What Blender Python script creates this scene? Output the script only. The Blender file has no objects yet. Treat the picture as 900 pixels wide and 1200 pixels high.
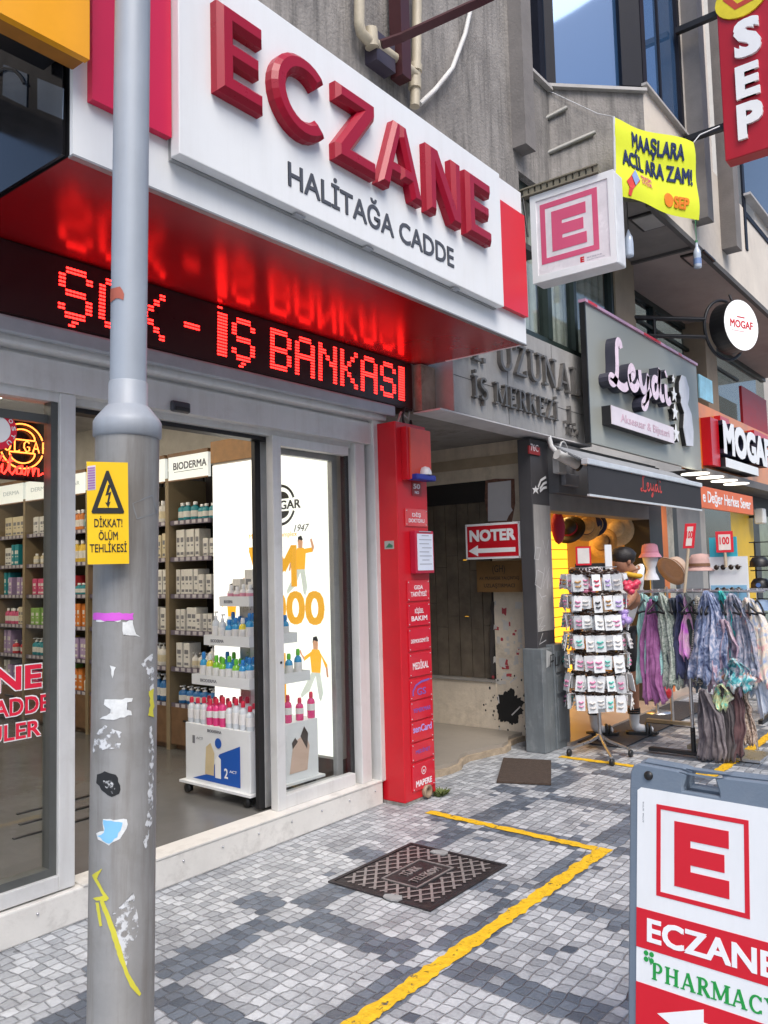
import bpy, bmesh, math, random
from mathutils import Vector, Matrix
random.seed(7)
S = bpy.context.scene
C = S.collection
R = math.radians
V = Vector

# ------------------------------------------------------------------ camera
YAW, PIT, ROL, FPX, EYE = R(51.9), R(4.13), R(-1.46), 956.0, 1.55
_f = V((math.sin(YAW)*math.cos(PIT), math.cos(YAW)*math.cos(PIT), math.sin(PIT)))
_r0 = V((math.cos(YAW), -math.sin(YAW), 0)); _u0 = _r0.cross(_f)
_r = _r0*math.cos(ROL) + _u0*math.sin(ROL)
_u = -_r0*math.sin(ROL) + _u0*math.cos(ROL)
CAM = V((0, 0, EYE))
cd = bpy.data.cameras.new('camera'); cam = bpy.data.objects.new('camera', cd); C.objects.link(cam)
m = Matrix((_r, _u, -_f)).transposed().to_4x4(); m.translation = CAM
cam.matrix_world = m
cd.sensor_fit = 'VERTICAL'; cd.sensor_height = 36; cd.sensor_width = 27; cd.lens = 36*FPX/1200
cd.clip_start = 0.05; cd.clip_end = 400
S.camera = cam

# ------------------------------------------------------------------ light
SUN_EL, SUN_AZ = 52, 214           # azimuth measured from +Y towards +X: the street side, behind the camera
w = bpy.data.worlds.new('World'); S.world = w; w.use_nodes = True
nt = w.node_tree; bg = nt.nodes['Background']
sky = nt.nodes.new('ShaderNodeTexSky'); sky.sky_type = 'NISHITA'; sky.sun_disc = False
sky.sun_elevation = R(SUN_EL); sky.sun_rotation = R(SUN_AZ); sky.air_density = 0.8; sky.dust_density = 1.8; sky.ozone_density = 0.6
nt.links.new(sky.outputs[0], bg.inputs[0]); bg.inputs[1].default_value = 0.125
sl = bpy.data.lights.new('sun', 'SUN'); sl.energy = 1.35; sl.angle = R(38); sl.color = (1, .96, .9)
so = bpy.data.objects.new('sun', sl); C.objects.link(so)
sd = V((math.sin(R(SUN_AZ))*math.cos(R(SUN_EL)), math.cos(R(SUN_AZ))*math.cos(R(SUN_EL)), math.sin(R(SUN_EL))))
so.rotation_euler = sd.to_track_quat('Z', 'Y').to_euler(); so.location = (0, -5, 12)
S.view_settings.view_transform = 'Standard'; S.view_settings.look = 'None'
S.view_settings.gamma = 1; S.view_settings.use_curve_mapping = False
S.view_settings.exposure = 1.12
S.render.engine = 'CYCLES'

# ------------------------------------------------------------------ points: pixel of the 900x1200 photo + a known plane -> metres
def ray(x, y): return _f + _r*((x-450)/FPX) - _u*((y-600)/FPX)
def yp(x, y, Y): d = ray(x, y); return CAM + d*(Y/d.y)
def xp(x, y, X): d = ray(x, y); return CAM + d*(X/d.x)
def zp(x, y, Z=0.0): d = ray(x, y); return CAM + d*((Z-EYE)/d.z)

# ------------------------------------------------------------------ materials
_mats = {}
def M(name, rgb, rough=.5, metal=0, var=.12, scale=6, bump=0, bscale=60, spec=.5, emit=0, ecol=None, coat=0, dirt=0, dcol=(.1,.09,.08), dscale=3, streak=0, scol=(.12,.11,.1)):
    if name in _mats: return _mats[name]
    mt = bpy.data.materials.new(name); mt.use_nodes = True; _mats[name] = mt
    t = mt.node_tree; b = t.nodes['Principled BSDF']
    b.inputs['Roughness'].default_value = rough; b.inputs['Metallic'].default_value = metal
    b.inputs['Specular IOR Level'].default_value = spec; b.inputs['Coat Weight'].default_value = coat
    tc = t.nodes.new('ShaderNodeTexCoord')
    if var > 0 or dirt > 0:
        n = t.nodes.new('ShaderNodeTexNoise'); n.inputs['Scale'].default_value = scale; n.inputs['Detail'].default_value = 6; n.inputs['Roughness'].default_value = .65
        t.links.new(tc.outputs['Object'], n.inputs['Vector'])
        mx = t.nodes.new('ShaderNodeMix'); mx.data_type = 'RGBA'
        mx.inputs['A'].default_value = (*[c*(1-var) for c in rgb], 1); mx.inputs['B'].default_value = (*[min(1, c*(1+var)) for c in rgb], 1)
        mr = t.nodes.new('ShaderNodeMapRange'); mr.inputs[1].default_value = .3; mr.inputs[2].default_value = .7
        t.links.new(n.outputs['Fac'], mr.inputs[0]); t.links.new(mr.outputs[0], mx.inputs['Factor'])
        col = mx.outputs['Result']
        if dirt > 0:
            n2 = t.nodes.new('ShaderNodeTexNoise'); n2.inputs['Scale'].default_value = dscale; n2.inputs['Detail'].default_value = 8; n2.inputs['Roughness'].default_value = .7
            t.links.new(tc.outputs['Object'], n2.inputs['Vector'])
            m2 = t.nodes.new('ShaderNodeMapRange'); m2.inputs[1].default_value = .52; m2.inputs[2].default_value = .72; m2.inputs[4].default_value = dirt
            t.links.new(n2.outputs['Fac'], m2.inputs[0])
            x2 = t.nodes.new('ShaderNodeMix'); x2.data_type = 'RGBA'; x2.inputs['B'].default_value = (*dcol, 1)
            t.links.new(m2.outputs[0], x2.inputs['Factor']); t.links.new(col, x2.inputs['A']); col = x2.outputs['Result']
        if streak > 0:
            mp = t.nodes.new('ShaderNodeMapping'); mp.inputs['Scale'].default_value = (9, 9, .7); t.links.new(tc.outputs['Object'], mp.inputs['Vector'])
            n4 = t.nodes.new('ShaderNodeTexNoise'); n4.inputs['Scale'].default_value = 1.6; n4.inputs['Detail'].default_value = 7; n4.inputs['Roughness'].default_value = .7; t.links.new(mp.outputs[0], n4.inputs['Vector'])
            m4 = t.nodes.new('ShaderNodeMapRange'); m4.inputs[1].default_value = .47; m4.inputs[2].default_value = .7; m4.inputs[4].default_value = streak; t.links.new(n4.outputs['Fac'], m4.inputs[0])
            x4 = t.nodes.new('ShaderNodeMix'); x4.data_type = 'RGBA'; x4.inputs['B'].default_value = (*scol, 1)
            t.links.new(m4.outputs[0], x4.inputs['Factor']); t.links.new(col, x4.inputs['A']); col = x4.outputs['Result']
        t.links.new(col, b.inputs['Base Color'])
        r2 = t.nodes.new('ShaderNodeMapRange'); r2.inputs[3].default_value = max(0, rough-.08); r2.inputs[4].default_value = min(1, rough+.1)
        t.links.new(n.outputs['Fac'], r2.inputs[0]); t.links.new(r2.outputs[0], b.inputs['Roughness'])
    else:
        b.inputs['Base Color'].default_value = (*rgb, 1)
    if bump > 0:
        nb = t.nodes.new('ShaderNodeTexNoise'); nb.inputs['Scale'].default_value = bscale; nb.inputs['Detail'].default_value = 5
        t.links.new(tc.outputs['Object'], nb.inputs['Vector'])
        bp = t.nodes.new('ShaderNodeBump'); bp.inputs['Strength'].default_value = bump; bp.inputs['Distance'].default_value = .01
        t.links.new(nb.outputs['Fac'], bp.inputs['Height']); t.links.new(bp.outputs[0], b.inputs['Normal'])
    if emit > 0:
        b.inputs['Emission Color'].default_value = (*(ecol or rgb), 1); b.inputs['Emission Strength'].default_value = emit
    return mt

def glass(name, tint=(.97, .975, .965), refl=.06, rough=0.0):
    if name in _mats: return _mats[name]
    mt = bpy.data.materials.new(name); mt.use_nodes = True; _mats[name] = mt
    t = mt.node_tree; t.nodes.remove(t.nodes['Principled BSDF'])
    out = t.nodes['Material Output']
    tr = t.nodes.new('ShaderNodeBsdfTransparent'); tr.inputs[0].default_value = (*tint, 1)
    gl = t.nodes.new('ShaderNodeBsdfGlossy'); gl.inputs['Roughness'].default_value = rough
    fr = t.nodes.new('ShaderNodeLayerWeight'); fr.inputs['Blend'].default_value = .5
    pw = t.nodes.new('ShaderNodeMath'); pw.operation = 'POWER'; pw.inputs[1].default_value = 4.5; t.links.new(fr.outputs['Facing'], pw.inputs[0])
    ml = t.nodes.new('ShaderNodeMath'); ml.operation = 'MULTIPLY'; ml.inputs[1].default_value = .6; t.links.new(pw.outputs[0], ml.inputs[0])
    ad = t.nodes.new('ShaderNodeMath'); ad.operation = 'ADD'; ad.use_clamp = True; ad.inputs[1].default_value = refl*.5
    mx = t.nodes.new('ShaderNodeMixShader')
    t.links.new(ml.outputs[0], ad.inputs[0]); t.links.new(ad.outputs[0], mx.inputs[0])
    t.links.new(tr.outputs[0], mx.inputs[1]); t.links.new(gl.outputs[0], mx.inputs[2]); t.links.new(mx.outputs[0], out.inputs[0])
    return mt

def cloth(name, cols, scale=12, rough=.85, kind='noise'):
    """patterned fabric: a colour ramp over a noise or voronoi field"""
    if name in _mats: return _mats[name]
    mt = bpy.data.materials.new(name); mt.use_nodes = True; _mats[name] = mt
    t = mt.node_tree; b = t.nodes['Principled BSDF']; b.inputs['Roughness'].default_value = rough
    b.inputs['Sheen Weight'].default_value = .2
    tc = t.nodes.new('ShaderNodeTexCoord')
    if kind == 'wave':
        n = t.nodes.new('ShaderNodeTexWave'); n.wave_type = 'BANDS'; n.bands_direction = 'Z'; n.inputs['Distortion'].default_value = 6; n.inputs['Scale'].default_value = scale; o = n.outputs['Fac']
    elif kind == 'voronoi':
        n = t.nodes.new('ShaderNodeTexVoronoi'); n.inputs['Scale'].default_value = scale; o = n.outputs['Distance']
    else:
        n = t.nodes.new('ShaderNodeTexNoise'); n.inputs['Scale'].default_value = scale; n.inputs['Detail'].default_value = 5; n.inputs['Distortion'].default_value = 1.2; o = n.outputs['Fac']
    t.links.new(tc.outputs['Object'], n.inputs['Vector'])
    cr = t.nodes.new('ShaderNodeValToRGB'); t.links.new(o, cr.inputs[0])
    e = cr.color_ramp.elements; k = len(cols)
    lo, hi = (.32, .68) if kind == 'noise' else (.1, .75)
    e[0].position = lo; e[0].color = (*cols[0], 1); e[1].position = hi; e[1].color = (*cols[-1], 1)
    for i in range(1, k-1):
        q = e.new(lo + (hi-lo)*i/(k-1)); q.color = (*cols[i], 1)
    t.links.new(cr.outputs[0], b.inputs['Base Color'])
    return mt

# ------------------------------------------------------------------ mesh builder
class MB:
    def __init__(s): s.v = []; s.f = []; s.sm = []
    def add(s, vs, fs, smooth=False):
        o = len(s.v); s.v += [V(p) for p in vs]; s.f += [[i+o for i in f] for f in fs]; s.sm += [smooth]*len(fs); return s
    def box(s, x0, x1, y0, y1, z0, z1, bev=0, mat=None):
        bm = bmesh.new(); bmesh.ops.create_cube(bm, size=1)
        for q in bm.verts: q.co = V(((x0+x1)/2 + q.co.x*abs(x1-x0), (y0+y1)/2 + q.co.y*abs(y1-y0), (z0+z1)/2 + q.co.z*abs(z1-z0)))
        if bev > 0: bmesh.ops.bevel(bm, geom=bm.edges[:], offset=bev, segments=2, affect='EDGES', profile=.5)
        return s.bm(bm, mat)
    def bm(s, bm, mat=None, smooth=False):
        bmesh.ops.recalc_face_normals(bm, faces=bm.faces[:])
        bm.verts.index_update()
        s.add([(mat @ q.co if mat else q.co.copy()) for q in bm.verts], [[q.index for q in f.verts] for f in bm.faces], smooth); bm.free(); return s
    def fbox(s, fr, x0, x1, y0, y1, d0, d1, bev=0):
        """box in a frame: x right, y up, d out of the face"""
        return s.box(x0, x1, y0, y1, d0, d1, bev, fr)
    def prism(s, fr, pts, d0, d1, chamfer=0, ch_d=None):
        bm = bmesh.new(); vs = [bm.verts.new((p[0], p[1], d0)) for p in pts]; f = bm.faces.new(vs)
        if chamfer > 0 or True:
            r = bmesh.ops.extrude_face_region(bm, geom=[f]); ev = [g for g in r['geom'] if isinstance(g, bmesh.types.BMVert)]
            for q in ev: q.co.z = d1 - (ch_d or chamfer)
            top = [g for g in r['geom'] if isinstance(g, bmesh.types.BMFace)]
            if chamfer > 0:
                bmesh.ops.inset_region(bm, faces=top, thickness=chamfer, depth=0, use_even_offset=True)
                for q in {q for f2 in top for q in f2.verts}: q.co.z = d1
        return s.bm(bm, fr)
    def flat(s, fr, pts, d):
        return s.add([fr @ V((p[0], p[1], d)) for p in pts], [list(range(len(pts)))])
    def tube(s, pts, rad, n=8, smooth=True, caps=True):
        pts = [V(p) for p in pts]; N = len(pts)
        rads = rad if isinstance(rad, (list, tuple)) else [rad]*N
        vs = []; fs = []; prev = None
        for i, p in enumerate(pts):
            d = (pts[min(i+1, N-1)] - pts[max(i-1, 0)])
            if d.length < 1e-9: d = V((0, 0, 1))
            d.normalize()
            if prev is None:
                a = V((0, 0, 1)) if abs(d.z) < .9 else V((1, 0, 0)); x = d.cross(a).normalized()
            else: x = (prev - d*prev.dot(d)).normalized()
            prev = x; y = d.cross(x)
            for k in range(n):
                an = 2*math.pi*k/n; vs.append(p + (x*math.cos(an) + y*math.sin(an))*rads[i])
        for i in range(N-1):
            for k in range(n): fs.append([i*n+k, i*n+(k+1) % n, (i+1)*n+(k+1) % n, (i+1)*n+k])
        s.add(vs, fs, smooth)
        if caps: s.add(vs[:n][::-1], [list(range(n))]); s.add(vs[-n:], [list(range(n))])
        return s
    def lathe(s, prof, c=(0, 0, 0), n=20, mat=None, smooth=True):
        vs = []; fs = []; c = V(c)
        for (r, z) in prof:
            for k in range(n):
                an = 2*math.pi*k/n; p = V((r*math.cos(an), r*math.sin(an), z)); vs.append((mat @ p if mat else p) + c)
        for i in range(len(prof)-1):
            for k in range(n): fs.append([i*n+k, i*n+(k+1) % n, (i+1)*n+(k+1) % n, (i+1)*n+k])
        s.add(vs, fs, smooth)
        for i, rev in ((0, True), (len(prof)-1, False)):
            if prof[i][0] > 1e-4:
                ring = vs[i*n:(i+1)*n]; s.add(ring[::-1] if rev else ring, [list(range(n))])
        return s
    def ribbon(s, fr, pts, wd, d, j=0.0):
        """flat stroke on a surface: polyline with a width"""
        P = [V((p[0], p[1])) for p in pts]; L = []
        for i, p in enumerate(P):
            t = P[min(i+1, len(P)-1)] - P[max(i-1, 0)]
            if t.length < 1e-9: t = V((1, 0))
            t.normalize(); nn = V((-t.y, t.x)); h = wd/2*(1 + random.uniform(-j, j)); L.append((p+nn*h, p-nn*h))
        vs = [fr @ V((q.x, q.y, d)) for pr in L for q in pr]
        return s.add(vs, [[2*i, 2*i+1, 2*i+3, 2*i+2] for i in range(len(P)-1)])
    def text(s, fr, body, x0, y0, wd, ht, d0=0.0, depth=.002, bold=0.0, shear=0, bev=0, align='fit', x1=None):
        """lettering fitted into a box x0,y0,wd,ht of a frame; ht is the height of the capitals"""
        cu = bpy.data.curves.new('t', 'FONT'); cu.body = body; cu.extrude = .5; cu.shear = shear; cu.resolution_u = 3
        ob = bpy.data.objects.new('t', cu); C.objects.link(ob)
        me = ob.evaluated_get(bpy.context.evaluated_depsgraph_get()).to_mesh()
        xs = [q.co.x for q in me.vertices]; mn, mx = min(xs), max(xs)
        b = max(bold, 0)*.9; mn -= b; mx += b; cap0, cap1 = -b, .69 + b
        sx = wd/(mx-mn); sy = ht/(cap1-cap0)
        # a heavier weight is drawn as the same letter struck again beside itself
        offs = [(0, 0)] if b < .004 else [(0, 0), (b, b), (-b, b), (b, -b), (-b, -b)]
        for k, (ox, oy) in enumerate(offs):
            vs = [fr @ V((x0 + (q.co.x+ox-mn)*sx, y0 + (q.co.y+oy-cap0)*sy, d0 + (q.co.z+.5)*(depth + k*.00005))) for q in me.vertices]
            s.add(vs, [list(p.vertices) for p in me.polygons])
        C.objects.unlink(ob); bpy.data.objects.remove(ob); bpy.data.curves.remove(cu)
        return s
    def blob(s, c, rx, ry, rz, n=2, jit=0, mat=None):
        bm = bmesh.new(); bmesh.ops.create_icosphere(bm, subdivisions=n, radius=1)
        for q in bm.verts:
            k = 1 + random.uniform(-jit, jit); q.co = V((q.co.x*rx*k, q.co.y*ry*k, q.co.z*rz*k))
            if mat: q.co = mat @ q.co
            q.co += V(c)
        return s.bm(bm, smooth=True)

def frame(o, right, up):
    r = V(right).normalized(); u = V(up).normalized(); n = r.cross(u)
    return Matrix(((r.x, u.x, n.x, o[0]), (r.y, u.y, n.y, o[1]), (r.z, u.z, n.z, o[2]), (0, 0, 0, 1)))
def front(Y, x0=0, z0=0): return frame((x0, Y, z0), (1, 0, 0), (0, 0, 1))          # faces the street; x = world X, y = world Z
def side(X, y0=0, z0=0): return frame((X, y0, z0), (0, -1, 0), (0, 0, 1))           # faces the camera's end of the street; x = y0 - Y

def tag(o, label=None, cat=None, group=None, kind=None):
    if label: o['label'] = label
    if cat: o['category'] = cat
    if group: o['group'] = group
    if kind: o['kind'] = kind
    return o
def thing(name, loc, label, cat, group=None, rz=0):
    o = bpy.data.objects.new(name, None); C.objects.link(o); o.empty_display_size = .1
    o.location = loc; o.rotation_euler = (0, 0, rz); o['_loc'] = 1
    del o['_loc']
    return tag(o, label, cat, group)
def wloc(o):
    p = V((0, 0, 0))
    while o: p += o.location; o = o.parent
    return p
def obj(name, mb, mat, parent=None, local=False, origin=None, label=None):
    """links a mesh; mb in world metres unless local"""
    me = bpy.data.meshes.new(name)
    off = V((0, 0, 0))
    if not local:
        if parent is not None: off = wloc(parent)
        elif origin is not None: off = V(origin)
    me.from_pydata([tuple(p-off) for p in mb.v], [], mb.f)
    me.polygons.foreach_set('use_smooth', mb.sm); me.update()
    o = bpy.data.objects.new(name, me); C.objects.link(o)
    for mm in (mat if isinstance(mat, (list, tuple)) else [mat]): me.materials.append(mm)
    if parent is not None: o.parent = parent
    elif not local and origin is not None: o.location = origin
    if label: o['label'] = label
    return o
def struct(name, mb, mat): return tag(obj(name, mb, mat), kind='structure')
def copy_tree(o, parent=None):
    c = o.copy(); C.objects.link(c)
    if parent is not None: c.parent = parent
    for ch in list(o.children): copy_tree(ch, c)
    return c
def poly_cylinder_patch(cx, cy, rad, px, cuts=2, rag=1.1):
    """a flat patch wrapped on the pole: outline given as photo points, dropped on the round surface"""
    q0 = [V((p[0] - .0145*(1.55-(p[1]-665)*.0026)*370, p[1])) for p in px]; P2 = []
    for i, a in enumerate(q0):                       # torn outline: every edge wanders a little
        b = q0[(i+1) % len(q0)]; n_ = max(1, int((b-a).length/4)); nn = V((-(b-a).y, (b-a).x)).normalized()
        for k in range(n_): P2.append(a.lerp(b, k/n_) + (nn*random.uniform(-rag, rag) if k else V((0, 0))))
    bm = bmesh.new(); vs = [bm.verts.new((p[0], p[1], 0)) for p in P2]; bm.faces.new(vs)
    bmesh.ops.triangulate(bm, faces=bm.faces[:])
    bmesh.ops.subdivide_edges(bm, edges=bm.edges[:], cuts=cuts, use_grid_fill=True)
    mb = MB(); out = []
    bm.verts.index_update()
    for q in bm.verts:
        d = ray(q.co.x, q.co.y); a = d.x**2 + d.y**2; b = -2*(d.x*cx + d.y*cy); c = cx*cx + cy*cy - rad*rad
        D = b*b - 4*a*c
        t = (-b - math.sqrt(max(D, 0)))/(2*a); out.append(CAM + d*t)
    mb.add(out, [[q.index for q in f.verts] for f in bm.faces], True); bm.free(); return mb

# stroke capitals with serifs for carved / cast lettering (unit capital height)
def serif_letter(mb, fr, ch, x, y, h, d0, d1, T=.16, tn=.075, w=None):
    L = []; sf = []; k = 0
    def st(x0, y0, x1, y1, wd): L.append(((x0, y0), (x1, y1), wd))
    def se(cx, cy, hw=.15): L.append(((cx-hw, cy), (cx+hw, cy), .07))
    def arc(cx, cy, rx, ry, a0, a1, wd, n=18): return [(cx+rx*math.cos(R(a0+(a1-a0)*i/n)), cy+ry*math.sin(R(a0+(a1-a0)*i/n))) for i in range(n+1)], wd
    arcs = []; W = .7
    if ch == 'M': W = .95; st(.12, 0, .12, 1, tn); st(.12, 1, .47, .1, T); st(.47, .1, .82, 1, tn); st(.82, 0, .82, 1, T); se(.1, .035); se(.1, .965, .13); se(.84, .035, .17); se(.84, .965)
    elif ch == 'U': W = .8; st(.16, .3, .16, 1, T); st(.66, .3, .66, 1, tn); arcs.append(arc(.41, .3, .25, .27, 180, 360, .11)); se(.16, .965); se(.66, .965)
    elif ch == 'Z': W = .7; st(.08, .965, .62, .965, tn); st(.58, .97, .1, .03, T); st(.06, .035, .64, .035, tn); st(.08, .8, .08, 1, .06); st(.63, 0, .63, .22, .06)
    elif ch == 'N': W = .85; st(.14, 0, .14, 1, tn); st(.14, .97, .7, .05, T); st(.7, 0, .7, 1, tn); se(.14, .035, .13); se(.12, .965, .1); se(.7, .965, .13)
    elif ch == 'A': W = .82; st(.12, 0, .4, 1, tn); st(.4, 1, .7, 0, T); st(.2, .32, .6, .32, tn); se(.12, .035, .12); se(.7, .035)
    elif ch == 'L': W = .65; st(.18, 0, .18, 1, T); st(.1, .035, .6, .035, tn); se(.18, .965); st(.59, 0, .59, .25, .06)
    elif ch in 'Iİ': W = .4; st(.2, 0, .2, 1, T); se(.2, .035); se(.2, .965)
    elif ch in 'SŞ': W = .6; arcs.append(arc(.3, .74, .21, .23, 30, 250, .11)); arcs.append(arc(.3, .26, .22, .23, 90, -150, .12)); st(.22, .56, .36, .44, T)
    elif ch == 'E': W = .68; st(.18, 0, .18, 1, T); st(.1, .035, .6, .035, tn); st(.1, .965, .58, .965, tn); st(.18, .5, .45, .5, tn); st(.59, 0, .59, .24, .06); st(.57, .78, .57, 1, .06); st(.44, .4, .44, .6, .05)
    elif ch == 'R': W = .76; st(.18, 0, .18, 1, T); arcs.append(arc(.34, .74, .22, .225, 90, -90, .12)); st(.18, .965, .36, .965, tn); st(.18, .515, .36, .515, tn); st(.36, .5, .66, .03, T); se(.18, .035); se(.08, .965, .06); se(.68, .035, .08)
    elif ch == 'P': W = .7; st(.18, 0, .18, 1, T); arcs.append(arc(.36, .72, .22, .245, 90, -90, .13)); st(.18, .965, .36, .965, tn); st(.18, .475, .36, .475, tn); se(.18, .035); se(.08, .965, .06)
    elif ch == 'K': W = .8; st(.18, 0, .18, 1, T); st(.22, .42, .62, .97, tn); st(.34, .6, .68, .03, T); se(.18, .035); se(.18, .965); se(.64, .965, .12); se(.68, .035, .12)
    elif ch == 'H': W = .86; st(.18, 0, .18, 1, T); st(.68, 0, .68, 1, T); st(.18, .5, .68, .5, tn); se(.18, .035); se(.18, .965); se(.68, .035); se(.68, .965)
    elif ch == 'C': W = .76; arcs.append(arc(.42, .5, .3, .45, 40, 320, .13)); st(.66, .7, .66, .95, .06); st(.66, .05, .66, .25, .06)
    elif ch == 'Y': W = .8; st(.1, 1, .4, .45, T); st(.7, 1, .4, .45, tn); st(.4, 0, .4, .48, T); se(.12, .965); se(.68, .965, .12); se(.4, .035)
    elif ch == 'O': W = .82; arcs.append(arc(.41, .5, .31, .45, 0, 360, .13))
    elif ch == '1': W = .45; st(.22, 0, .22, 1, T); st(.1, .8, .22, .95, tn); se(.22, .035)
    elif ch == '.': W = .3; st(.14, 0, .14, .14, .14)
    elif ch == ' ': return .4*h*(w or 1)
    if ch == 'İ': st(.2, 1.13, .2, 1.26, .14)
    if ch == 'Ş': st(.3, -.22, .3, -.02, .09); st(.22, -.22, .33, -.22, .07)
    sc = (w or 1)
    for (a, b, wd) in L:
        A = V((x+a[0]*h*sc, y+a[1]*h)); B = V((x+b[0]*h*sc, y+b[1]*h)); t = (B-A).normalized(); n = V((-t.y, t.x))*wd*h/2; k += 1
        mb.prism(fr, [A+n, A-n, B-n, B+n], d0, d1 + k*.00025)
    for pts, wd in arcs:
        P = [V((x+p[0]*h*sc, y+p[1]*h)) for p in pts]; k += 1; top = []
        L2 = []
        for i, p in enumerate(P):
            t = (P[min(i+1, len(P)-1)]-P[max(i-1, 0)]).normalized(); n = V((-t.y, t.x))*wd*h/2*(.75+.5*abs(t.y)); L2.append((p+n, p-n))
        d2 = d1 + k*.00025
        vs = []; fs = []
        for a, b in L2: vs += [fr @ V((a.x, a.y, d2)), fr @ V((b.x, b.y, d2)), fr @ V((a.x, a.y, d0)), fr @ V((b.x, b.y, d0))]
        for i in range(len(L2)-1):
            o = 4*i; fs += [[o, o+1, o+5, o+4], [o, o+4, o+6, o+2], [o+1, o+3, o+7, o+5]]
        mb.add(vs, fs)
    return W*h*sc
def serif_text(mb, fr, body, x0, y0, wd, h, d0, d1, T=.16, tn=.075):
    tmp = MB(); tot = sum(serif_letter(tmp, fr, c, 0, 0, 1, 0, 1) + .08 for c in body) - .08
    sc = wd/(tot*h); x = x0
    for c in body: x += serif_letter(mb, fr, c, x, y0, h, d0, d1, T, tn, sc) + .08*h*sc
    return mb

def skin(verts, edges, radii, root=0, sub=2):
    me = bpy.data.meshes.new('b'); me.from_pydata(verts, edges, []); o = bpy.data.objects.new('b', me); C.objects.link(o)
    md = o.modifiers.new('s', 'SKIN'); md.use_smooth_shade = True
    for i, r_ in enumerate(radii):
        me.skin_vertices[0].data[i].radius = (r_, r_) if not isinstance(r_, tuple) else r_
    for i in range(len(verts)): me.skin_vertices[0].data[i].use_root = (i == root)
    s2 = o.modifiers.new('u', 'SUBSURF'); s2.levels = sub; s2.render_levels = sub
    ev = o.evaluated_get(bpy.context.evaluated_depsgraph_get()).to_mesh()
    mb = MB().add([q.co.copy() for q in ev.vertices], [list(p.vertices) for p in ev.polygons], True)
    C.objects.unlink(o); bpy.data.objects.remove(o); return mb
# ------------------------------------------------------------------ base materials
ALU = M('white_aluminium', (.66, .66, .65), .38, .15, .05, 4, .05, 90, dirt=.25, dcol=(.35, .33, .3), dscale=5, streak=.25, scol=(.4, .37, .33))
ALU_D = M('dark_gasket', (.012, .012, .014), .45)
GLS = glass('window_glass')
RED = M('red_paint', (.55, .008, .018), .32, 0, .08, 3)
WHT = M('white_panel', (.80, .81, .81), .35, 0, .03, 2, dirt=.15, dcol=(.5, .48, .44), dscale=2, streak=.09, scol=(.45, .42, .36))
BLK = M('black_plastic', (.012, .012, .013), .4)
BLKM = M('black_metal', (.02, .02, .022), .4, .3)
WOOD = M('brown_wood', (.2, .105, .045), .45, 0, .3, 9)
STEEL = M('steel', (.55, .55, .56), .28, .9, .08, 20)
CONC = M('concrete_wall', (.27, .25, .23), .9, 0, .3, 2.2, .8, 45, dirt=.7, dcol=(.13, .12, .115), dscale=1.8, streak=.8, scol=(.085, .08, .075))

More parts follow.
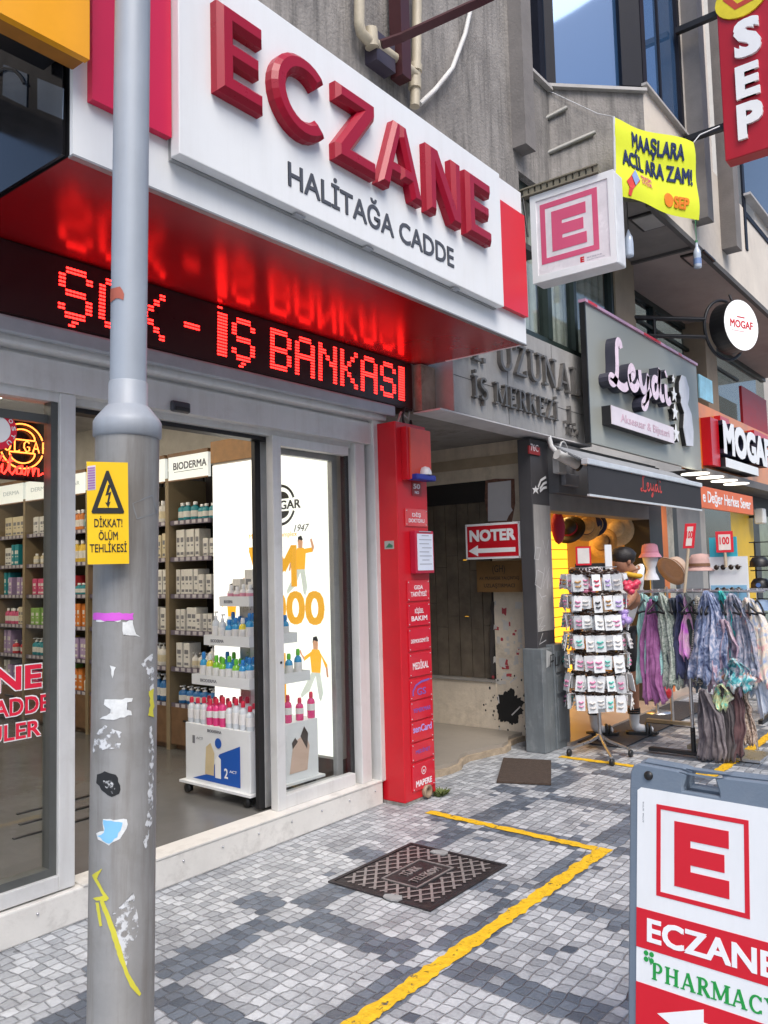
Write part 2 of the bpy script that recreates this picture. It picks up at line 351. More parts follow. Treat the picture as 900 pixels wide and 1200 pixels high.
# ------------------------------------------------------------------ pavement: small stone setts, light panels framed by dark bars
def paving():
    mt = bpy.data.materials.new('stone_setts'); mt.use_nodes = True; t = mt.node_tree; b = t.nodes['Principled BSDF']
    N = lambda k: t.nodes.new(k)
    def mth(op, a, b_=None, c=None):
        n = N('ShaderNodeMath'); n.operation = op
        for i, v in enumerate((a, b_, c)):
            if v is None: continue
            if isinstance(v, (int, float)): n.inputs[i].default_value = v
            else: t.links.new(v, n.inputs[i])
        return n.outputs[0]
    tc = N('ShaderNodeTexCoord'); P = tc.outputs['Object']
    nz = N('ShaderNodeTexNoise'); nz.inputs['Scale'].default_value = 9; nz.inputs['Detail'].default_value = 3; t.links.new(P, nz.inputs['Vector'])
    vs = N('ShaderNodeVectorMath'); vs.operation = 'MULTIPLY_ADD'; t.links.new(nz.outputs['Color'], vs.inputs[0]); vs.inputs[1].default_value = (.05, .05, 0); t.links.new(P, vs.inputs[2])
    sp = N('ShaderNodeSeparateXYZ'); t.links.new(vs.outputs[0], sp.inputs[0])
    x, y = sp.outputs[0], sp.outputs[1]
    # row by row, shifted
    s = .80/14; sx = .79/14
    ys_ = mth('DIVIDE', mth('SUBTRACT', y, 1.895), s); row = mth('FLOOR', ys_)
    wr = N('ShaderNodeTexWhiteNoise'); wr.noise_dimensions = '1D'; t.links.new(row, wr.inputs['W'])
    xs = mth('ADD', mth('DIVIDE', mth('SUBTRACT', x, 2.695), sx), mth('MULTIPLY', wr.outputs['Value'], .5))
    colm = mth('FLOOR', xs)
    fx = mth('FRACT', xs); fy = mth('FRACT', ys_)
    ex = mth('MINIMUM', fx, mth('SUBTRACT', 1, fx)); ey = mth('MINIMUM', fy, mth('SUBTRACT', 1, fy))
    ed = mth('MINIMUM', ex, ey)
    joint = N('ShaderNodeMapRange'); joint.inputs[1].default_value = .015; joint.inputs[2].default_value = .1; t.links.new(ed, joint.inputs[0])
    cx = N('ShaderNodeCombineXYZ'); t.links.new(colm, cx.inputs[0]); t.links.new(row, cx.inputs[1])
    wn = N('ShaderNodeTexWhiteNoise'); wn.noise_dimensions = '2D'; t.links.new(cx.outputs[0], wn.inputs['Vector'])
    # stone centre decides whether it belongs to a dark bar
    cy = mth('ADD', mth('MULTIPLY', mth('ADD', row, .5), s), 1.895)
    def inbar(v, c0, pitch, half):
        f = mth('FRACT', mth('ADD', mth('DIVIDE', mth('SUBTRACT', v, c0 + .025), pitch), .5))
        return mth('LESS_THAN', mth('ABSOLUTE', mth('SUBTRACT', f, .5)), half/pitch)
    nz4 = N('ShaderNodeTexNoise'); nz4.inputs['Scale'].default_value = 14; t.links.new(P, nz4.inputs['Vector'])
    wob = mth('MULTIPLY', mth('SUBTRACT', nz4.outputs['Fac'], .5), .03)
    def modbar(v): return mth('LESS_THAN', mth('MULTIPLY', mth('FRACT', mth('ADD', mth('DIVIDE', v, 14), .0001)), 14), 2.9)
    bx = modbar(colm); by = modbar(row)
    bar = mth('ABSOLUTE', mth('SUBTRACT', bx, by))
    odd = mth('LESS_THAN', mth('FRACT', mth('MULTIPLY', wn.outputs['Value'], 17.3)), .04); bar = mth('ABSOLUTE', mth('SUBTRACT', bar, odd))
    # dark border ends near the shop step
    near = mth('LESS_THAN', cy, 3.12); bar = mth('MULTIPLY', bar, near)
    # worn joints of tone
    n2 = N('ShaderNodeTexNoise'); n2.inputs['Scale'].default_value = 70; n2.inputs['Detail'].default_value = 4; t.links.new(P, n2.inputs['Vector'])
    tone = mth('ADD', mth('MULTIPLY', wn.outputs['Value'], .7), mth('MULTIPLY', n2.outputs['Fac'], .6))
    def ramp(f, c0, c1):
        m_ = N('ShaderNodeMix'); m_.data_type = 'RGBA'; m_.inputs['A'].default_value = (*c0, 1); m_.inputs['B'].default_value = (*c1, 1); t.links.new(f, m_.inputs['Factor']); return m_.outputs['Result']
    def mix(f, a, c):
        m_ = N('ShaderNodeMix'); m_.data_type = 'RGBA'; t.links.new(f, m_.inputs['Factor'])
        for k, v in (('A', a), ('B', c)):
            if isinstance(v, tuple): m_.inputs[k].default_value = (*v, 1)
            else: t.links.new(v, m_.inputs[k])
        return m_.outputs['Result']
    light = ramp(tone, (.17, .185, .207), (.55, .572, .59)); dark = ramp(tone, (.035, .048, .068), (.16, .19, .23))
    col = mix(bar, light, dark)
    n3 = N('ShaderNodeTexNoise'); n3.inputs['Scale'].default_value = 3.2; n3.inputs['Detail'].default_value = 7; n3.inputs['Roughness'].default_value = .7; t.links.new(P, n3.inputs['Vector'])
    g = N('ShaderNodeMapRange'); g.inputs[1].default_value = .48; g.inputs[2].default_value = .75; g.inputs[4].default_value = .62; t.links.new(n3.outputs['Fac'], g.inputs[0])
    col = mix(g.outputs[0], col, (.13, .13, .14))
    n5 = N('ShaderNodeTexVoronoi'); n5.inputs['Scale'].default_value = 5; n5.inputs['Randomness'].default_value = 1; t.links.new(P, n5.inputs['Vector'])
    spot = mth('LESS_THAN', n5.outputs['Distance'], .07); col = mix(mth('MULTIPLY', spot, .6), col, (.05, .05, .055))
    jf = mth('SUBTRACT', 1, joint.outputs[0])
    col = mix(mth('MULTIPLY', jf, .5), col, (.1, .1, .104))
    t.links.new(col, b.inputs['Base Color'])
    rr = N('ShaderNodeMapRange'); rr.inputs[3].default_value = .25; rr.inputs[4].default_value = .6; t.links.new(n2.outputs['Fac'], rr.inputs[0]); t.links.new(rr.outputs[0], b.inputs['Roughness'])
    h = mth('ADD', mth('MULTIPLY', joint.outputs[0], 1), mth('ADD', mth('MULTIPLY', n2.outputs['Fac'], .5), mth('MULTIPLY', wn.outputs['Value'], .5)))
    bp = N('ShaderNodeBump'); bp.inputs['Strength'].default_value = .8; bp.inputs['Distance'].default_value = .006; t.links.new(h, bp.inputs['Height']); t.links.new(bp.outputs[0], b.inputs['Normal'])
    return mt
SETTS = paving()
struct('pavement', MB().add([(-60, -60, 0), (90, -60, 0), (90, 40, 0), (-60, 40, 0)], [[0, 1, 2, 3]]), SETTS)

# yellow painted line, brushed by hand over the stones: uneven edges and worn gaps
def yellow():
    mt = M('yellow_road_paint', (.72, .43, .012), .6, 0, .2, 30, .6, 45)
    t = mt.node_tree; b = t.nodes['Principled BSDF']
    tc = t.nodes.new('ShaderNodeTexCoord'); n = t.nodes.new('ShaderNodeTexNoise'); n.inputs['Scale'].default_value = 26; n.inputs['Detail'].default_value = 6; n.inputs['Roughness'].default_value = .75
    t.links.new(tc.outputs['Object'], n.inputs['Vector']); mr = t.nodes.new('ShaderNodeMapRange'); mr.inputs[1].default_value = .36; mr.inputs[2].default_value = .42
    t.links.new(n.outputs['Fac'], mr.inputs[0]); t.links.new(mr.outputs[0], b.inputs['Alpha']); return mt
YEL = yellow()
def paint_line(mb, a, b, wd, z):
    a = V(a); b = V(b); n = int((b-a).length/.03); t = (b-a).normalized(); q = V((-t.y, t.x)); L = []
    for i in range(n+1):
        p = a + (b-a)*i/n; j1 = random.uniform(-.009, .009); j2 = random.uniform(-.009, .009)
        L += [(*(p+q*(wd/2+j1)), z), (*(p-q*(wd/2+j2)), z)]
    mb.add(L, [[2*i, 2*i+1, 2*i+3, 2*i+2] for i in range(n)])
mb = MB()
paint_line(mb, (1.2, 1.915), (4.335, 1.915), .075, .004)
paint_line(mb, (4.3, 1.955), (4.36, 3.12), .065, .0042)
paint_line(mb, (6.2, 3.1), (6.2, 1.93), .07, .004)
paint_line(mb, (6.17, 1.9), (13, 1.9), .075, .0042)
struct('painted_line', mb, YEL)

# ------------------------------------------------------------------ pharmacy interior (setting)
FLOOR = M('grey_shop_floor', (.13, .128, .125), .2, 0, .15, 1.5, .05, 30)
struct('shop_floor', MB().box(.2, 4.62, 3.62, 11, .0, .15), FLOOR)
struct('floor_strip', MB().box(2.3, 3.0, 4.40, 4.425, .15, .156).box(2.45, 3.15, 4.62, 4.645, .15, .156).box(2.55, 3.3, 4.84, 4.865, .15, .156), BLK)
WALLW = M('shop_wall_paint', (.62, .6, .55), .8)
struct('shop_wall', MB().box(4.62, 4.75, 3.7, 11, 0, 3.4).box(.1, 4.75, 11, 11.1, 0, 3.4).box(.0, .1, 3.7, 11, 0, 3.4), WALLW)
struct('shop_ceiling', MB().box(.1, 4.62, 3.7, 11, 3.05, 3.12), M('shop_ceiling_paint', (.55, .56, .58), .8))
LAMP = M('lamp_diffuser', (.9, .9, .88), .4, emit=6, ecol=(1, .88, .70), var=0)
for i, (x, y) in enumerate([(3.0, 4.7), (3.0, 6.2), (3.0, 7.7), (3.0, 9.2), (1.4, 5.4), (1.4, 7.6)]):
    t = thing('ceiling_light', (x, y, 3.05), 'long white ceiling light panel over the pharmacy floor', 'ceiling light', 'ceiling lights in the pharmacy')
    obj('frame', MB().box(x-.17, x+.17, y-.62, y+.62, 3.0, 3.05), ALU, t)
    obj('diffuser', MB().box(x-.15, x+.15, y-.6, y+.6, 2.985, 3.0), LAMP, t)

# ------------------------------------------------------------------ pharmacy shopfront
sf = thing('shopfront', (3.0, 3.55, 0), 'white aluminium pharmacy shopfront with open glass entrance above a worn white step', 'shopfront')
STEP = M('worn_white_step', (.66, .64, .6), .55, 0, .08, 4, .15, 40, dirt=.6, dcol=(.36, .34, .31), dscale=7)
obj('step', MB().box(.2, 4.345, 3.475, 3.62, 0, .15, .008).box(2.14, 4.345, 3.47, 3.62, .15, .158), STEP, sf)
studs = MB()
for i in range(12): studs.lathe([(.006, -.004), (.006, .004), (.001, .006)], (1.4+i*.26, 3.471, .105), 8, Matrix.Rotation(R(90), 3, 'X'))
obj('screw', studs, STEEL, sf)
hd = MB().box(.2, 4.44, 3.49, 3.70, 2.42, 2.565).box(.2, 4.45, 3.44, 3.70, 2.585, 2.675, .015).box(.2, 4.44, 3.515, 3.70, 2.56, 2.59).box(2.13, 4.3, 3.56, 3.70, 2.385, 2.42)
obj('header', hd, ALU, sf)
obj('roller_box', MB().box(.2, 4.5, 3.40, 3.43, 2.62, 2.70, .012), M('grey_roller_box', (.42, .44, .47), .4, .3), sf)
obj('door_track', MB().box(2.14, 4.3, 3.60, 3.68, 2.36, 2.384), ALU_D, sf)
obj('post', MB().box(2.035, 2.115, 3.5, 3.62, .158, 2.42, .004), ALU, sf)
obj('post', MB().box(4.33, 4.44, 3.47, 3.66, .15, 2.6, .004), ALU, sf)
obj('post', MB().box(4.19, 4.29, 3.52, 3.64, .158, 2.42, .004), ALU, sf)
obj('gasket', MB().box(4.29, 4.33, 3.56, 3.6, .158, 2.42).box(4.15, 4.19, 3.585, 3.62, .2, 2.38), ALU_D, sf)
# left fixed window
wn = obj('window', MB().box(.2, 2.035, 3.5, 3.6, .158, .225, .004).box(.2, 2.035, 3.51, 3.6, 2.375, 2.42), ALU, sf)
obj('glazing_bead', MB().box(2.0, 2.035, 3.52, 3.58, .225, 2.375).box(.3, 2.0, 3.545, 3.575, 2.275, 2.315).box(.3, 2.0, 3.52, 3.58, .225, .26), M('grey_bead', (.1, .105, .1), .4, .3), wn)
obj('pane', MB().box(.3, 2.0, 3.556, 3.564, .26, 2.375), GLS, wn)
STX = M('red_vinyl', (.75, .015, .05), .45, var=.04); WHV = M('white_vinyl', (.85, .85, .85), .4, var=.03)
mb = MB(); fr = front(3.5545)
mb.text(fr, 'ECZANE', 1.32, 1.065, .66, .105, 0, .001, .03)
mb.text(fr, 'HALİTAĞA CADDE', 1.2, .955, .815, .075, 0, .001, .02)
mb.text(fr, 'ECZ. GÜLER', 1.4, .85, .575, .07, 0, .001, .02)
obj('lettering', mb, STX, wn)
mb = MB(); fr = front(3.5552)
mb.text(fr, 'ECZANE', 1.315, 1.06, .67, .115, 0, .0004, .055)
mb.text(fr, 'HALİTAĞA CADDE', 1.195, .95, .825, .085, 0, .0004, .045)
mb.text(fr, 'ECZ. GÜLER', 1.395, .845, .585, .08, 0, .0004, .045)
obj('lettering_outline', mb, WHV, wn)
# right fixed pane and the parked sliding leaf behind it
fx = obj('window', MB().box(3.44, 3.51, 3.54, 3.60, .158, 2.39, .004).box(3.51, 4.15, 3.545, 3.60, .158, .235, .004).box(3.51, 4.15, 3.545, 3.60, 2.33, 2.39, .004), ALU, sf)
obj('pane', MB().box(3.51, 4.15, 3.568, 3.575, .235, 2.33), glass('clear_door_glass', (.985, .99, .985), .04), fx)
xg0, xg1, xs1 = (yp(u_, 720, 3.65).x for u_ in (301, 307.5, 319))
sdr = obj('sliding_door', MB().box(xg1, xs1, 3.645, 3.685, .165, 2.37, .003).box(4.09, 4.14, 3.645, 3.685, .165, 2.37).box(xs1, 4.09, 3.645, 3.685, .165, .215).box(xs1, 4.09, 3.645, 3.685, 2.3, 2.37), M('grey_leaf_frame', (.4, .4, .4), .35, .5), sf)
obj('gasket', MB().box(xg0, xg1, 3.65, 3.68, .165, 2.37), ALU_D, sdr)
obj('pane', MB().box(xs1, 4.09, 3.66, 3.668, .215, 2.3), glass('clear_door_glass'), sdr)
obj('lock', MB().lathe([(.008, 0), (.008, .004), (.002, .006)], (3.48, 3.539, 1.02), 10, Matrix.Rotation(R(90), 3, 'X')), BLK, fx)
p = yp(212, 477, 3.47)
ms = thing('motion_sensor', (p.x, 3.49, p.z), 'small dark motion sensor on the white header above the open pharmacy entrance', 'sensor')
obj('housing', MB().box(p.x-.06, p.x+.06, 3.46, 3.49, p.z-.03, p.z+.03, .012), M('dark_sensor', (.05, .05, .06), .3), ms)
obj('lens', MB().box(p.x-.045, p.x+.045, 3.45, 3.46, p.z-.025, p.z-.002, .004), BLK, ms)

# round red sticker and the neon sign inside the left window
p = yp(-3, 503, 3.55)
rs = thing('round_sticker', (p.x, 3.553, p.z), 'round red and white association sticker at the left edge of the pharmacy window', 'sticker')
fr = frame((p.x, 3.553, p.z), (1, 0, 0), (0, 0, 1))
circ = lambda r, n=32, a0=0: [(r*math.cos(a0+2*math.pi*i/n), r*math.sin(a0+2*math.pi*i/n)) for i in range(n)]
obj('rim', MB().prism(fr, circ(.09), 0, .002), STX, rs)
obj('centre', MB().prism(fr, circ(.06), .002, .003), WHV, rs)
mb = MB()
for i, ch in enumerate('DOSTU'):
    a = R(62 - i*27); f2 = fr @ Matrix.Rotation(a - R(90), 4, 'Z'); mb.text(f2, ch, -.011, .066, .02, .018, .002, .0012, .02)
obj('lettering', mb, WHV, rs)
p = yp(30, 522, 3.62); cx, cz = p.x, p.z
ne = thing('neon_sign', (cx, 3.64, cz-.2), 'orange and red neon script sign hanging inside the left pharmacy window', 'neon sign')
obj('backing', MB().box(cx-.32, cx+.12, 3.665, 3.672, cz-.16, cz+.125), M('black_acrylic', (.006, .006, .007), .25), ne)
NO = M('orange_neon', (1, .3, .06), .4, emit=2.2, ecol=(1, .22, .04), var=0); NR = M('red_neon', (1, .03, .02), .4, emit=2.6, ecol=(1, .03, .02), var=0)
mb = MB(); arc = lambda r, a0, a1, n=18, oz=0: [(cx + r*math.cos(R(a0+(a1-a0)*i/n)), 3.65, cz + oz + r*math.sin(R(a0+(a1-a0)*i/n))) for i in range(n+1)]
mb.tube(arc(.105, 20, 160), .0035, 6); mb.tube(arc(.105, 200, 340), .0035, 6)
for s in (1, -1):
    q = [(cx + .062*math.cos(R(a)), 3.65, cz + s*(.03 + .05*math.sin(R(a)))) for a in range(0, 181, 15)]; mb.tube(q + [q[0]], .0035, 6)
def strokes(mb, polys, ox, oz, sc, Y, rad):
    for pl in polys: mb.tube([(ox + a*sc, Y, oz + b*sc) for a, b in pl], rad, 6)
LET = {'S': [[(.5, .85), (.3, 1), (.08, .85), (.12, .6), (.45, .4), (.5, .15), (.28, 0), (.05, .12)]], 'O': [[(.3+.28*math.cos(R(a)), .5+.5*math.sin(R(a))) for a in range(0, 361, 24)]],
       'L': [[(.08, 1), (.08, 0), (.5, 0), (.5, .12)]], 'G': [[(.55, .8), (.32, 1), (.08, .75), (.05, .4), (.3, 0), (.55, .15), (.55, .45), (.36, .45)]],
       'A': [[(0, 0), (.3, 1), (.6, 0)], [(.12, .36), (.48, .36)]], 'R': [[(.08, 0), (.08, 1), (.42, .95), (.48, .72), (.38, .5), (.08, .48)], [(.3, .48), (.55, 0)]]}
x = -.135
for ch in 'SOLGAR': strokes(mb, LET[ch], cx + x, cz - .026, .052, 3.645, .0033); x += .046
obj('orange_tube', mb, NO, ne)
mb = MB(); sc = .1; bx_, bz = cx - .2, cz - .17+.03
mb.tube([(bx_ + a*sc, 3.645, bz + b*sc) for a, b in [(-.1, .75), (.15, .95), (.35, .8), (.42, .3), (.5, .02), (.75, .4), (1.0, .85), (1.05, .9)]], .0045, 6)
mb.tube([(bx_ + a*sc, 3.645, bz + b*sc) for a, b in [(.95, .3), (1.05, .5), (1.0, .12), (1.12, .03), (1.3, .3), (1.42, .95), (1.36, .2), (1.5, .03), (1.68, .3), (1.95, .48), (1.72, .4), (1.72, .08), (1.9, .08), (2.0, .46), (1.98, .1), (2.1, .05), (2.2, .45), (2.24, .05), (2.35, .42), (2.48, .4), (2.5, .05), (2.62, .42), (2.76, .38), (2.78, .05), (3.0, .2)]], .0045, 6)
mb.tube([(bx_ + a*sc, 3.645, bz + b*sc) for a, b in [(1.22, .62), (1.55, .68)]], .0045, 6); mb.tube([(bx_ + 1.07*sc, 3.645, bz+.062), (bx_ + 1.1*sc, 3.645, bz+.068)], .005, 6)
obj('red_tube', mb, NR, ne)

# ------------------------------------------------------------------ wall shelving in the pharmacy, seven bays on the right-hand wall
SHW = M('pale_upright', (.26, .2, .12), .5); SHB = M('dark_shelf', (.03, .02, .018), .55); STRIP = M('price_strip', (.13, .11, .15), .5)
HDR = M('lit_header', (.85, .87, .85), .4, emit=.2, ecol=(.95, 1, .95), var=0)
CAB = M('cabinet_wood', (.17, .095, .05), .45, 0, .25, 12)
PROD = [M('carton_white', (.72, .7, .66), .5), M('carton_cream', (.66, .58, .4), .5), M('carton_teal', (.02, .25, .3), .4), M('carton_yellow', (.75, .5, .05), .5), M('carton_red', (.6, .04, .05), .5), M('carton_lilac', (.4, .3, .5), .5), M('carton_green', (.25, .45, .1), .5), M('carton_blue', (.03, .16, .4), .4), M('carton_pink', (.6, .08, .2), .5), M('carton_orange', (.7, .22, .04), .5)]
PN = ['white', 'cream', 'teal', 'yellow', 'red', 'lilac', 'green', 'blue', 'pink', 'orange']
INK = M('print_grey', (.2, .2, .22), .6, var=0)
Z = [2.0, 1.70, 1.40, 1.105, .81, .52]
yb = [5.02, 5.57, 6.15, 6.75, 7.32, 7.87, 8.42, 9.0]
bayname = ['under the lettered header', 'second from the bright panel', 'behind the street pole', 'seen beside the street pole', 'nearest the white window post', 'second from the white window post', 'at the left edge of the window']
protos = {}
def carton(ci):
    if ('c', ci) not in protos:
        mb = MB().box(-.5, .5, -.5, .5, 0, 1, .03)
        me = obj('product_carton', mb, PROD[ci], local=True); lb = obj('print', MB().box(-.512, -.505, -.32, .32, .55, .72).box(-.512, -.505, -.3, .1, .4, .46).box(-.512, -.505, -.34, .34, .1, .2), INK if ci < 2 else PROD[0], me, True)
        me.location = (0, 0, -9); protos[('c', ci)] = me
    return protos[('c', ci)]
CAPS = M('white_cap', (.8, .8, .8), .35, var=.02)
def bottle(ci, pump=False):
    k = ('b', ci, pump)
    if k not in protos:
        body = obj('product_bottle', MB().lathe([(.0, 0), (.46, 0), (.5, .05), (.5, .66), (.4, .76), (.2, .8), (.2, .84)], n=14), PROD[ci], local=True)
        cp = MB().lathe([(.24, .84), (.24, 1.0), (.0, 1.0)], n=12) if not pump else MB().lathe([(.22, .84), (.22, .92), (.07, .92), (.07, 1.05), (.0, 1.05)], n=10).box(-.42, .14, -.1, .1, 1.03, 1.09)
        obj('cap', cp, CAPS, body, True)
        obj('label', MB().lathe([(.505, .2), (.505, .52)], n=14), PROD[0] if ci else PROD[1], body, True)
        body.location = (0, 0, -9); protos[k] = body
    return protos[k]
nprod = 0
used = set()
def place(pr, name_key, loc, scale, label, cat, group, rz=0):
    o = pr if name_key not in used else copy_tree(pr)
    used.add(name_key)
    o.location = loc; o.scale = scale; o.rotation_euler = (0, 0, rz)
    tag(o, label, cat, group); return o
shelfword = ['top', 'second', 'third', 'fourth', 'fifth', 'lowest']
for b in range(7):
    y0, y1 = yb[b], yb[b+1]
    t = thing('wall_shelving', (4.4, (y0+y1)/2, .15), f'dark shelving bay with pale uprights full of products, {bayname[b]}', 'shelving', 'shelving bays along the pharmacy wall')
    obj('upright', MB().box(4.19, 4.6, y1-.022, y1+.022, .15, 2.36), SHW, t)
    obj('back_panel', MB().box(4.585, 4.605, y0+.02, y1-.02, .15, 2.5), SHB, t)
    for z in Z[:6]:
        sh = obj('shelf', MB().box(4.22, 4.585, y0+.022, y1-.022, z-.02, z), SHB, t)
        st = MB().box(4.205, 4.22, y0+.022, y1-.022, z-.032, z+.006); obj('price_strip', st, STRIP, sh)
        tk = MB(); n = 6
        for i in range(n): yy = y0+.05+(y1-y0-.1)*i/n; tk.box(4.203, 4.2055, yy, yy+.045, z-.026, z+.002)
        obj('price_ticket', tk, M('ticket', (.5, .47, .5), .6), sh)
    h = obj('header', MB().box(4.19, 4.22, y0+.024, y1-.024, 2.335, 2.53), HDR, t)
    mb = MB()
    if b == 0:
        mb.text(side(4.19, y1-.03), 'BIODERMA', .06, 2.42, .42, .06, 0, .001, .02); mb.box(4.1885, 4.19, y0+.08, y1-.1, 2.4, 2.404)
    else: mb.text(side(4.19, y1-.03), random.choice(['BIODERMA', 'DERMA', 'SOLGAR']), .1, 2.42, .32, .04, 0, .001)
    obj('lettering', mb, M('header_ink', (.06, .06, .08), .5, var=0) if b == 0 else M('faint_ink', (.45, .52, .55), .5, var=0), h)
    obj('header_trim', MB().box(4.185, 4.6, y0+.02, y1-.02, 2.53, 2.56).box(4.18, 4.19, y0+.02, y1-.02, 2.325, 2.337), WOOD, t)
    cb = obj('cabinet', MB().box(4.2, 4.585, y0+.024, y1-.024, .2, .495).box(4.25, 4.585, y0+.03, y1-.03, .15, .2), CAB, t)
    obj('handle', MB().box(4.185, 4.2, (y0+y1)/2-.08, (y0+y1)/2+.08, .39, .402), BLKM, cb)
    for k, z in enumerate(Z):
        y = y1-.05; style = random.random(); ci = random.choice([0, 0, 0, 1] if b == 0 else [0, 1, 3, 4, 5, 6, 8, 9, 1])
        if b == 0: ci = [2, 0, 0, 0, 0, 7][k]
        if b == 1: ci = [7, 0, 4, 0, 0, 7][k]
        run = 0
        while y > y0+.08:
            if run <= 0:
                run = random.randint(2, 5)
                if b > 1 or (b == 1 and random.random() < .3): ci = random.choice([0, 1, 0, 3, 4, 5, 6, 8, 9, 2] if b > 1 else [0, 0, 1])
                isb = (k in (0, 4, 5) and random.random() < .7) if b < 2 else random.random() < .25
                hh = random.uniform(.12, .245); ww = random.uniform(.045, .085)
                if isb: ww = random.uniform(.06, .085)
            hz = min(hh, .24)
            lab = f'{PN[ci]} {"bottle" if isb else "carton"} on the {shelfword[k]} shelf of the bay {bayname[b]}'
            if isb: place(bottle(ci, k >= 4), ('b', ci, k >= 4), (4.27+random.uniform(0, .02), y-ww/2, z), (ww, ww, hz*.9), lab, 'bottle', f'products on the {shelfword[k]} shelf')
            else: place(carton(ci), ('c', ci), (4.3+random.uniform(-.01, .02), y-ww/2, z), (.12, ww*.94, hz), lab, 'carton', f'products on the {shelfword[k]} shelf')
            y -= ww + random.uniform(.002, .008); run -= 1; nprod += 1
            if random.random() < .06: y -= .06

# ------------------------------------------------------------------ bright poster panel beside the shelving
sp = thing('light_panel', (4.3, 4.37, .15), 'tall bright white poster panel with yellow letters and sporty figures inside the entrance', 'poster panel')
GLOW = M('backlit_sheet', (.85, .88, .86), .35, emit=.42, ecol=(1, .98, .92), var=0)
obj('sheet', MB().box(4.2, 4.21, 3.75, 5.0, .3, 2.41), GLOW, sp)
obj('cabinet', MB().box(4.21, 4.5, 3.74, 5.01, .28, 2.43), M('panel_side', (.5, .48, .45), .5), sp)
obj('top_board', MB().box(4.19, 4.55, 3.9, 5.01, 2.43, 2.6), M('orange_wood', (.36, .18, .06), .45, 0, .2, 14), sp)
obj('plinth', MB().box(4.22, 4.55, 3.74, 5.01, .15, .28), M('plinth_wood', (.09, .06, .045), .5), sp)
fr = side(4.199, 5.0)                                # x runs from the deep end (0) to the street end (1.25)
def pq(u, v): q = xp(u, v, 4.199); return (5.0-q.y, q.z)
INKB = M('ink_black', (.02, .02, .022), .5, var=0); AMB = M('ink_amber', (.85, .42, .02), .5, emit=.2, ecol=(1, .5, .05), var=.05)
mb = MB(); c = pq(329, 592); r_ = .135
def ring(mb, fr, c, r0, r1, a0, a1, d, n=24):
    vs = []; 
    for i in range(n+1):
        a = R(a0+(a1-a0)*i/n); vs += [fr @ V((c[0]+r0*math.cos(a), c[1]+r0*math.sin(a), d)), fr @ V((c[0]+r1*math.cos(a), c[1]+r1*math.sin(a), d))]
    mb.add(vs, [[2*i, 2*i+1, 2*i+3, 2*i+2] for i in range(n)])
ring(mb, fr, c, .13, .15, 20, 160, .001); ring(mb, fr, c, .13, .15, 200, 340, .001)
for s in (1, -1): mb.flat(fr, [(c[0]+.085*math.cos(R(a)), c[1]+s*(.045+.055*math.sin(R(a)))) for a in range(0, 181, 15)], .001)
mb.text(fr, 'SOLGAR', c[0]-.2, c[1]-.032, .4, .064, 0, .002, .02)
mb.text(fr, 'Since', c[0]-.27, c[1]-.2, .14, .045, 0, .001, -.005, .35); mb.text(fr, '1947', c[0]+.13, c[1]-.2, .15, .05, 0, .001, -.005, .35)
obj('emblem', mb, INKB, sp)
mb = MB(); a = pq(292, 688); b2 = pq(352, 634)
mb.text(fr, 'VM', a[0], a[1], .5, .30, 0, .002, .03)
a = pq(300, 727); mb.text(fr, '2000', a[0]-.05, a[1]-.02, .74, .235, 0, .002, .03)
a = pq(292, 630); mb.text(fr, 'Multivitamin Complex', a[0], a[1]-.01, .5, .035, 0, .001)
a = pq(352, 800); mb.flat(fr, [(.58, .5), (.78, .5), (.78, .98), (.58, .98)], .0012)
obj('lettering', mb, AMB, sp)
SKN = M('print_skin', (.62, .33, .2), .6, var=.05, emit=.25); YSH = M('print_shirt', (.85, .4, .02), .6, var=.1, emit=.35); PTS = M('print_trousers', (.6, .65, .6), .6, var=.05, emit=.25)
def printed_person(tx, ty, h, flip, arms):
    s = -1 if flip else 1; f = lambda pts: [(tx+s*a*h, ty+b*h) for a, b in pts]
    for nm, mat, polys in (('printed_shirt', YSH, [[(-.1, .42), (.1, .42), (.13, .7), (.08, .8), (-.08, .8), (-.13, .7)], arms[0], arms[1]]),
                           ('printed_skin', SKN, [[(-.05, .8), (.05, .8), (.06, .9), (.04, .97), (-.04, .97), (-.06, .9)], arms[2], arms[3]]),
                           ('printed_hair', INKB, [[(-.065, .9), (-.05, 1.0), (.03, 1.02), (.065, .95), (.05, .93), (-.03, .95)]]),
                           ('printed_trousers', PTS, [[(-.1, .42), (.02, .42), (-.14, .12), (-.34, -.02), (-.36, .04)], [(-.02, .42), (.1, .42), (.16, .1), (.1, -.05), (.06, 0)]])):
        mb = MB()
        for i, pl in enumerate(polys): mb.flat(fr, f(pl), .0014 + .0003*i + (.0003 if 'skin' in nm else 0) + (.0012 if 'hair' in nm else 0))
        obj(nm, mb, mat, sp)
a = pq(272, 742); printed_person(a[0], a[1]-.05, .42, False, ([(-.1, .76), (-.13, .68), (-.26, .58), (-.28, .64)], [(.08, .78), (.12, .7), (.25, .86), (.22, .92)], [(-.28, .64), (-.26, .58), (-.32, .78), (-.35, .76)], [(.22, .92), (.25, .86), (.36, 1.1), (.33, 1.12)]))
a = pq(353, 690); printed_person(a[0], a[1]-.03, .4, False, ([(-.1, .76), (-.13, .68), (-.22, .5), (-.26, .56)], [(.08, .78), (.12, .7), (.3, .72), (.3, .8)], [(-.22, .5), (-.26, .56), (-.3, .4), (-.26, .4)], [(.3, .72), (.34, .8), (.28, .96), (.24, .94)]))
a = pq(371, 815); printed_person(a[0], a[1]-.02, .42, False, ([(-.1, .76), (-.13, .68), (-.26, .6), (-.26, .67)], [(.08, .78), (.12, .7), (.22, .5), (.26, .56)], [(-.26, .67), (-.26, .6), (-.34, .78), (-.38, .76)], [(.22, .5), (.26, .56), (.28, .36), (.24, .36)]))

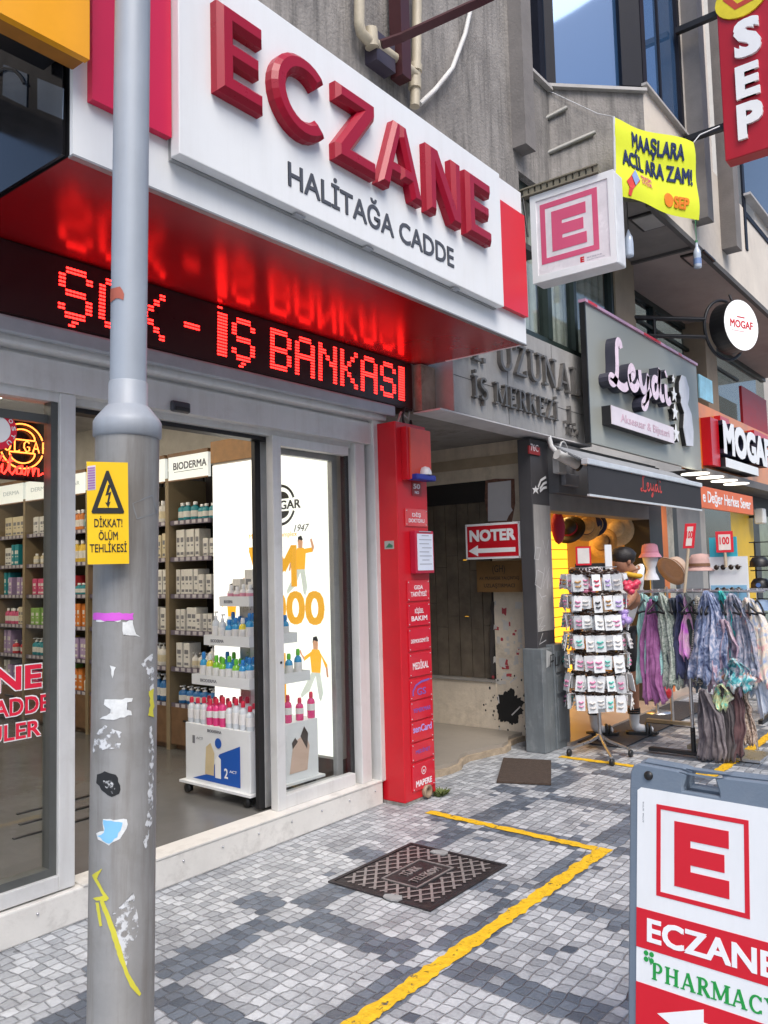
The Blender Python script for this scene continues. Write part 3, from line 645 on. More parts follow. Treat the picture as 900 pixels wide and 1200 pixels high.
# ------------------------------------------------------------------ tiered display stand with bottles, just inside the door
A_, B_ = V((2.985, 4.5-.0, 0)), None
def st(u, v, Z): return zp(u, v, Z)
c0 = zp(222, 914, .24); c1 = zp(412*.745, 934, .24); c2 = zp(368, 904, .24)      # three corners of the base tray
cen = (c0 + c2)/2; ang = math.atan2((c1-c0).y, (c1-c0).x); Wd = (c1-c0).length; Dp = (c2-c1).length
ds = thing('display_stand', (cen.x, cen.y, .15), 'white wheeled four tier display stand crowded with colourful bottles inside the door', 'display stand', rz=ang)
DW = M('stand_white', (.74, .76, .78), .35, var=.04); hw, hd_ = Wd/2, Dp/2
obj('base_tray', MB().box(-hw, hw, -hd_, hd_, .07, .085), DW, ds, True)
obj('base_box', MB().box(-hw+.03, hw-.03, -hd_+.03, hd_-.03, .085, .45, .004), DW, ds, True)
for sx in (-1, 1):
    for sy in (-1, 1):
        obj('caster', MB().lathe([(0, 0), (.03, 0), (.03, .03), (0, .03)], (sx*(hw-.06), sy*(hd_-.06)-.015, .035), 12, Matrix.Rotation(R(90), 3, 'X')).box(sx*(hw-.06)-.012, sx*(hw-.06)+.012, sy*(hd_-.06)-.02, sy*(hd_-.06)+.02, .04, .07), BLK, ds, True)
obj('mast', MB().box(-.05, .05, -.05, .05, .45, 1.3), STEEL, ds, True)
ff = frame((-hw+.03, -hd_+.0285, .085), (1, 0, 0), (0, 0, 1)); W2 = 2*hw-.06
obj('blue_print', MB().flat(ff, [(.12*W2, .02), (.86*W2, .02), (.86*W2, .27), (.55*W2, .2), (.4*W2, .07)], .001), M('blue_print', (.01, .09, .42), .45, var=0), ds, True)
mb = MB(); mb.text(ff, 'BIODERMA', .36*W2, .325, .22*W2, .018, 0, .001, .02); mb.text(ff, '1', .12*W2, .24, .025, .05, 0, .001); mb.text(ff, 'ACT', .18*W2, .27, .07, .014, 0, .001)
obj('lettering', mb, INK, ds, True)
obj('lettering', MB().text(ff, '2', .62*W2, .06, .035, .06, .001, .001, .02).text(ff, 'ACT', .7*W2, .1, .07, .015, .001, .001), WHV, ds, True)
obj('bottle_print', MB().flat(ff, [(.32*W2, .06), (.46*W2, .06), (.47*W2, .2), (.41*W2, .26), (.34*W2, .23)], .0015), M('print_cream', (.62, .5, .3), .5), ds, True)
obj('bottle_print', MB().flat(ff, [(.48*W2, .05), (.57*W2, .05), (.57*W2, .17), (.52*W2, .19), (.48*W2, .16)], .0017), WHV, ds, True)
obj('blue_dot', MB().flat(ff, [(.53*W2+q[0], .265+q[1]) for q in circ(.032, 20)], .0012), M('blue_print', (.01, .09, .42)), ds, True)
fs2 = frame((hw-.0285, -hd_+.03, .085), (0, 1, 0), (0, 0, 1)); D2 = 2*hd_-.06
obj('portrait_print', MB().flat(fs2, [(.55*D2, .05), (.82*D2, .05), (.86*D2, .2), (.8*D2, .28), (.66*D2, .25), (.6*D2, .2)], .001), M('print_flesh', (.62, .45, .36), .5, var=.1), ds, True)
obj('hair_print', MB().flat(fs2, [(.72*D2, .27), (.82*D2, .18), (.84*D2, .28), (.78*D2, .33)], .0014).flat(fs2, [(.6*D2, .2), (.68*D2, .24), (.64*D2, .27), (.59*D2, .24)], .0014), M('print_hair', (.06, .04, .03), .5), ds, True)
TIER = [(1.0, .45, .9), (.83, .70, .8), (.66, .95, .66), (.44, 1.2, .46)]
for k, (fw, z, fd) in enumerate(TIER):
    a, b2 = hw*fw - .01, hd_*fw - .01
    if k:
        tr = obj('tray', MB().box(-a, a, -b2, b2, z, z+.012).box(-a, a, -b2-.006, -b2, z-.005, z+.06).box(-a, a, b2, b2+.006, z-.005, z+.06).box(-a-.006, -a, -b2-.006, b2+.006, z-.005, z+.06).box(a, a+.006, -b2-.006, b2+.006, z-.005, z+.06), DW, ds, True)
        obj('lettering', MB().text(frame((-a, -b2-.006, z), (1, 0, 0), (0, 0, 1)), 'BIODERMA', .3*a, .015, .6*a, .02, 0, .001, .02), INK, tr, True)
def clear_mat(name, col):
    return M(name, col, .12, 0, .05, coat=.4)
PINKL = clear_mat('pink_liquid', (.75, .05, .22)); GRNL = clear_mat('green_liquid', (.22, .55, .04)); BLUL = clear_mat('blue_liquid', (.03, .3, .6)); YELL = clear_mat('yellow_liquid', (.75, .62, .05)); CLR = clear_mat('clear_bottle', (.62, .66, .7))
CRED = M('cap_red', (.6, .02, .06), .35); CGRN = M('cap_green', (.12, .5, .03), .35); CBLU = M('cap_blue', (.02, .2, .55), .35); LBLW = M('label_white', (.75, .74, .74), .45)
kinds = {'pink': (PINKL, CRED), 'green': (GRNL, CGRN), 'blue': (BLUL, CBLU), 'yellow': (YELL, CAPS), 'clear': (CLR, CRED), 'teal': (BLUL, CGRN), 'white': (LBLW, CAPS), 'pump': (CLR, CAPS)}
def stand_bottle(kind):
    k = ('s', kind)
    if k not in protos:
        body, cap = kinds[kind]
        o = obj('display_bottle', MB().lathe([(0, 0), (.44, 0), (.5, .04), (.5, .6), (.42, .7), (.2, .76), (.2, .8)], n=14), body, local=True)
        obj('cap', MB().lathe([(.26, .78), (.26, .92), (.2, 1.0), (0, 1.0)], n=12) if kind != 'pump' else MB().lathe([(.22, .8), (.22, .88), (.07, .88), (.07, 1.0), (0, 1.0)], n=10).box(-.1, .42, -.1, .1, .98, 1.04), cap, o, True)
        obj('label', MB().lathe([(.508, .18 if kind != 'pink' else .3), (.508, .55)], n=14), LBLW if kind != 'white' else M('label_pink', (.7, .3, .4)), o, True)
        o.location = (0, 0, -9); protos[k] = o
    return protos[k]
rows = [('bottom tier', .45, 1.0, ['clear', 'pink', 'pink', 'clear'], .175), ('second tier', .712, .83, ['yellow', 'green', 'teal', 'blue', 'green'], .18), ('third tier', .962, .66, ['pump', 'blue', 'blue', 'yellow'], .18), ('top tier', 1.212, .44, ['white', 'white', 'pump'], .13)]
ca, sa = math.cos(ang), math.sin(ang)
def onstand(lx, ly, lz): return (cen.x + lx*ca - ly*sa, cen.y + lx*sa + ly*ca, .15 + lz)
for nm, z, fw, ks, hh in rows:
    a, b2 = hw*fw-.06, hd_*fw-.06; nx = max(2, int(2*a/.058)); pts = []
    for i in range(nx+1): pts.append((-a + 2*a*i/nx, -b2, i))
    for i in range(1, nx): pts.append((-a + 2*a*i/nx, -b2+.09, i+1))
    for i in range(1, 6): pts.append((a, -b2 + 2*b2*i/5, i))
    for lx, ly, i in pts:
        kd = ks[(i//2) % len(ks)] if random.random() < .8 else random.choice(ks); s_ = hh*random.uniform(.82, 1.08)
        place(stand_bottle(kd), ('s', kd), onstand(lx, ly, z), (.052, .052, s_), f'small {kd} {"coloured " if kd not in ("clear", "pump") else ""}bottle on the {nm} of the display stand', 'bottle', f'{kd} bottles on the {nm} of the stand', ang)
for i, (lx, ly, s_) in enumerate([(-.08, .0, .16), (.02, .02, .22), (.1, -.02, .14)]):
    o = place(carton(0), ('c', 0), onstand(lx, ly, 1.212), (.1, .08, s_), ['short white carton on the top of the display stand', 'tallest white carton on top of the display stand', 'square white carton at the street side of the stand top'][i], 'carton', None, ang + R(90))
# ------------------------------------------------------------------ canopy over the pharmacy and its signs
cp = thing('shop_canopy', (3.2, 3.0, 3.05), 'boxed pharmacy canopy with white fascia and glossy deep red underside', 'canopy')
SOFF = M('glossy_red_soffit', (.30, .002, .005), .21, 0, .04, 2, .04, 8, spec=.6)
obj('soffit', MB().box(1.535, 4.855, 2.578, 3.46, 3.048, 3.07), SOFF, cp)
obj('fascia', MB().box(1.53, 4.86, 2.555, 2.575, 3.045, 4.1).box(4.84, 4.86, 2.575, 3.2, 3.045, 4.1), WHT, cp)
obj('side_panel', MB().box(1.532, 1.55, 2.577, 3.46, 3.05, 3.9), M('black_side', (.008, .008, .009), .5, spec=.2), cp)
obj('edge_trim', MB().box(1.528, 4.862, 2.55, 2.58, 3.038, 3.046), M('trim_grey', (.3, .3, .3), .4, .4), cp)
obj('top', MB().box(1.55, 4.84, 2.575, 3.2, 4.08, 4.1), WHT, cp)
sg = thing('pharmacy_sign', (3.2, 2.5, 3.15), 'long white pharmacy name sign with raised dark red block letters on the canopy front', 'sign')
obj('panel', MB().box(1.935, 4.44, 2.48, 2.535, 3.185, 4.05, .004), WHT, sg)
obj('panel_return', MB().box(1.94, 4.435, 2.535, 2.554, 3.18, 4.04), M('sign_return', (.32, .33, .33), .5), sg)
RP = M('magenta_red_panel', (.62, .006, .06), .3, 0, .05, 2)
obj('red_panel', MB().box(1.585, 1.93, 2.52, 2.553, 3.26, 4.1), RP, sg)
obj('red_panel', MB().box(4.45, 4.835, 2.52, 2.553, 3.22, 3.92), M('bright_red_panel', (.7, .006, .02), .3, 0, .05, 2), sg)
LRED = M('letter_red', (.33, .003, .022), .28, 0, .06, 5, spec=.3)
fr = front(2.48)
def raised(poly, nm='letter'): obj(nm, MB().prism(fr, poly, 0, .06, .022, .022), LRED, sg)
def Epoly(x, y, w, h, s): return [(x, y), (x+w, y), (x+w, y+s), (x+s, y+s), (x+s, y+(h-s)/2), (x+w*.92, y+(h-s)/2), (x+w*.92, y+(h+s)/2), (x+s, y+(h+s)/2), (x+s, y+h-s), (x+w, y+h-s), (x+w, y+h), (x, y+h)]
z0, hh, s = 3.50, .385, .088
raised(Epoly(2.095, z0, .25, hh, s))
cx, cz, ro, ri = 2.592, z0+hh/2, .194, .106
A0 = 42; pts = [(cx+ro*math.cos(R(A0+(360-2*A0)*i/22)), cz+ro*1.0*math.sin(R(A0+(360-2*A0)*i/22))) for i in range(23)] + [(cx+ri*math.cos(R(360-A0-(360-2*A0)*i/22)), cz+ri*math.sin(R(360-A0-(360-2*A0)*i/22))) for i in range(23)]
raised(pts)
x = 2.81; raised([(x, z0), (x+.3, z0), (x+.3, z0+s), (x+.13, z0+s), (x+.3, z0+hh-s*.9), (x+.3, z0+hh), (x+.01, z0+hh), (x+.01, z0+hh-s), (x+.17, z0+hh-s), (x, z0+s*.9)])
x = 3.13; ax = [(x, z0), (x+.092, z0), (x+.118, z0+.085), (x+.262, z0+.085), (x+.288, z0), (x+.38, z0), (x+.238, z0+hh), (x+.142, z0+hh)]
# the A has a counter: two halves meeting on its axis so the hole stays open
bm_l = [(x, z0), (x+.092, z0), (x+.115, z0+.08), (x+.19, z0+.08), (x+.19, z0+.16), (x+.138, z0+.16), (x+.19, z0+.31), (x+.19, z0+hh), (x+.142, z0+hh)]
bm_r = [(2*(x+.19)-a, b) for a, b in bm_l][::-1]
ml = MB().prism(fr, bm_l, 0, .06, .02, .02).prism(fr, bm_r, 0, .0603, .02, .02); obj('letter', ml, LRED, sg)
x = 3.56; raised([(x, z0), (x+.085, z0), (x+.085, z0+.23), (x+.235, z0), (x+.335, z0), (x+.335, z0+hh), (x+.25, z0+hh), (x+.25, z0+.155), (x+.1, z0+hh), (x, z0+hh)])
raised(Epoly(3.96, z0, .27, hh, s))
obj('lettering', MB().text(fr, 'HALİTAĞA CADDE', 2.53, 3.275, 1.34, .112, 0, .004, .012), M('grey_letters', (.07, .075, .09), .5, var=.05), sg)
obj('bracket', MB().box(2.6, 2.66, 2.5, 2.53, 3.172, 3.18).box(3.1, 3.16, 2.5, 2.53, 3.172, 3.18).box(3.9, 3.96, 2.5, 2.53, 3.172, 3.18), STEEL, sg)

# LED ticker: every lit diode is its own little lens
FONT = {'S': '01110 10001 10000 01110 00001 10001 01110', 'O': '01110 10001 10001 10001 10001 10001 01110', 'K': '10001 10010 10100 11000 10100 10010 10001', '-': '000 000 000 111 000 000 000',
        'I': '111 010 010 010 010 010 111', 'B': '11110 10001 10001 11110 10001 10001 11110', 'A': '01110 10001 10001 11111 10001 10001 10001', 'N': '10001 11001 10101 10011 10001 10001 10001', ' ': '00 00 00 00 00 00 00', 'i': '11 11 11 11 11 11 11'}
ld = thing('led_display', (3.2, 3.5, 2.67), 'long dark ticker display with glowing red dot lettering under the red canopy', 'led display')
obj('housing', MB().box(.6, 4.745, 3.43, 3.6, 2.7, 3.045, .004), M('display_housing', (.03, .006, .006), .45, 0, .1, 3), ld)
obj('screen', MB().box(.62, 4.735, 3.424, 3.43, 2.715, 3.035), M('display_screen', (.035, .004, .005), .3, 0, .1, 6), ld)
obj('end_cap', MB().box(4.735, 4.75, 3.424, 3.6, 2.7, 3.045), M('display_cap', (.2, .17, .16), .5), ld)
DOT = M('red_diode', (1, .02, .01), .4, emit=6, ecol=(1, .012, .01), var=0)
mb = MB(); pz, px_ = .0178, .0174; x = 1.985; ztop = 2.995
def dot(x, z): mb.add([(x-.0078, 3.4225, z-.0048), (x+.0078, 3.4225, z-.0048), (x+.0078, 3.4225, z+.0048), (x-.0078, 3.4225, z+.0048)], [[0, 1, 2, 3]])
for ch in ['S,', 'O', 'K', ' ', '-', ' ', 'i.', 'S,', ' ', 'B', 'A', 'N', 'K', 'A', 'S', 'i']:
    g = FONT[ch[0]].split(); wch = len(g[0])
    for r_, row in enumerate(g):
        for c_, bit in enumerate(row):
            if bit == '1':
                for a in (0, 1):
                    for b in (0, 1): dot(x + (c_*2+a)*px_ + (6-r_)*.001, ztop - (r_*2+b)*pz)
    if len(ch) > 1:
        if ch[1] == ',':
            for a in (4, 5): dot(x+a*px_, ztop-14.2*pz); dot(x+(a-1)*px_, ztop-15.2*pz)
        else:
            for a in (0, 1): dot(x+a*px_+.006, ztop+1.9*pz)
    x += (wch*2 + (2 if ch != ' ' else 1))*px_
obj('diodes', mb, DOT, ld)

# orange neighbour sign and glossy black panel with drawn reflections above the left end
zO = yp(105, 70, 2.46).z; xO = yp(105, 70, 2.46).x
nb = thing('orange_sign', (1.2, 2.5, 3.43), 'plain orange box sign cut off at the top left above the glossy black panel', 'sign')
obj('panel', MB().box(-.5, xO, 2.46, 2.49, zO, 4.4), M('orange_panel', (.86, .37, .008), .4, 0, .06, 3), nb)
obj('underside', MB().box(-.5, xO-.005, 2.49, 2.56, zO+.002, zO+.03), M('orange_underside', (.36, .14, .015), .6, 0, .2, 6), nb)
gl = thing('glossy_side_panel', (1.5, 3.0, 3.06), 'glossy black side panel with two bluish reflections drawn on it under the orange sign, left of the canopy', 'window')
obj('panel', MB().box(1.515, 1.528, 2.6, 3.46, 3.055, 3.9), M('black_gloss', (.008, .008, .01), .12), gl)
REFL = M('reflection_tint', (.22, .27, .34), .12, .75, 0)
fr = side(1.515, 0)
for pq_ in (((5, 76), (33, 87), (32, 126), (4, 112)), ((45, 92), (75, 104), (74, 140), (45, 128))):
    obj('pane', MB().prism(fr, [(-q.y, q.z) for q in (xp(*p, 1.515) for p in pq_)], 0, .004), REFL, gl)  # pale skewed quads drawn as reflections in the black panel, no real panes
obj('frame', MB().box(.4, 1.5, 2.62, 2.7, 3.4, 4.2), BLK, gl)
cb = [tuple(xp(u_, v_, 1.505)) for u_, v_ in ((-6, 85), (6, 80), (16, 82), (24, 90), (28, 98))]
tag(obj('loose_cable', MB().tube(cb, .006), BLK), 'thin black cable looping over the glossy black panel under the orange sign', 'cable')

# ------------------------------------------------------------------ street pole
PX, PY, PR = 1.489, 2.222, .097
GALV = M('galvanised_pole', (.225, .222, .215), .5, .12, .15, 4, .08, 30, dirt=.8, dcol=(.18, .17, .155), dscale=4.5, streak=.8, scol=(.13, .115, .1))
pl = thing('street_pole', (PX, PY, 0), 'grey galvanised street lamp pole covered in torn stickers and paint in the foreground', 'lamp pole')
obj('lower_shaft', MB().lathe([(.108, 0), (.108, .05), (PR, .06), (PR, 2.0)], (PX, PY, 0), 32), GALV, pl)
obj('collar', MB().lathe([(.096, 1.985), (.104, 1.99), (.104, 2.035), (.099, 2.045), (.067, 2.085), (.06, 2.09), (.06, 2.16), (.057, 2.165)], (PX, PY, 0), 32), M('pole_collar', (.32, .345, .38), .5, .1, .08, 5, streak=.3, scol=(.22, .22, .22)), pl)
obj('upper_shaft', MB().lathe([(.0562, 2.1), (.0545, 6.5)], (PX, PY, 0), 32), M('pole_upper', (.33, .365, .41), .5, .1, .06, 5, streak=.2, scol=(.25, .25, .26)), pl)
obj('clamp', MB().lathe([(.108, .135), (.111, .14), (.111, .155), (.108, .16)], (PX, PY, 0), 32).tube([(PX-.09, PY-.07, .148), (PX-.115, PY-.09, .15), (PX-.12, PY-.095, .19)], .008), STEEL, pl)
def stick(nm, px, mat, lift, top=False): obj(nm, poly_cylinder_patch(PX, PY, (.056 if top else PR)+lift, px, rag=1.1 if nm not in ('pen_line', 'yellow_paint') else .4), mat, pl)
PAPW = M('torn_paper', (.66, .67, .66), .8, 0, .15, 40); CHALK = M('white_scrape', (.5, .51, .51), .7, 0, .2, 60)
def scrape():
    mt = M('scraped_glue', (.6, .61, .62), .75, 0, .1, 50); t = mt.node_tree; b = t.nodes['Principled BSDF']
    tc = t.nodes.new('ShaderNodeTexCoord'); n = t.nodes.new('ShaderNodeTexNoise'); n.inputs['Scale'].default_value = 45; n.inputs['Detail'].default_value = 6
    t.links.new(tc.outputs['Object'], n.inputs['Vector']); mr = t.nodes.new('ShaderNodeMapRange'); mr.inputs[1].default_value = .45; mr.inputs[2].default_value = .56
    t.links.new(n.outputs['Fac'], mr.inputs[0]); t.links.new(mr.outputs[0], b.inputs['Alpha']); return mt
SCR = scrape()
stick('sticker', [(109, 719), (156, 718), (156, 726), (130, 728), (109, 727)], M('magenta_tape', (.62, .1, .6), .5), .001)
stick('sticker', [(112, 724), (140, 722), (141, 728), (112, 729)], PAPW, .0006)
stick('torn_paper', [(143, 729), (155, 727), (159, 743), (164, 746), (150, 741), (144, 744)], PAPW, .001)
stick('torn_paper', [(128, 780), (135, 782), (131, 795)], PAPW, .001)
stick('torn_paper', [(122, 820), (155, 818), (154, 822), (136, 828), (153, 833), (154, 838), (136, 843), (116, 843), (132, 834), (121, 826)], PAPW, .001)
stick('torn_paper', [(110, 862), (122, 850), (142, 858), (140, 865), (128, 868), (141, 871), (139, 877), (120, 879), (112, 884), (107, 884)], SCR, .001)
stick('scrape', [(172, 770), (179, 764), (181, 800), (178, 830), (174, 800), (166, 788), (173, 790), (165, 778)], SCR, .001)
stick('yellow_scrape', [(174, 810), (180, 806), (180, 840), (173, 838), (176, 826)], M('yellow_marker', (.6, .55, .05), .6), .0012)
stick('scrape', [(172, 855), (177, 850), (180, 880), (178, 960), (170, 995), (167, 985), (173, 950), (174, 880)], SCR, .001)
stick('black_sticker', [(113, 908), (122, 904), (135, 908), (140, 920), (139, 930), (130, 934), (118, 926), (112, 918)], BLK, .001)
stick('black_sticker_print', [(120, 915), (130, 914), (135, 922), (131, 930), (123, 923)], SCR, .0016)
stick('blue_sticker', [(120, 961), (143, 964), (137, 981), (127, 989), (113, 980), (121, 976)], M('pale_blue_paper', (.2, .48, .72), .6), .0014)
stick('sticker', [(148, 960), (149, 966), (140, 983), (127, 991), (114, 984), (112, 977), (121, 974), (120, 960)], PAPW, .0008)
stick('scrape', [(136, 1075), (158, 1062), (162, 1085), (152, 1120), (146, 1135), (140, 1110), (134, 1092)], SCR, .001)
stick('torn_paper', [(130, 1072), (150, 1062), (156, 1046), (158, 1060), (150, 1070)], SCR, .0012)
YM = M('yellow_marker', (.6, .55, .05))
stick('yellow_paint', [(107, 1026), (119, 1018), (113, 1030), (121, 1045), (127, 1053), (124, 1056), (112, 1056), (108, 1053), (120, 1050), (111, 1034)], YM, .0012)
stick('yellow_paint', [(116, 1056), (121, 1056), (135, 1090), (150, 1140), (165, 1164), (163, 1167), (152, 1156), (138, 1122), (128, 1090)], YM, .0011)
stick('yellow_paint', [(111, 1058), (115, 1058), (119, 1085), (116, 1086)], YM, .0013)
PEN = M('pen_line', (.2, .21, .22), .6, var=0)
for a in ([(155, 590), (178, 580), (184, 600), (160, 608)],):
    for i in range(4):
        q0, q1 = V(a[i]), V(a[(i+1) % 4]); n = (q1-q0).normalized(); n = V((-n.y, n.x))*.55
        stick('pen_line', [q0+n, q1+n, q1-n, q0-n], PEN, .0008)
stick('torn_tape', [(129, 339), (140, 336), (145, 345), (144, 352), (135, 350), (129, 355)], M('red_brown_tape', (.4, .1, .06), .5), .002, True)
def leanrot():
    ax = V((0, 0, 1)).cross(V((_r0.x, _r0.y, 0)).normalized()); return Matrix.Rotation(.0145, 4, ax)
pl.rotation_mode = 'QUATERNION'; pl.rotation_quaternion = leanrot().to_quaternion()
# yellow warning plate
wc = yp(126.5, 601, 2.108)
ws = thing('warning_sign', wc, 'yellow electric danger plate with black lightning triangle strapped to the street pole', 'warning sign')
rt = V((math.cos(R(30)), -math.sin(R(30)), 0)); fr = frame(wc, rt, (-.012, 0, 1)) @ Matrix.Diagonal((.83, .92, 1, 1)); wW, wH = .139, .326
YPL = M('yellow_plate', (.80, .50, .006), .42, 0, .05, 6)
mb = MB(); N_ = 8
def bend(x): return 0.0
prev = None; vs = []; 
for i in range(N_+1):
    xx = -wW/2 + wW*i/N_
    for zz in (-wH/2, wH/2):
        for dd in (0, -.002): vs.append(fr @ V((xx, zz, bend(xx)+dd)))
fs = []
for i in range(N_): o = 4*i; fs += [[o, o+4, o+6, o+2], [o+1, o+3, o+7, o+5], [o, o+1, o+5, o+4], [o+2, o+6, o+7, o+3]]
fs += [[0, 2, 3, 1], [4*N_, 4*N_+1, 4*N_+3, 4*N_+2]]
obj('plate', MB().add(vs, fs), YPL, ws)
INKP = M('sign_black', (.012, .012, .012), .5, var=0)
mb = MB()
def tri(cx, cy, r): return [(cx + r*math.cos(R(a)), cy + r*math.sin(R(a))) for a in (90, 210, 330)]
mb.prism(fr, [(-.052, -.002), (.052, -.002), (.055, .004), (.004, .135), (-.004, .135), (-.055, .004)], .0008, .0018)
mb.text(fr, 'DİKKAT!', -.046, -.045, .094, .026, .0005, .001, .01); mb.text(fr, 'ÖLÜM', -.032, -.086, .064, .026, .0005, .001, .01); mb.text(fr, 'TEHLİKESİ', -.062, -.125, .124, .026, .0002, .001, .01)
for i in range(len(mb.v)): q = fr.inverted() @ mb.v[i]; mb.v[i] = fr @ V((q.x, q.y, q.z + bend(q.x)))
obj('lettering', mb, INKP, ws)
obj('triangle_field', MB().prism(fr, [(-.034, .016), (.034, .016), (0, .104)], .001, .0022), YPL, ws)
obj('lightning_bolt', MB().prism(fr, [(.002, .09), (-.008, .055), (.003, .058), (-.003, .032), (-.009, .034), (.001, .016), (.009, .036), (.004, .034), (.012, .068), (.002, .064), (.012, .09)], .0022, .0032), INKP, ws)
mb = MB()
for i in range(9): mb.flat(fr, [(-.066, .075+i*.008), (-.042, .078+i*.008), (-.042, .082+i*.008), (-.066, .079+i*.008)], -.002)
obj('barcode_label', MB().flat(fr, [(-.067, .07), (-.04, .074), (-.04, .152), (-.067, .148)], -.004).add([], []), M('pale_label', (.6, .55, .6), .6), ws)
obj('barcode_lines', mb, M('purple_ink', (.35, .15, .4), .6), ws)
for v_ in ws.children:
    if v_.name.startswith('barcode'):
        for q in v_.data.vertices: q.co += (fr.to_3x3() @ V((0, 0, .0045)))

# ------------------------------------------------------------------ red directory column between shop and entrance
tt = thing('directory_pillar', (4.54, 3.39, 0), 'tall red steel directory pillar with doctors and company plates between shop and passage', 'directory pillar')
obj('cabinet', MB().box(4.372, 4.725, 3.312, 3.5, .02, 2.565, .006), RED, tt)
obj('base_trim', MB().box(4.37, 4.73, 3.315, 3.5, 0, .02), CONC, tt)
fr = front(3.312)
al = obj('alarm_box', MB().box(4.455, 4.7, 3.25, 3.311, 2.17, 2.525, .005), M('alarm_red', (.62, .06, .035), .35), tt)
obj('alarm_side', MB().box(4.43, 4.455, 3.262, 3.311, 2.165, 2.53), RED, al)
obj('alarm_tray', MB().box(4.465, 4.69, 3.205, 3.29, 2.165, 2.205, .008), M('blue_plastic', (.02, .03, .28), .4), al)
obj('alarm_lamp', MB().lathe([(.045, 2.205), (.043, 2.23), (.03, 2.255), (.0, 2.265)], (4.6, 3.235, 0), 14), M('milky_lamp', (.7, .7, .72), .3), al)
PLM = [M('plate_red', (.6, .012, .03), .18, 0, .06, 8, coat=.5), M('plate_rose', (.62, .05, .06), .2, 0, .1, 8, coat=.5)]
VIO = M('violet_print', (.16, .1, .42), .45); WPR = M('plate_white', (.8, .72, .74), .5, var=0)
def plate(v0, v1, draw, mi=0, x0=4.45, x1=4.705):
    za = yp(490, v1, 3.31).z; zb = yp(490, v0, 3.31).z
    p_ = obj('name_plate', MB().box(x0, x1, 3.304, 3.311, za, zb, .001), PLM[mi], tt)
    mb = MB()
    for sx in (x0+.012, x1-.012):
        for sz in (za+.012, zb-.012): mb.lathe([(.004, 0), (.004, .003), (0, .004)], (sx, 3.304, sz), 8, Matrix.Rotation(R(90), 3, 'X'))
    obj('screw', mb, STEEL, p_)
    f2 = frame((x0, 3.304, za), (1, 0, 0), (0, 0, 1)); W_, H_ = x1-x0, zb-za
    mb, mat = MB(), WPR; mat = draw(mb, f2, W_, H_) or WPR
    obj('lettering', mb, mat, p_)
def two(a, b): 
    def d(mb, f, W_, H_): mb.text(f, a, .3*W_, .56*H_, .4*W_, .2*H_, 0, .001, .02); mb.text(f, b, .14*W_, .22*H_, .72*W_, .22*H_, 0, .001, .02)
    return d
def one(a, w_=.76, h_=.2, y_=.35, bold=.02, mat=None):
    def d(mb, f, W_, H_): mb.text(f, a, (1-w_)/2*W_, y_*H_, w_*W_, h_*H_, 0, .001, bold); return mat
    return d
plate(597, 617, two('DİŞ', 'DOKTORU'), 1)
plate(680, 704, two('GIDA', 'TAKVİYESİ')); plate(707, 733, two('KİŞİSEL', 'BAKIM')); plate(736, 762, one('DERMOKOZMETİK', .82, .17)); plate(765, 792, one('MEDİKAL', .72, .3, .3))
def swoosh(mb, f, W_, H_):
    P = [(.12, .2), (.12, .45), (.25, .72), (.5, .86), (.88, .92)]; mb.ribbon(f, [(a*W_, b*H_) for a, b in P], .1*H_, .001); mb.text(f, 'GS', .3*W_, .2*H_, .4*W_, .35*H_, 0, .001, .01); return VIO
plate(796, 819, swoosh); plate(821, 843, one('YEMEKMAR', .8, .22, .4, .01, VIO)); plate(845, 868, one('senCard', .84, .36, .45, .015, M('violet_pale', (.4, .35, .75), .45)), 0); plate(870, 891, one('MEDİNET', .66, .2, .4, .01, VIO))
def mapf(mb, f, W_, H_):
    mb.text(f, 'MAPERE', .14*W_, .14*H_, .72*W_, .22*H_, 0, .001, .035); ring(mb, f, (.5*W_, .68*H_), .085*W_, .105*W_, 0, 360, .0012); mb.text(f, 'm', .46*W_, .62*H_, .08*W_, .12*H_, 0, .001, .02)
plate(894, 926, mapf)
f2 = frame((4.55, 3.311, yp(485, 581, 3.31).z), (1, 0, 0), (0, 0, 1))
obj('number_plate', MB().fbox(f2, -.01, .1, 0, .1, .0005, .003), M('number_red', (.3, .02, .02), .4), tt)
obj('lettering', MB().text(f2, '50', .005, .05, .08, .035, .003, .001, .03).text(f2, 'NO', .02, .015, .05, .02, .003, .001, .03), WPR, tt)
zn, zt = yp(490, 672, 3.27).z, yp(490, 622, 3.27).z
nb_ = obj('notice_frame', MB().box(4.5, 4.72, 3.265, 3.311, zn, zt, .004), M('notice_crimson', (.45, .01, .04), .4), tt)
obj('notice_paper', MB().box(4.522, 4.705, 3.262, 3.265, zn+.02, zt-.02), M('blue_white_paper', (.66, .7, .8), .5, var=.03), nb_)
f2 = frame((4.522, 3.262, zn), (1, 0, 0), (0, 0, 1)); mb = MB()
for i in range(9): mb.flat(f2, [(.02 + (.03 if i % 3 == 1 else 0), .06+i*.028), (.165-(.03 if i % 2 else 0), .06+i*.028), (.165-(.03 if i % 2 else 0), .066+i*.028), (.02+(.03 if i % 3 == 1 else 0), .066+i*.028)], .001)
obj('notice_print', mb, M('faint_print', (.35, .36, .42), .6, var=0), nb_)
f2 = frame((4.3725, 3.42, yp(455, 640, 3.4).z), (0, -1, 0), (0, 0, 1))
obj('side_label', MB().fbox(f2, -.01, .07, -.02, .035, .0, .002), M('grey_label', (.35, .35, .33), .5), tt)
obj('side_print', MB().flat(f2, [(0, -.01), (.03, .02), (.06, .005), (.06, -.012)], .0025), M('green_print', (.03, .15, .08), .5), tt)
obj('drain_outlet', MB().lathe([(.04, 0), (.045, .03), (.03, .034), (.028, .005), (0, .004)], (4.6, 3.312, .055), 16, Matrix.Rotation(R(90), 3, 'X')), M('rusty_pipe', (.3, .22, .15), .6, .3), tt)
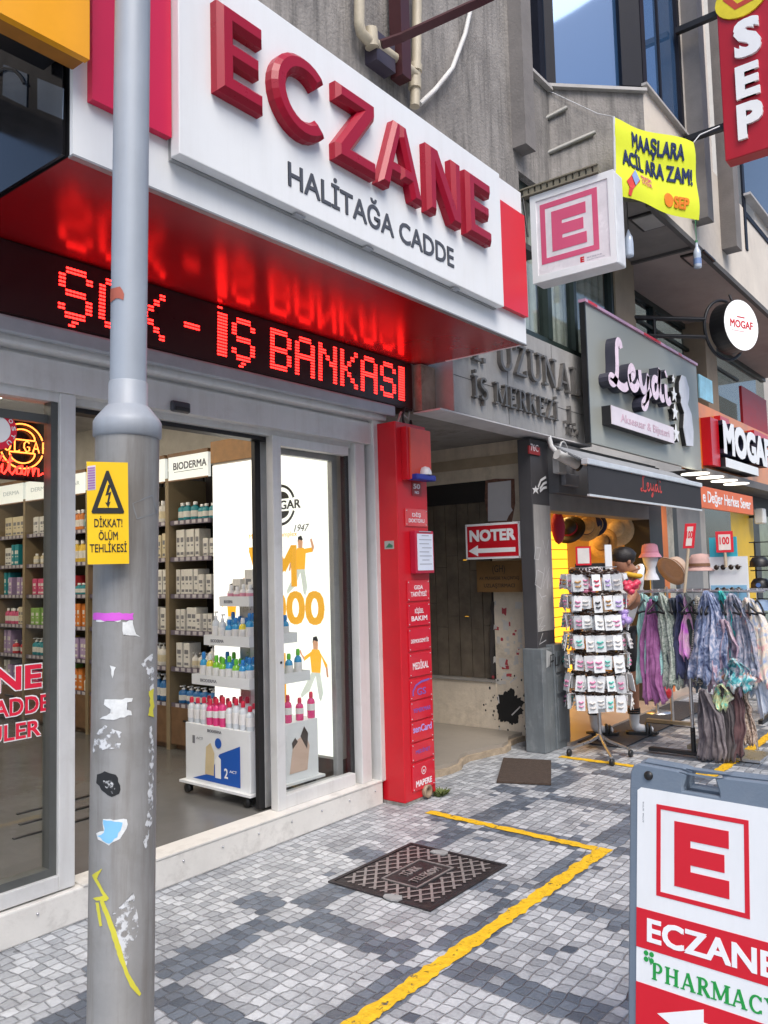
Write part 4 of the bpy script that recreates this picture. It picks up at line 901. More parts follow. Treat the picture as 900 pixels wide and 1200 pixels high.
for i, pts in enumerate([[(4.62, 3.42, 2.56), (4.55, 3.38, 2.64), (4.66, 3.44, 2.72), (4.74, 3.5, 2.9)], [(4.5, 3.4, 2.56), (4.56, 3.4, 2.66), (4.72, 3.46, 2.64), (4.78, 3.46, 2.86), (4.9, 3.4, 2.86)], [(4.66, 3.38, 2.56), (4.7, 3.42, 2.62), (4.78, 3.5, 2.6)]]):
    tag(obj('loose_cable', MB().tube(pts, .009), BLK if i != 1 else M('white_cable', (.6, .58, .55), .5)), ['black cable rising from the red pillar to the ticker', 'pale cable looping over the red pillar top to the beam', 'short black cable stub behind the red pillar top'][i], 'cable')

# ------------------------------------------------------------------ on the pavement
mh = thing('manhole_cover', (3.45, 2.54, 0), 'square rusty iron manhole cover with diamond ribs set in the paving', 'manhole cover')
RUST = M('rusty_iron', (.045, .04, .042), .5, .5, .3, 12, .3, 60, dirt=.5, dcol=(.085, .065, .055), dscale=9)
RIB = M('worn_rib', (.30, .275, .265), .42, .35, .25, 20)
x0, x1, y0, y1 = 3.135, 3.785, 2.255, 2.83
obj('cover', MB().box(x0, x1, y0, y1, -.02, .006, .003), RUST, mh)
obj('frame', MB().box(x0-.025, x0-.004, y0-.025, y1+.025, -.02, .008).box(x1+.004, x1+.025, y0-.025, y1+.025, -.02, .008).box(x0-.004, x1+.004, y0-.025, y0-.004, -.02, .008).box(x0-.004, x1+.004, y1+.004, y1+.025, -.02, .008), RUST, mh)
mb = MB(); st_ = .068
def clipseg(p, d):
    ts = []
    for ax, lo, hi in ((0, x0+.02, x1-.02), (1, y0+.02, y1-.02)): ts.append(sorted(((lo-p[ax])/d[ax], (hi-p[ax])/d[ax])))
    a, b = max(t[0] for t in ts), min(t[1] for t in ts); return (a, b) if b - a > .03 else None
px0, px1, py0, py1 = 3.27, 3.62, 2.42, 2.66
for sgn in (1, -1):
    for i in range(-16, 17):
        p = V((3.455 + i*st_*1.35, 2.54)); d = V((.80, .60*sgn)); r_ = clipseg(p, d)
        if not r_: continue
        L_ = r_[1]-r_[0]; n = max(2, int(L_/.02)); seg = []
        for k in range(n+1):
            q = p + d*(r_[0] + L_*k/n); inside = px0 < q.x < px1 and py0 < q.y < py1
            if inside:
                if len(seg) > 1: mb.ribbon(Matrix.Identity(4), seg, .0135, .0105 + (.0002 if sgn > 0 else 0))
                seg = []
            else: seg.append((q.x, q.y))
        if len(seg) > 1: mb.ribbon(Matrix.Identity(4), seg, .0135, .0105 + (.0002 if sgn > 0 else 0))
obj('ribs', mb, RIB, mh)
cpn = obj('centre_plate', MB().box(px0, px1, py0, py1, .006, .010, .002), RUST, mh)
mb = MB()
for a, b, c, d in ((px0+.01, px1-.01, py0+.01, py0+.018), (px0+.01, px1-.01, py1-.018, py1-.01), (px0+.01, px0+.018, py0+.02, py1-.02), (px1-.018, px1-.01, py0+.02, py1-.02)): mb.box(a, b, c, d, .010, .014)
fr = frame((px1-.03, py1-.04, .010), (0, -1, 0), (1, 0, 0)); fr = frame((px0+.04, py0+.02, .010), (1, 0, 0), (0, 1, 0))
mb.text(fr, 'TÜRK', .06, .12, .14, .05, 0, .004, .02); mb.text(fr, 'TELEKOM', .02, .03, .23, .05, 0, .004, .02)
obj('lettering', mb, RIB, cpn)
CEM = M('cement_patch', (.27, .27, .27), .85, 0, .2, 20, .4)
for (cx, cy) in ((3.13, 2.46), (3.76, 2.62)):
    pts = [(cx + .04*random.uniform(.7, 1.2)*math.cos(i*.7), cy + .055*random.uniform(.7, 1.2)*math.sin(i*.7)) for i in range(9)]
    obj('cement_patch', MB().prism(Matrix.Identity(4), pts, .006, .0125), CEM, mh)
dm = [zp(582, 918, 0), zp(646, 921, 0), zp(646, 893, 0), zp(590, 890, 0)]
tag(obj('doormat', MB().prism(Matrix.Identity(4), [(q.x, q.y) for q in dm], .004, .016), M('brown_coir', (.07, .048, .035), .95, 0, .3, 40, 1, 160), origin=(dm[0].x, dm[0].y, 0)), 'brown rectangular doormat lying on the paving before the passage', 'doormat')
wp = zp(517, 932); wd_ = MB()
for i in range(90):
    a = random.uniform(0, 6.28); l = random.uniform(.02, .07); rr = random.uniform(0, .06); p = V((wp.x + rr*math.cos(a), wp.y + rr*math.sin(a)*.6, 0)); d = V((math.cos(a)*l*.8, math.sin(a)*l*.8, l*random.uniform(.3, 1)))
    n = V((-math.sin(a), math.cos(a), 0))*.005; wd_.add([p-n, p+n, p+d*.6+n*1.4, p+d, p+d*.6-n*1.4], [[0, 1, 2, 3, 4]])
tag(obj('weed', wd_, M('weed_green', (.1, .13, .03), .7, 0, .4, 60), origin=(wp.x, wp.y, 0)), 'small dry weed tuft growing at the foot of the red pillar', 'weed')

# ------------------------------------------------------------------ A-board sign in the foreground
AX = 2.6
pTL = xp(738, 893, AX); pTR_y = xp(928, 925, AX).y
wB = pTL.y - pTR_y; ztop = pTL.z
ab = thing('sidewalk_sign', (AX, (pTL.y+pTR_y)/2, 0), 'grey plastic folding pavement sign with red E emblem and left pointing arrow in front', 'a-board')
lean = R(7); up = V((math.sin(lean), math.sin(R(-.2)), math.cos(lean))); rt = V((-.075, -1, 0)).normalized(); up = (up - rt*up.dot(rt)).normalized()
Hb = (ztop-.03)/up.z; org = V((AX, pTL.y, ztop)) - up*Hb; fr = frame(org, rt, up)
GREY = M('grey_plastic', (.15, .19, .24), .45, 0, .06, 4, .1, 120, dirt=.2, dcol=(.3, .32, .34), dscale=9)
def rr(x0, x1, y0, y1, r, n=5):
    o = []
    for cx, cy, a0 in ((x1-r, y1-r, 0), (x0+r, y1-r, 90), (x0+r, y0+r, 180), (x1-r, y0+r, 270)):
        for i in range(n+1): a = R(a0 + 90*i/n); o.append((cx+r*math.cos(a), cy+r*math.sin(a)))
    return o
def slab(name, frm, dep):
    mb = MB(); hx0, hx1, hy0, hy1 = .175, .285, Hb-.062, Hb-.012
    for a in (((0, .03), (0, Hb)),): pass
    mb.prism(frm, rr(0, wB, 0, hy0, .015), -dep, 0, .005, .005)
    mb.prism(frm, [(0, hy0-.02), (hx0, hy0-.02), (hx0, hy0+.012), (hx0+.012, hy1), (hx0-.02, Hb-.004), (.03, Hb), (.012, Hb-.008), (.002, Hb-.03)], -dep, .0005, .005, .005)
    mb.prism(frm, [(hx1, hy0-.02), (wB, hy0-.02), (wB-.002, Hb-.03), (wB-.012, Hb-.008), (wB-.03, Hb), (hx1+.02, Hb-.004), (hx1-.012, hy1), (hx1, hy0+.012)], -dep, .0007, .005, .005)
    mb.prism(frm, [(hx0-.012, hy1+.001), (hx1+.012, hy1+.001), (hx1+.02, Hb-.01), (hx0-.02, Hb-.01)], -dep, .001, .004, .004)
    return obj(name, mb, GREY, ab)
slab('front_panel', fr, .028)
up2 = V((-math.sin(lean), 0, math.cos(lean))); up2 = (up2 - rt*up2.dot(rt)).normalized()
fb = frame(V((AX+.05, pTL.y-.004, ztop)) - up2*Hb, rt, up2); slab('back_panel', fb, .028)
obj('hinge', MB().lathe([(.014, 0), (.014, .006), (.004, .008)], (0, 0, 0), 14, None), BLK, ab)
h_ = ab.children[-1]
for q in h_.data.vertices: q.co = (fr @ V((.065 + q.co.x + ab.location.x, Hb-.033 + q.co.y + ab.location.y, q.co.z + ab.location.z))) - ab.location
def ab_uv(u, v):                     # photo point -> board coordinates
    n = V((fr[0][2], fr[1][2], fr[2][2])); d = ray(u, v); t = (org-CAM).dot(n)/d.dot(n); q = fr.inverted() @ (CAM + d*t); return q.x, q.y
xL = ab_uv(747, 1000)[0]; xR = wB - .022; zT = ab_uv(760, 924)[1]
obj('poster', MB().prism(fr, [(xL+.008, .05), (xR-.008, .05), (xR, .06), (xR, zT-.01), (xR-.012, zT), (xL+.012, zT), (xL, zT-.01), (xL, .06)], 0, .003), WHT, ab)
RV = M('red_print', (.62, .006, .02), .4, 0, .03, 3)
a = ab_uv(770, 942); b = ab_uv(884, 1072); c = ab_uv(770, 1049)
ex0, ey1, ey0 = a[0], a[1], c[1]; ex1 = ex0 + (ey1-ey0)*1.03; t_ = .0135
mb = MB()
mb.prism(fr, [(ex0, ey0), (ex1, ey0), (ex1, ey0+t_), (ex0, ey0+t_)], .003, .0042).prism(fr, [(ex0, ey1-t_), (ex1, ey1-t_), (ex1, ey1), (ex0, ey1)], .003, .0042).prism(fr, [(ex0, ey0+t_), (ex0+t_, ey0+t_), (ex0+t_, ey1-t_), (ex0, ey1-t_)], .003, .0042).prism(fr, [(ex1-t_, ey0+t_), (ex1, ey0+t_), (ex1, ey1-t_), (ex1-t_, ey1-t_)], .003, .0042)
w_ = ex1-ex0; h_ = ey1-ey0; mb.prism(fr, Epoly(ex0+.205*w_, ey0+.15*h_, .59*w_, .7*h_, .185*h_), .003, .0043)
ya, yb_ = ab_uv(749, 1063)[1], ab_uv(749, 1109)[1]; yc = ab_uv(749, 1150)[1]
mb.prism(fr, [(xL, yb_), (xR, yb_), (xR, ya), (xL, ya)], .003, .0042); mb.prism(fr, [(xL, .06), (xR, .06), (xR, yc), (xL, yc)], .003, .0042)
obj('red_print', mb, RV, ab)
hB = ya-yb_; tL = ab_uv(759, 1090)[0]
mb = MB(); mb.text(fr, 'ECZANE', tL, yb_+.2*hB, xR-tL-.014, .6*hB, .0042, .0008, .03)
q = ab_uv(771, 1187); al_ = [(q[0], q[1]), (q[0]+.14, q[1]+.055), (q[0]+.14, q[1]+.02), (xR-.03, q[1]+.02), (xR-.03, q[1]-.03), (q[0]+.14, q[1]-.03), (q[0]+.14, q[1]-.06)]
mb.prism(fr, al_, .0042, .005)
obj('white_print', mb, WHV, ab)
GP = M('green_vinyl', (.01, .3, .05), .45, 0, .03, 3)
hP = yb_-yc; tL2 = ab_uv(764, 1140)[0]
mb = MB(); serif_text(mb, fr, 'PHARMACY', tL2, yc+.2*hP, xR-tL2-.008, .48*hP, .003, .0036, .2, .1)
mx_, my_ = ab_uv(761, 1121)
for dx, dy in ((.008, .008), (-.008, .008), (.008, -.008), (-.008, -.008)): mb.prism(fr, [(mx_+dx*1.1+q[0], my_+dy*1.1+q[1]) for q in circ(.0075, 10)], .003, .0045)
mb.ribbon(fr, [(mx_, my_), (mx_+.008, my_-.02)], .004, .0046)
obj('green_print', mb, GP, ab)
mb = MB()
for dy in (.0, .035): mb.text(fr @ Matrix.Translation((xL+.022, zT-.04-dy, .003)) @ Matrix.Rotation(R(90), 4, 'Z'), 'arma', -.03, 0, .028, .006, 0, .0004)
obj('small_print', mb, INK, ab)
# ------------------------------------------------------------------ passage between the shops
STUC = M('passage_plaster', (.74, .64, .5), .85, 0, .18, 2.5, .5, 25, dirt=.55, dcol=(.26, .2, .14), dscale=2.6, streak=.15, scol=(.2, .16, .11))
PFL = M('passage_floor_stone', (.31, .275, .23), .4, 0, .15, 3, .05, 40, dirt=.4, dcol=(.16, .14, .12))
mb = MB(); n = 14; E_ = []
for i in range(n+1):
    x = 4.74 + (6.62-4.74)*i/n; E_.append((x, 3.6 + .05*math.sin(i*1.1) + random.uniform(-.015, .015) + .03*i/n))
mb.prism(Matrix.Identity(4), E_ + [(6.62, 10), (4.74, 10)], .0, .075)
struct('passage_floor', mb, PFL)
mb = MB(); mb.prism(Matrix.Identity(4), [(a, b-.03) for a, b in E_] + [(a, b+.02) for a, b in E_[::-1]], 0, .045)
struct('passage_step', mb, M('broken_step', (.34, .27, .19), .9, 0, .3, 14, .8, 40))
PX1 = 6.6
bw = thing('passage_wall', (PX1+.1, 5.5, 0), 'stained plaster side wall of the passage with torn paper and black paint blot', 'wall')
yA, yB = 3.9, 4.0   # door edge nearest the street
dz0 = .5; dz1 = xp(565, 563, PX1).z
obj('plaster', MB().box(PX1, PX1+.2, 3.55, xp(575, 600, PX1).y, .0, 2.75).box(PX1, PX1+.2, xp(575, 600, PX1).y, 10, dz1, 2.75).box(PX1-.004, PX1+.2, xp(575, 600, PX1).y, 10, 0, dz0), STUC, bw)
obj('ledge', MB().box(PX1-.02, PX1+.1, xp(575, 600, PX1).y, 9.9, dz0, dz0+.02), M('ledge_stone', (.3, .28, .25), .7), bw)
ys = xp(575, 600, PX1).y
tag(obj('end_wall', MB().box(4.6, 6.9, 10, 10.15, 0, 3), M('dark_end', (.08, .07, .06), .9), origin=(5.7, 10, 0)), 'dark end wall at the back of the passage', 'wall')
tag(obj('passage_ceiling', MB().box(4.75, 6.9, 3.42, 10, 2.72, 2.8), M('cracked_plaster', (.3, .28, .26), .9, 0, .25, 3, .6, 12, dirt=.8, dcol=(.1, .085, .07), dscale=3)), kind='structure')
# louvred timber shutter filling the wall opening
sh = thing('timber_shutter', (PX1+.08, 5.2, dz0), 'dark weathered vertical board shutter in the passage wall above a pale ledge', 'shutter')
DKW = M('dark_grey_board', (.15, .12, .085), .7, 0, .35, 5, .4, 40)
mb = MB(); y = ys+.03
while y < 7:
    z = dz0+.02
    for k in range(3):
        h_ = random.uniform(.45, .7); z2 = min(dz1-.2, z+h_) if k < 2 else dz1-.2
        if z2 > z: mb.box(PX1+.06+random.uniform(0, .006), PX1+.09, y, y+.125, z+.004, z2)
        z = z2
    y += .133
obj('boards', mb, DKW, sh)
obj('frame', MB().box(PX1+.012, PX1+.1, ys, ys+.03, dz0+.02, dz1).box(PX1+.03, PX1+.1, ys+.03, 7, dz1-.2, dz1), M('black_frame', (.025, .022, .02), .7), sh)
obj('backing', MB().box(PX1+.1, PX1+.12, ys, 7.2, dz0, dz1), BLK, sh)
fr = side(PX1, 0)
def wq(u, v, X=PX1): q = xp(u, v, X); return (-q.y, q.z)
# torn poster, scraps and paint on the wall strip
obj('torn_paper', MB().flat(fr, [wq(*p) for p in [(572, 566), (599, 563), (599, 594), (601, 598), (596, 605), (594, 610), (572, 611)]], -.0).add([], []), M('white_sheet', (.7, .68, .68), .7, 0, .04), bw)
for q in bw.children[-1].data.vertices: q.co.x -= .003
obj('glue_mark', MB().flat(fr, [wq(*p) for p in [(569, 563), (580, 561), (603, 561), (604, 590), (600, 612), (586, 616), (572, 612), (568, 585)]], .0015), M('brown_glue', (.2, .1, .07), .8, 0, .5, 30), bw)
mb = MB(); mb2 = MB()
for i in range(46):
    c_ = (random.uniform(578, 612), random.uniform(700, 800)); s = random.uniform(.8, 3.2); w2_, h2_ = s*random.uniform(.5, 1.6), s*random.uniform(.8, 2.2)
    (mb if i % 4 else mb2).flat(fr, [wq(c_[0]+sx*w2_*random.uniform(.6, 1.1), c_[1]+sy*h2_*random.uniform(.6, 1.1)) for sx, sy in ((-1, -1), (0, -1.1), (1, -.9), (.9, 0), (1, 1), (-.2, .8), (-1, 1))], .001+.0001*i)
obj('paper_scrap', mb, M('scrap_white', (.6, .57, .52), .8), bw); obj('red_scrap', mb2, M('scrap_red', (.45, .06, .07), .7), bw)
import mathutils.noise as nz
def splash(fr, bl):
    mb_ = MB().flat(fr, bl, .004)
    for i in range(40):
        a = random.uniform(0, 6.28); k = random.uniform(1.0, 1.7); c_ = wq(597 + 18*k*math.cos(a), 826 - 24*k*math.sin(a)); s_ = random.uniform(.002, .012)
        mb_.flat(fr, [(c_[0]+s_*math.cos(q)*random.uniform(.7, 1.2), c_[1]+s_*math.sin(q)*1.3) for q in (0, 1, 2, 3, 4, 5.2)], .004+.0001*i)
    return mb_
bl = []
for i in range(90):
    a = 2*math.pi*i/90; r_ = 1 + .45*nz.noise((2*math.cos(a), 2*math.sin(a), 3)) + .18*nz.noise((7*math.cos(a), 7*math.sin(a), 1)) + .1*nz.noise((20*math.cos(a), 20*math.sin(a), 5)); bl.append(wq(597 + 15*r_*math.cos(a), 828 - 19*r_*math.sin(a)))
obj('paint_blot', splash(fr, bl), M('black_paint', (.012, .012, .012), .6, 0, .3, 30), bw)
mb = MB()
for a, b in (((585, 852), (590, 862)), ((600, 838), (610, 828)), ((584, 815), (585, 824)), ((598, 800), (606, 793))): mb.ribbon(fr, [wq(*a), wq(*b)], .012, .005)
obj('white_brush_mark', mb, M('white_mark', (.62, .6, .58), .7), bw)
mb = MB(); pts = [wq(577, v) for v in range(705, 800, 8)]; mb.ribbon(fr, [(p[0]+random.uniform(-.008, .008), p[1]) for p in pts], .03, .002, .6)
obj('crack', mb, M('dark_crack', (.06, .05, .045), .9), bw)
# NOTER sign and the brown plate below it: hung across the wall towards the passage mouth
SX = 6.3
a, b, c = xp(545, 615, SX), xp(609, 613, SX), xp(545, 656, SX)
nt_ = thing('notary_sign', (SX, (a.y+b.y)/2, c.z), 'red and white NOTER sign with an arrow pointing left in the passage mouth', 'sign')
f2 = frame((SX, a.y, c.z), (0, -1, 0), (0, 0, 1)); W_ = a.y-b.y; H_ = a.z-c.z
obj('plate', MB().fbox(f2, 0, W_, 0, H_, -.02, 0, .002), WHV, nt_)
obj('red_field', MB().fbox(f2, .02, W_-.02, .02, H_-.02, 0, .002), RED, nt_)
mb = MB(); mb.text(f2, 'NOTER', .045, .5*H_, W_-.09, .33*H_, .002, .002, .045); z_ = .24*H_
mb.prism(f2, [(.03, z_), (.13, z_+.05), (.13, z_+.02), (W_-.05, z_+.02), (W_-.05, z_-.02), (.13, z_-.02), (.13, z_-.05)], .002, .004)
obj('lettering', mb, WHV, nt_)
mb = MB()
for sx in (.012, W_-.012):
    for sz in (.012, H_-.012): mb.fbox(f2, sx-.004, sx+.004, sz-.004, sz+.004, 0, .003)
obj('screw', mb, STEEL, nt_)
obj('arm', MB().box(SX+.002, SX+.32, b.y+.02, b.y+.05, a.z-.06, a.z-.03).box(SX+.02, SX+.32, b.y+.02, b.y+.05, c.z+.03, c.z+.06), STEEL, nt_)
SX2 = 6.42
a, b, c = xp(558, 658, SX2), xp(611, 658, SX2), xp(558, 694, SX2)
bp_ = thing('office_plate', (SX2, (a.y+b.y)/2, c.z), 'brown metal lawyer office plate with dark lettering right below the red notary sign', 'plate')
f2 = frame((SX2, a.y, c.z), (0, -1, 0), (0, 0, 1)); W_ = a.y-b.y; H_ = a.z-c.z
obj('plate', MB().fbox(f2, 0, W_, 0, H_, -.015, 0, .001), M('brown_brass', (.22, .12, .045), .4, .4, .1, 6), bp_)
mb = MB(); mb.text(f2, '(GH)', .36*W_, .64*H_, .28*W_, .22*H_, 0, .001); mb.text(f2, 'AV. MUHASEBE YALÇINTAŞ', .06*W_, .4*H_, .88*W_, .1*H_, 0, .001, .01); mb.text(f2, 'UZLAŞTIRMACI', .16*W_, .15*H_, .68*W_, .12*H_, 0, .001, .01)
obj('lettering', mb, INKP, bp_)
obj('standoff', MB().box(SX2+.015, PX1, b.y+.02, b.y+.04, c.z+.05, c.z+.07).box(SX2+.015, PX1, b.y+.02, b.y+.04, a.z-.07, a.z-.05), STEEL, bp_)

# ------------------------------------------------------------------ stone beam with the name of the office block
bm_ = thing('entrance_beam', (6.1, 3.3, 2.69), 'grey stone entrance beam with raised serif name of the office block over the passage', 'beam')
STN = M('grey_stone_cladding', (.36, .35, .335), .55, 0, .15, 5, .15, 50, streak=.28, scol=(.16, .15, .14), dirt=.35, dcol=(.17, .165, .16), dscale=2)
obj('cladding', MB().box(4.94, 7.33, 3.2, 3.42, 2.695, 3.52, .003), STN, bm_)
obj('panel_joint', MB().box(5.74, 5.745, 3.198, 3.2, 2.7, 3.515).box(6.54, 6.545, 3.198, 3.2, 2.7, 3.515).box(4.945, 7.325, 3.1975, 3.2, 2.965, 2.969), M('joint_dark', (.1, .1, .1), .9), bm_)
obj('underside', MB().box(4.76, 7.33, 3.2, 3.44, 2.683, 2.694), M('white_soffit', (.62, .61, .61), .8, 0, .08, 2, dirt=.4, dcol=(.3, .28, .26)), bm_)
obj('end_face', MB().box(4.76, 4.938, 3.36, 3.5, 2.70, 3.04), M('flaking_plaster', (.3, .25, .2), .9, 0, .3, 6, .6, 25, dirt=.9, dcol=(.1, .06, .04), dscale=4), bm_)
mb = MB(); fr = front(3.2)
serif_text(mb, fr, 'M. UZUNAL', 4.98, 3.12, 2.09, .255, 0, .035, .13, .07)
serif_text(mb, fr, 'İŞ MERKEZİ .1.', 5.16, 2.83, 1.78, .17, 0, .035, .13, .07)
serif_text(mb, fr, 'NO.', 6.76, 2.735, .14, .07, 0, .02, .13, .07); mb.text(fr, '74', 6.92, 2.735, .09, .07, 0, .02)
obj('lettering', mb, M('aged_metal_letters', (.17, .16, .15), .45, .4, .2, 12), bm_)

# ------------------------------------------------------------------ office block above
ob = thing('office_building', (7.5, 4.2, 3.5), 'grey concrete office block above the shops with an angled bay and blue windows', 'building')
WG = M('blue_reflective_glass', (.05, .12, .25), .03, .35, 0, spec=1)
DG = glass('dim_glass', (.55, .6, .6), .1)
DF = M('dark_window_frame', (.012, .013, .02), .5, spec=.15)
SILL = M('white_sill', (.45, .43, .41), .7, dirt=.4)
wl = MB().box(.2, 6.06, 3.2, 3.45, 3.53, 4.93).box(.2, 6.7, 3.2, 3.45, 4.93, 5.95).box(.2, 6.16, 3.2, 3.45, 5.95, 10)
obj('wall', wl, CONC, ob)
P0, P1 = V((6.7, 3.2)), V((7.35, 2.55))
CREAM = M('cream_render', (.70, .63, .54), .85, 0, .08, 2, .25, 60, dirt=.35, dcol=(.38, .33, .28), dscale=1.5)
mb = MB().prism(Matrix.Identity(4), [P0, P1, P1 + V((.2, .2)), P0 + V((.2, .2))], 4.93, 5.97)
obj('bay_wall', mb, CONC, ob)
xw = yp(815, 165, 2.55).x
fin2 = yp(800, 100, 2.55).x; XF = 8.62
obj('bay_wall', MB().box(7.352, 16, 2.55, 2.8, 4.93, 6.04).box(XF, 9.55, 2.55, 2.8, 6.04, 10).box(11.4, 16, 2.55, 2.8, 6.04, 10), CREAM, ob)
chd = (P1-P0).normalized(); fc = frame((P0.x, P0.y, 0), (chd.x, chd.y, 0), (0, 0, 1)); LB = (P1-P0).length
w1 = obj('window', MB().fbox(fc, 0.0, LB, 5.97+.0, 6.02, -.1, -.03).fbox(fc, 0, .09, 6.02, 9, -.1, -.03).fbox(fc, LB-.2, LB-.002, 6.02, 9, -.1, .012), DF, ob)
obj('pane', MB().fbox(fc, .09, LB-.2, 6.02, 9, -.07, -.06), WG, w1)
obj('sill', MB().fbox(fc, -.02, LB+.02, 5.955, 5.985, -.1, .05), SILL, w1)
w2 = obj('window', MB().box(6.16, 6.7, 3.26, 3.34, 5.95, 6.0).box(6.60, 6.70, 3.22, 3.34, 6.0, 9), DF, ob)
obj('pane', MB().box(6.16, 6.6, 3.3, 3.31, 6.0, 9), WG, w2)
obj('sill', MB().box(6.16, 6.7, 3.15, 3.3, 5.925, 5.952), SILL, w2)
w3 = obj('window', MB().box(7.36, 7.46, 2.54, 2.64, 6.05, 9).box(XF-.08, XF, 2.56, 2.64, 6.05, 9).box(7.96, 8.0, 2.58, 2.64, 6.05, 9), DF, ob)
obj('pane', MB().box(7.46, XF-.08, 2.6, 2.61, 6.05, 9), WG, w3)
obj('sill', MB().box(7.33, XF, 2.5, 2.6, 6.02, 6.045), SILL, w3)
xa, xb_ = yp(868, 200, 2.55).x, yp(900, 230, 2.55).x
w4 = obj('window', MB().box(xa, xa+.1, 2.535, 2.56, 5.5, 8).box(xa+.1, xa+3, 2.535, 2.56, 5.95, 6.02), DF, ob)
za = yp(868, 225, 2.55).z
obj('pane', MB().box(xa+.1, xa+3, 2.54, 2.548, za, 8), M('dark_pane', (.03, .04, .05), .05, spec=.9), w4)
obj('sill', MB().box(xa, xa+3, 2.45, 2.56, za-.03, za), SILL, w4)
PIL = M('pilaster_concrete', (.2, .185, .175), .85, 0, .15, 4, .3, 50)
q = yp(597, 163, 3.1)
obj('pilaster', MB().box(5.97, 6.15, 3.07, 3.2, q.z+.05, 10), PIL, ob)
q = yp(820, 255, 2.4); obj('pilaster', MB().box(XF+.02, XF+.22, 2.38, 2.55, 5.15, 10), PIL, ob)
q = yp(866, 293, 2.4); obj('pilaster', MB().box(q.x-.16, q.x+.06, 2.38, 2.55, q.z, 10), PIL, ob)
SOF = M('soffit_grey', (.20, .185, .17), .85, 0, .15, 3, .2, 40); SOF2 = M('soffit_pinkish', (.36, .3, .27), .85, 0, .1, 3)
mb = MB().prism(Matrix.Identity(4), [P0, P1, (8.7, 2.55), (8.7, 3.75), (6.7, 3.75)], 4.9, 4.928)
obj('soffit', mb, SOF, ob); obj('soffit', MB().box(8.72, 16, 2.56, 3.75, 4.9, 4.928), SOF2, ob)
obj('drip_edge', MB().box(7.36, 16, 2.53, 2.58, 4.87, 4.93).box(8.68, 8.72, 2.58, 3.7, 4.87, 4.9), M('drip_dark', (.1, .095, .09), .8), ob)
# first floor glazing under the bay
obj('spandrel', MB().box(6.7, 16, 3.55, 3.75, 3.3, 3.75), CONC, ob)
w6 = obj('window', MB().box(6.06, 8.2, 3.26, 3.34, 3.53, 3.6).box(6.06, 8.2, 3.26, 3.34, 4.84, 4.92).box(6.06, 6.12, 3.26, 3.34, 3.6, 4.84).box(6.62, 6.7, 3.25, 3.34, 3.6, 4.84).box(7.2, 7.26, 3.26, 3.34, 3.6, 4.84).box(8.14, 8.2, 3.26, 3.34, 3.6, 4.84), M('green_black_frame', (.018, .03, .026), .4), ob)
obj('pane', MB().box(6.12, 8.14, 3.3, 3.306, 3.6, 4.84), glass('clear_dim_glass', (.85, .88, .87), .12), w6)
mb = MB()
for i in range(36):
    x = 6.1+i*.058; mb.tube([(x, 3.40+.02*math.sin(i*2.1), 3.55), (x, 3.40+.02*math.sin(i*2.1), 4.9)], .034, 6)
obj('curtain', mb, M('curtain', (.62, .62, .57), .85, 0, .1, 2), w6)
obj('window_head', MB().box(6.06, 6.72, 3.25, 3.45, 4.92, 4.935), CONC, ob)
w5 = obj('window', MB().box(6.75, 16, 3.56, 3.64, 3.75, 3.82).box(6.75, 16, 3.56, 3.64, 4.83, 4.9).box(7.2, 7.28, 3.55, 3.64, 3.82, 4.83).box(7.72, 7.79, 3.55, 3.64, 3.82, 4.83).box(10.2, 10.28, 3.55, 3.64, 3.82, 4.83).box(12.0, 12.1, 3.55, 3.64, 3.82, 4.83).box(9.0, 14, 3.52, 3.57, 4.5, 4.54), M('green_black_frame', (.018, .03, .026), .4), ob)
obj('pane', MB().box(6.8, 16, 3.6, 3.606, 3.82, 4.83), DG, w5)
CURT = M('curtain', (.55, .56, .52), .85, 0, .1, 2)
mb = MB()
for i in range(60):
    x = 6.8+i*.06
    if x < 9: mb.tube([(x, 3.75+.02*math.sin(i*2.1), 3.8), (x, 3.75+.02*math.sin(i*2.1), 4.85)], .032, 6)
obj('curtain', mb, CURT, w5)
obj('room_back', MB().box(6.7, 16, 4.6, 4.7, 3.3, 5), M('dim_room', (.12, .11, .1), .9), ob)
obj('column', MB().box(8.2, 8.75, 3.24, 3.62, 3.5, 4.9), M('tan_column', (.3, .24, .17), .8, 0, .15, 3), ob)
obj('column', MB().box(11.5, 12.0, 3.3, 3.62, 3.5, 4.9), M('tan_column', (.3, .24, .17)), ob)
for i, (px, py) in enumerate(((760, 258), (818, 302))):
    c_ = zp(px, py, 4.9)
    t = thing('soffit_light', (c_.x, c_.y, 4.9), ['square grey recessed light in the bay soffit, just behind the yellow banner', 'pinkish square recessed light in the bay soffit behind the hanging bottle'][i], 'ceiling light')
    obj('rim', MB().box(c_.x-.2, c_.x+.2, c_.y-.13, c_.y+.13, 4.88, 4.9), BLK, t)
    obj('diffuser', MB().box(c_.x-.17, c_.x+.17, c_.y-.1, c_.y+.1, 4.872, 4.88), M('diffuser_grey', (.35, .34, .32), .4) if i == 0 else M('diffuser_pink', (.4, .3, .27), .4), t)
c_ = yp(817, 300, 2.5)
hb_ = thing('hanging_bottle', (c_.x, 2.5, c_.z-.16), 'clear plastic water bottle hanging on a string under the yellow banner', 'bottle')
obj('body', MB().lathe([(0, -.13), (.036, -.13), (.04, -.11), (.037, -.02), (.04, 0), (.036, .05), (.015, .1), (.014, .14)], c_, 14), M('clear_plastic', (.55, .62, .72), .1, spec=.8), hb_)
obj('label', MB().lathe([(.0405, -.09), (.0405, -.03)], c_, 14), M('blue_label', (.2, .3, .55), .5), hb_)
obj('cap', MB().lathe([(.015, .14), (.015, .165), (0, .165)], c_, 12).tube([c_ + V((0, 0, .16)), c_ + V((0, 0, .42)), yp(817, 262, 2.5)], .004, 5), M('green_string', (.04, .2, .08), .6), hb_)
c_ = yp(737, 285, 2.7)
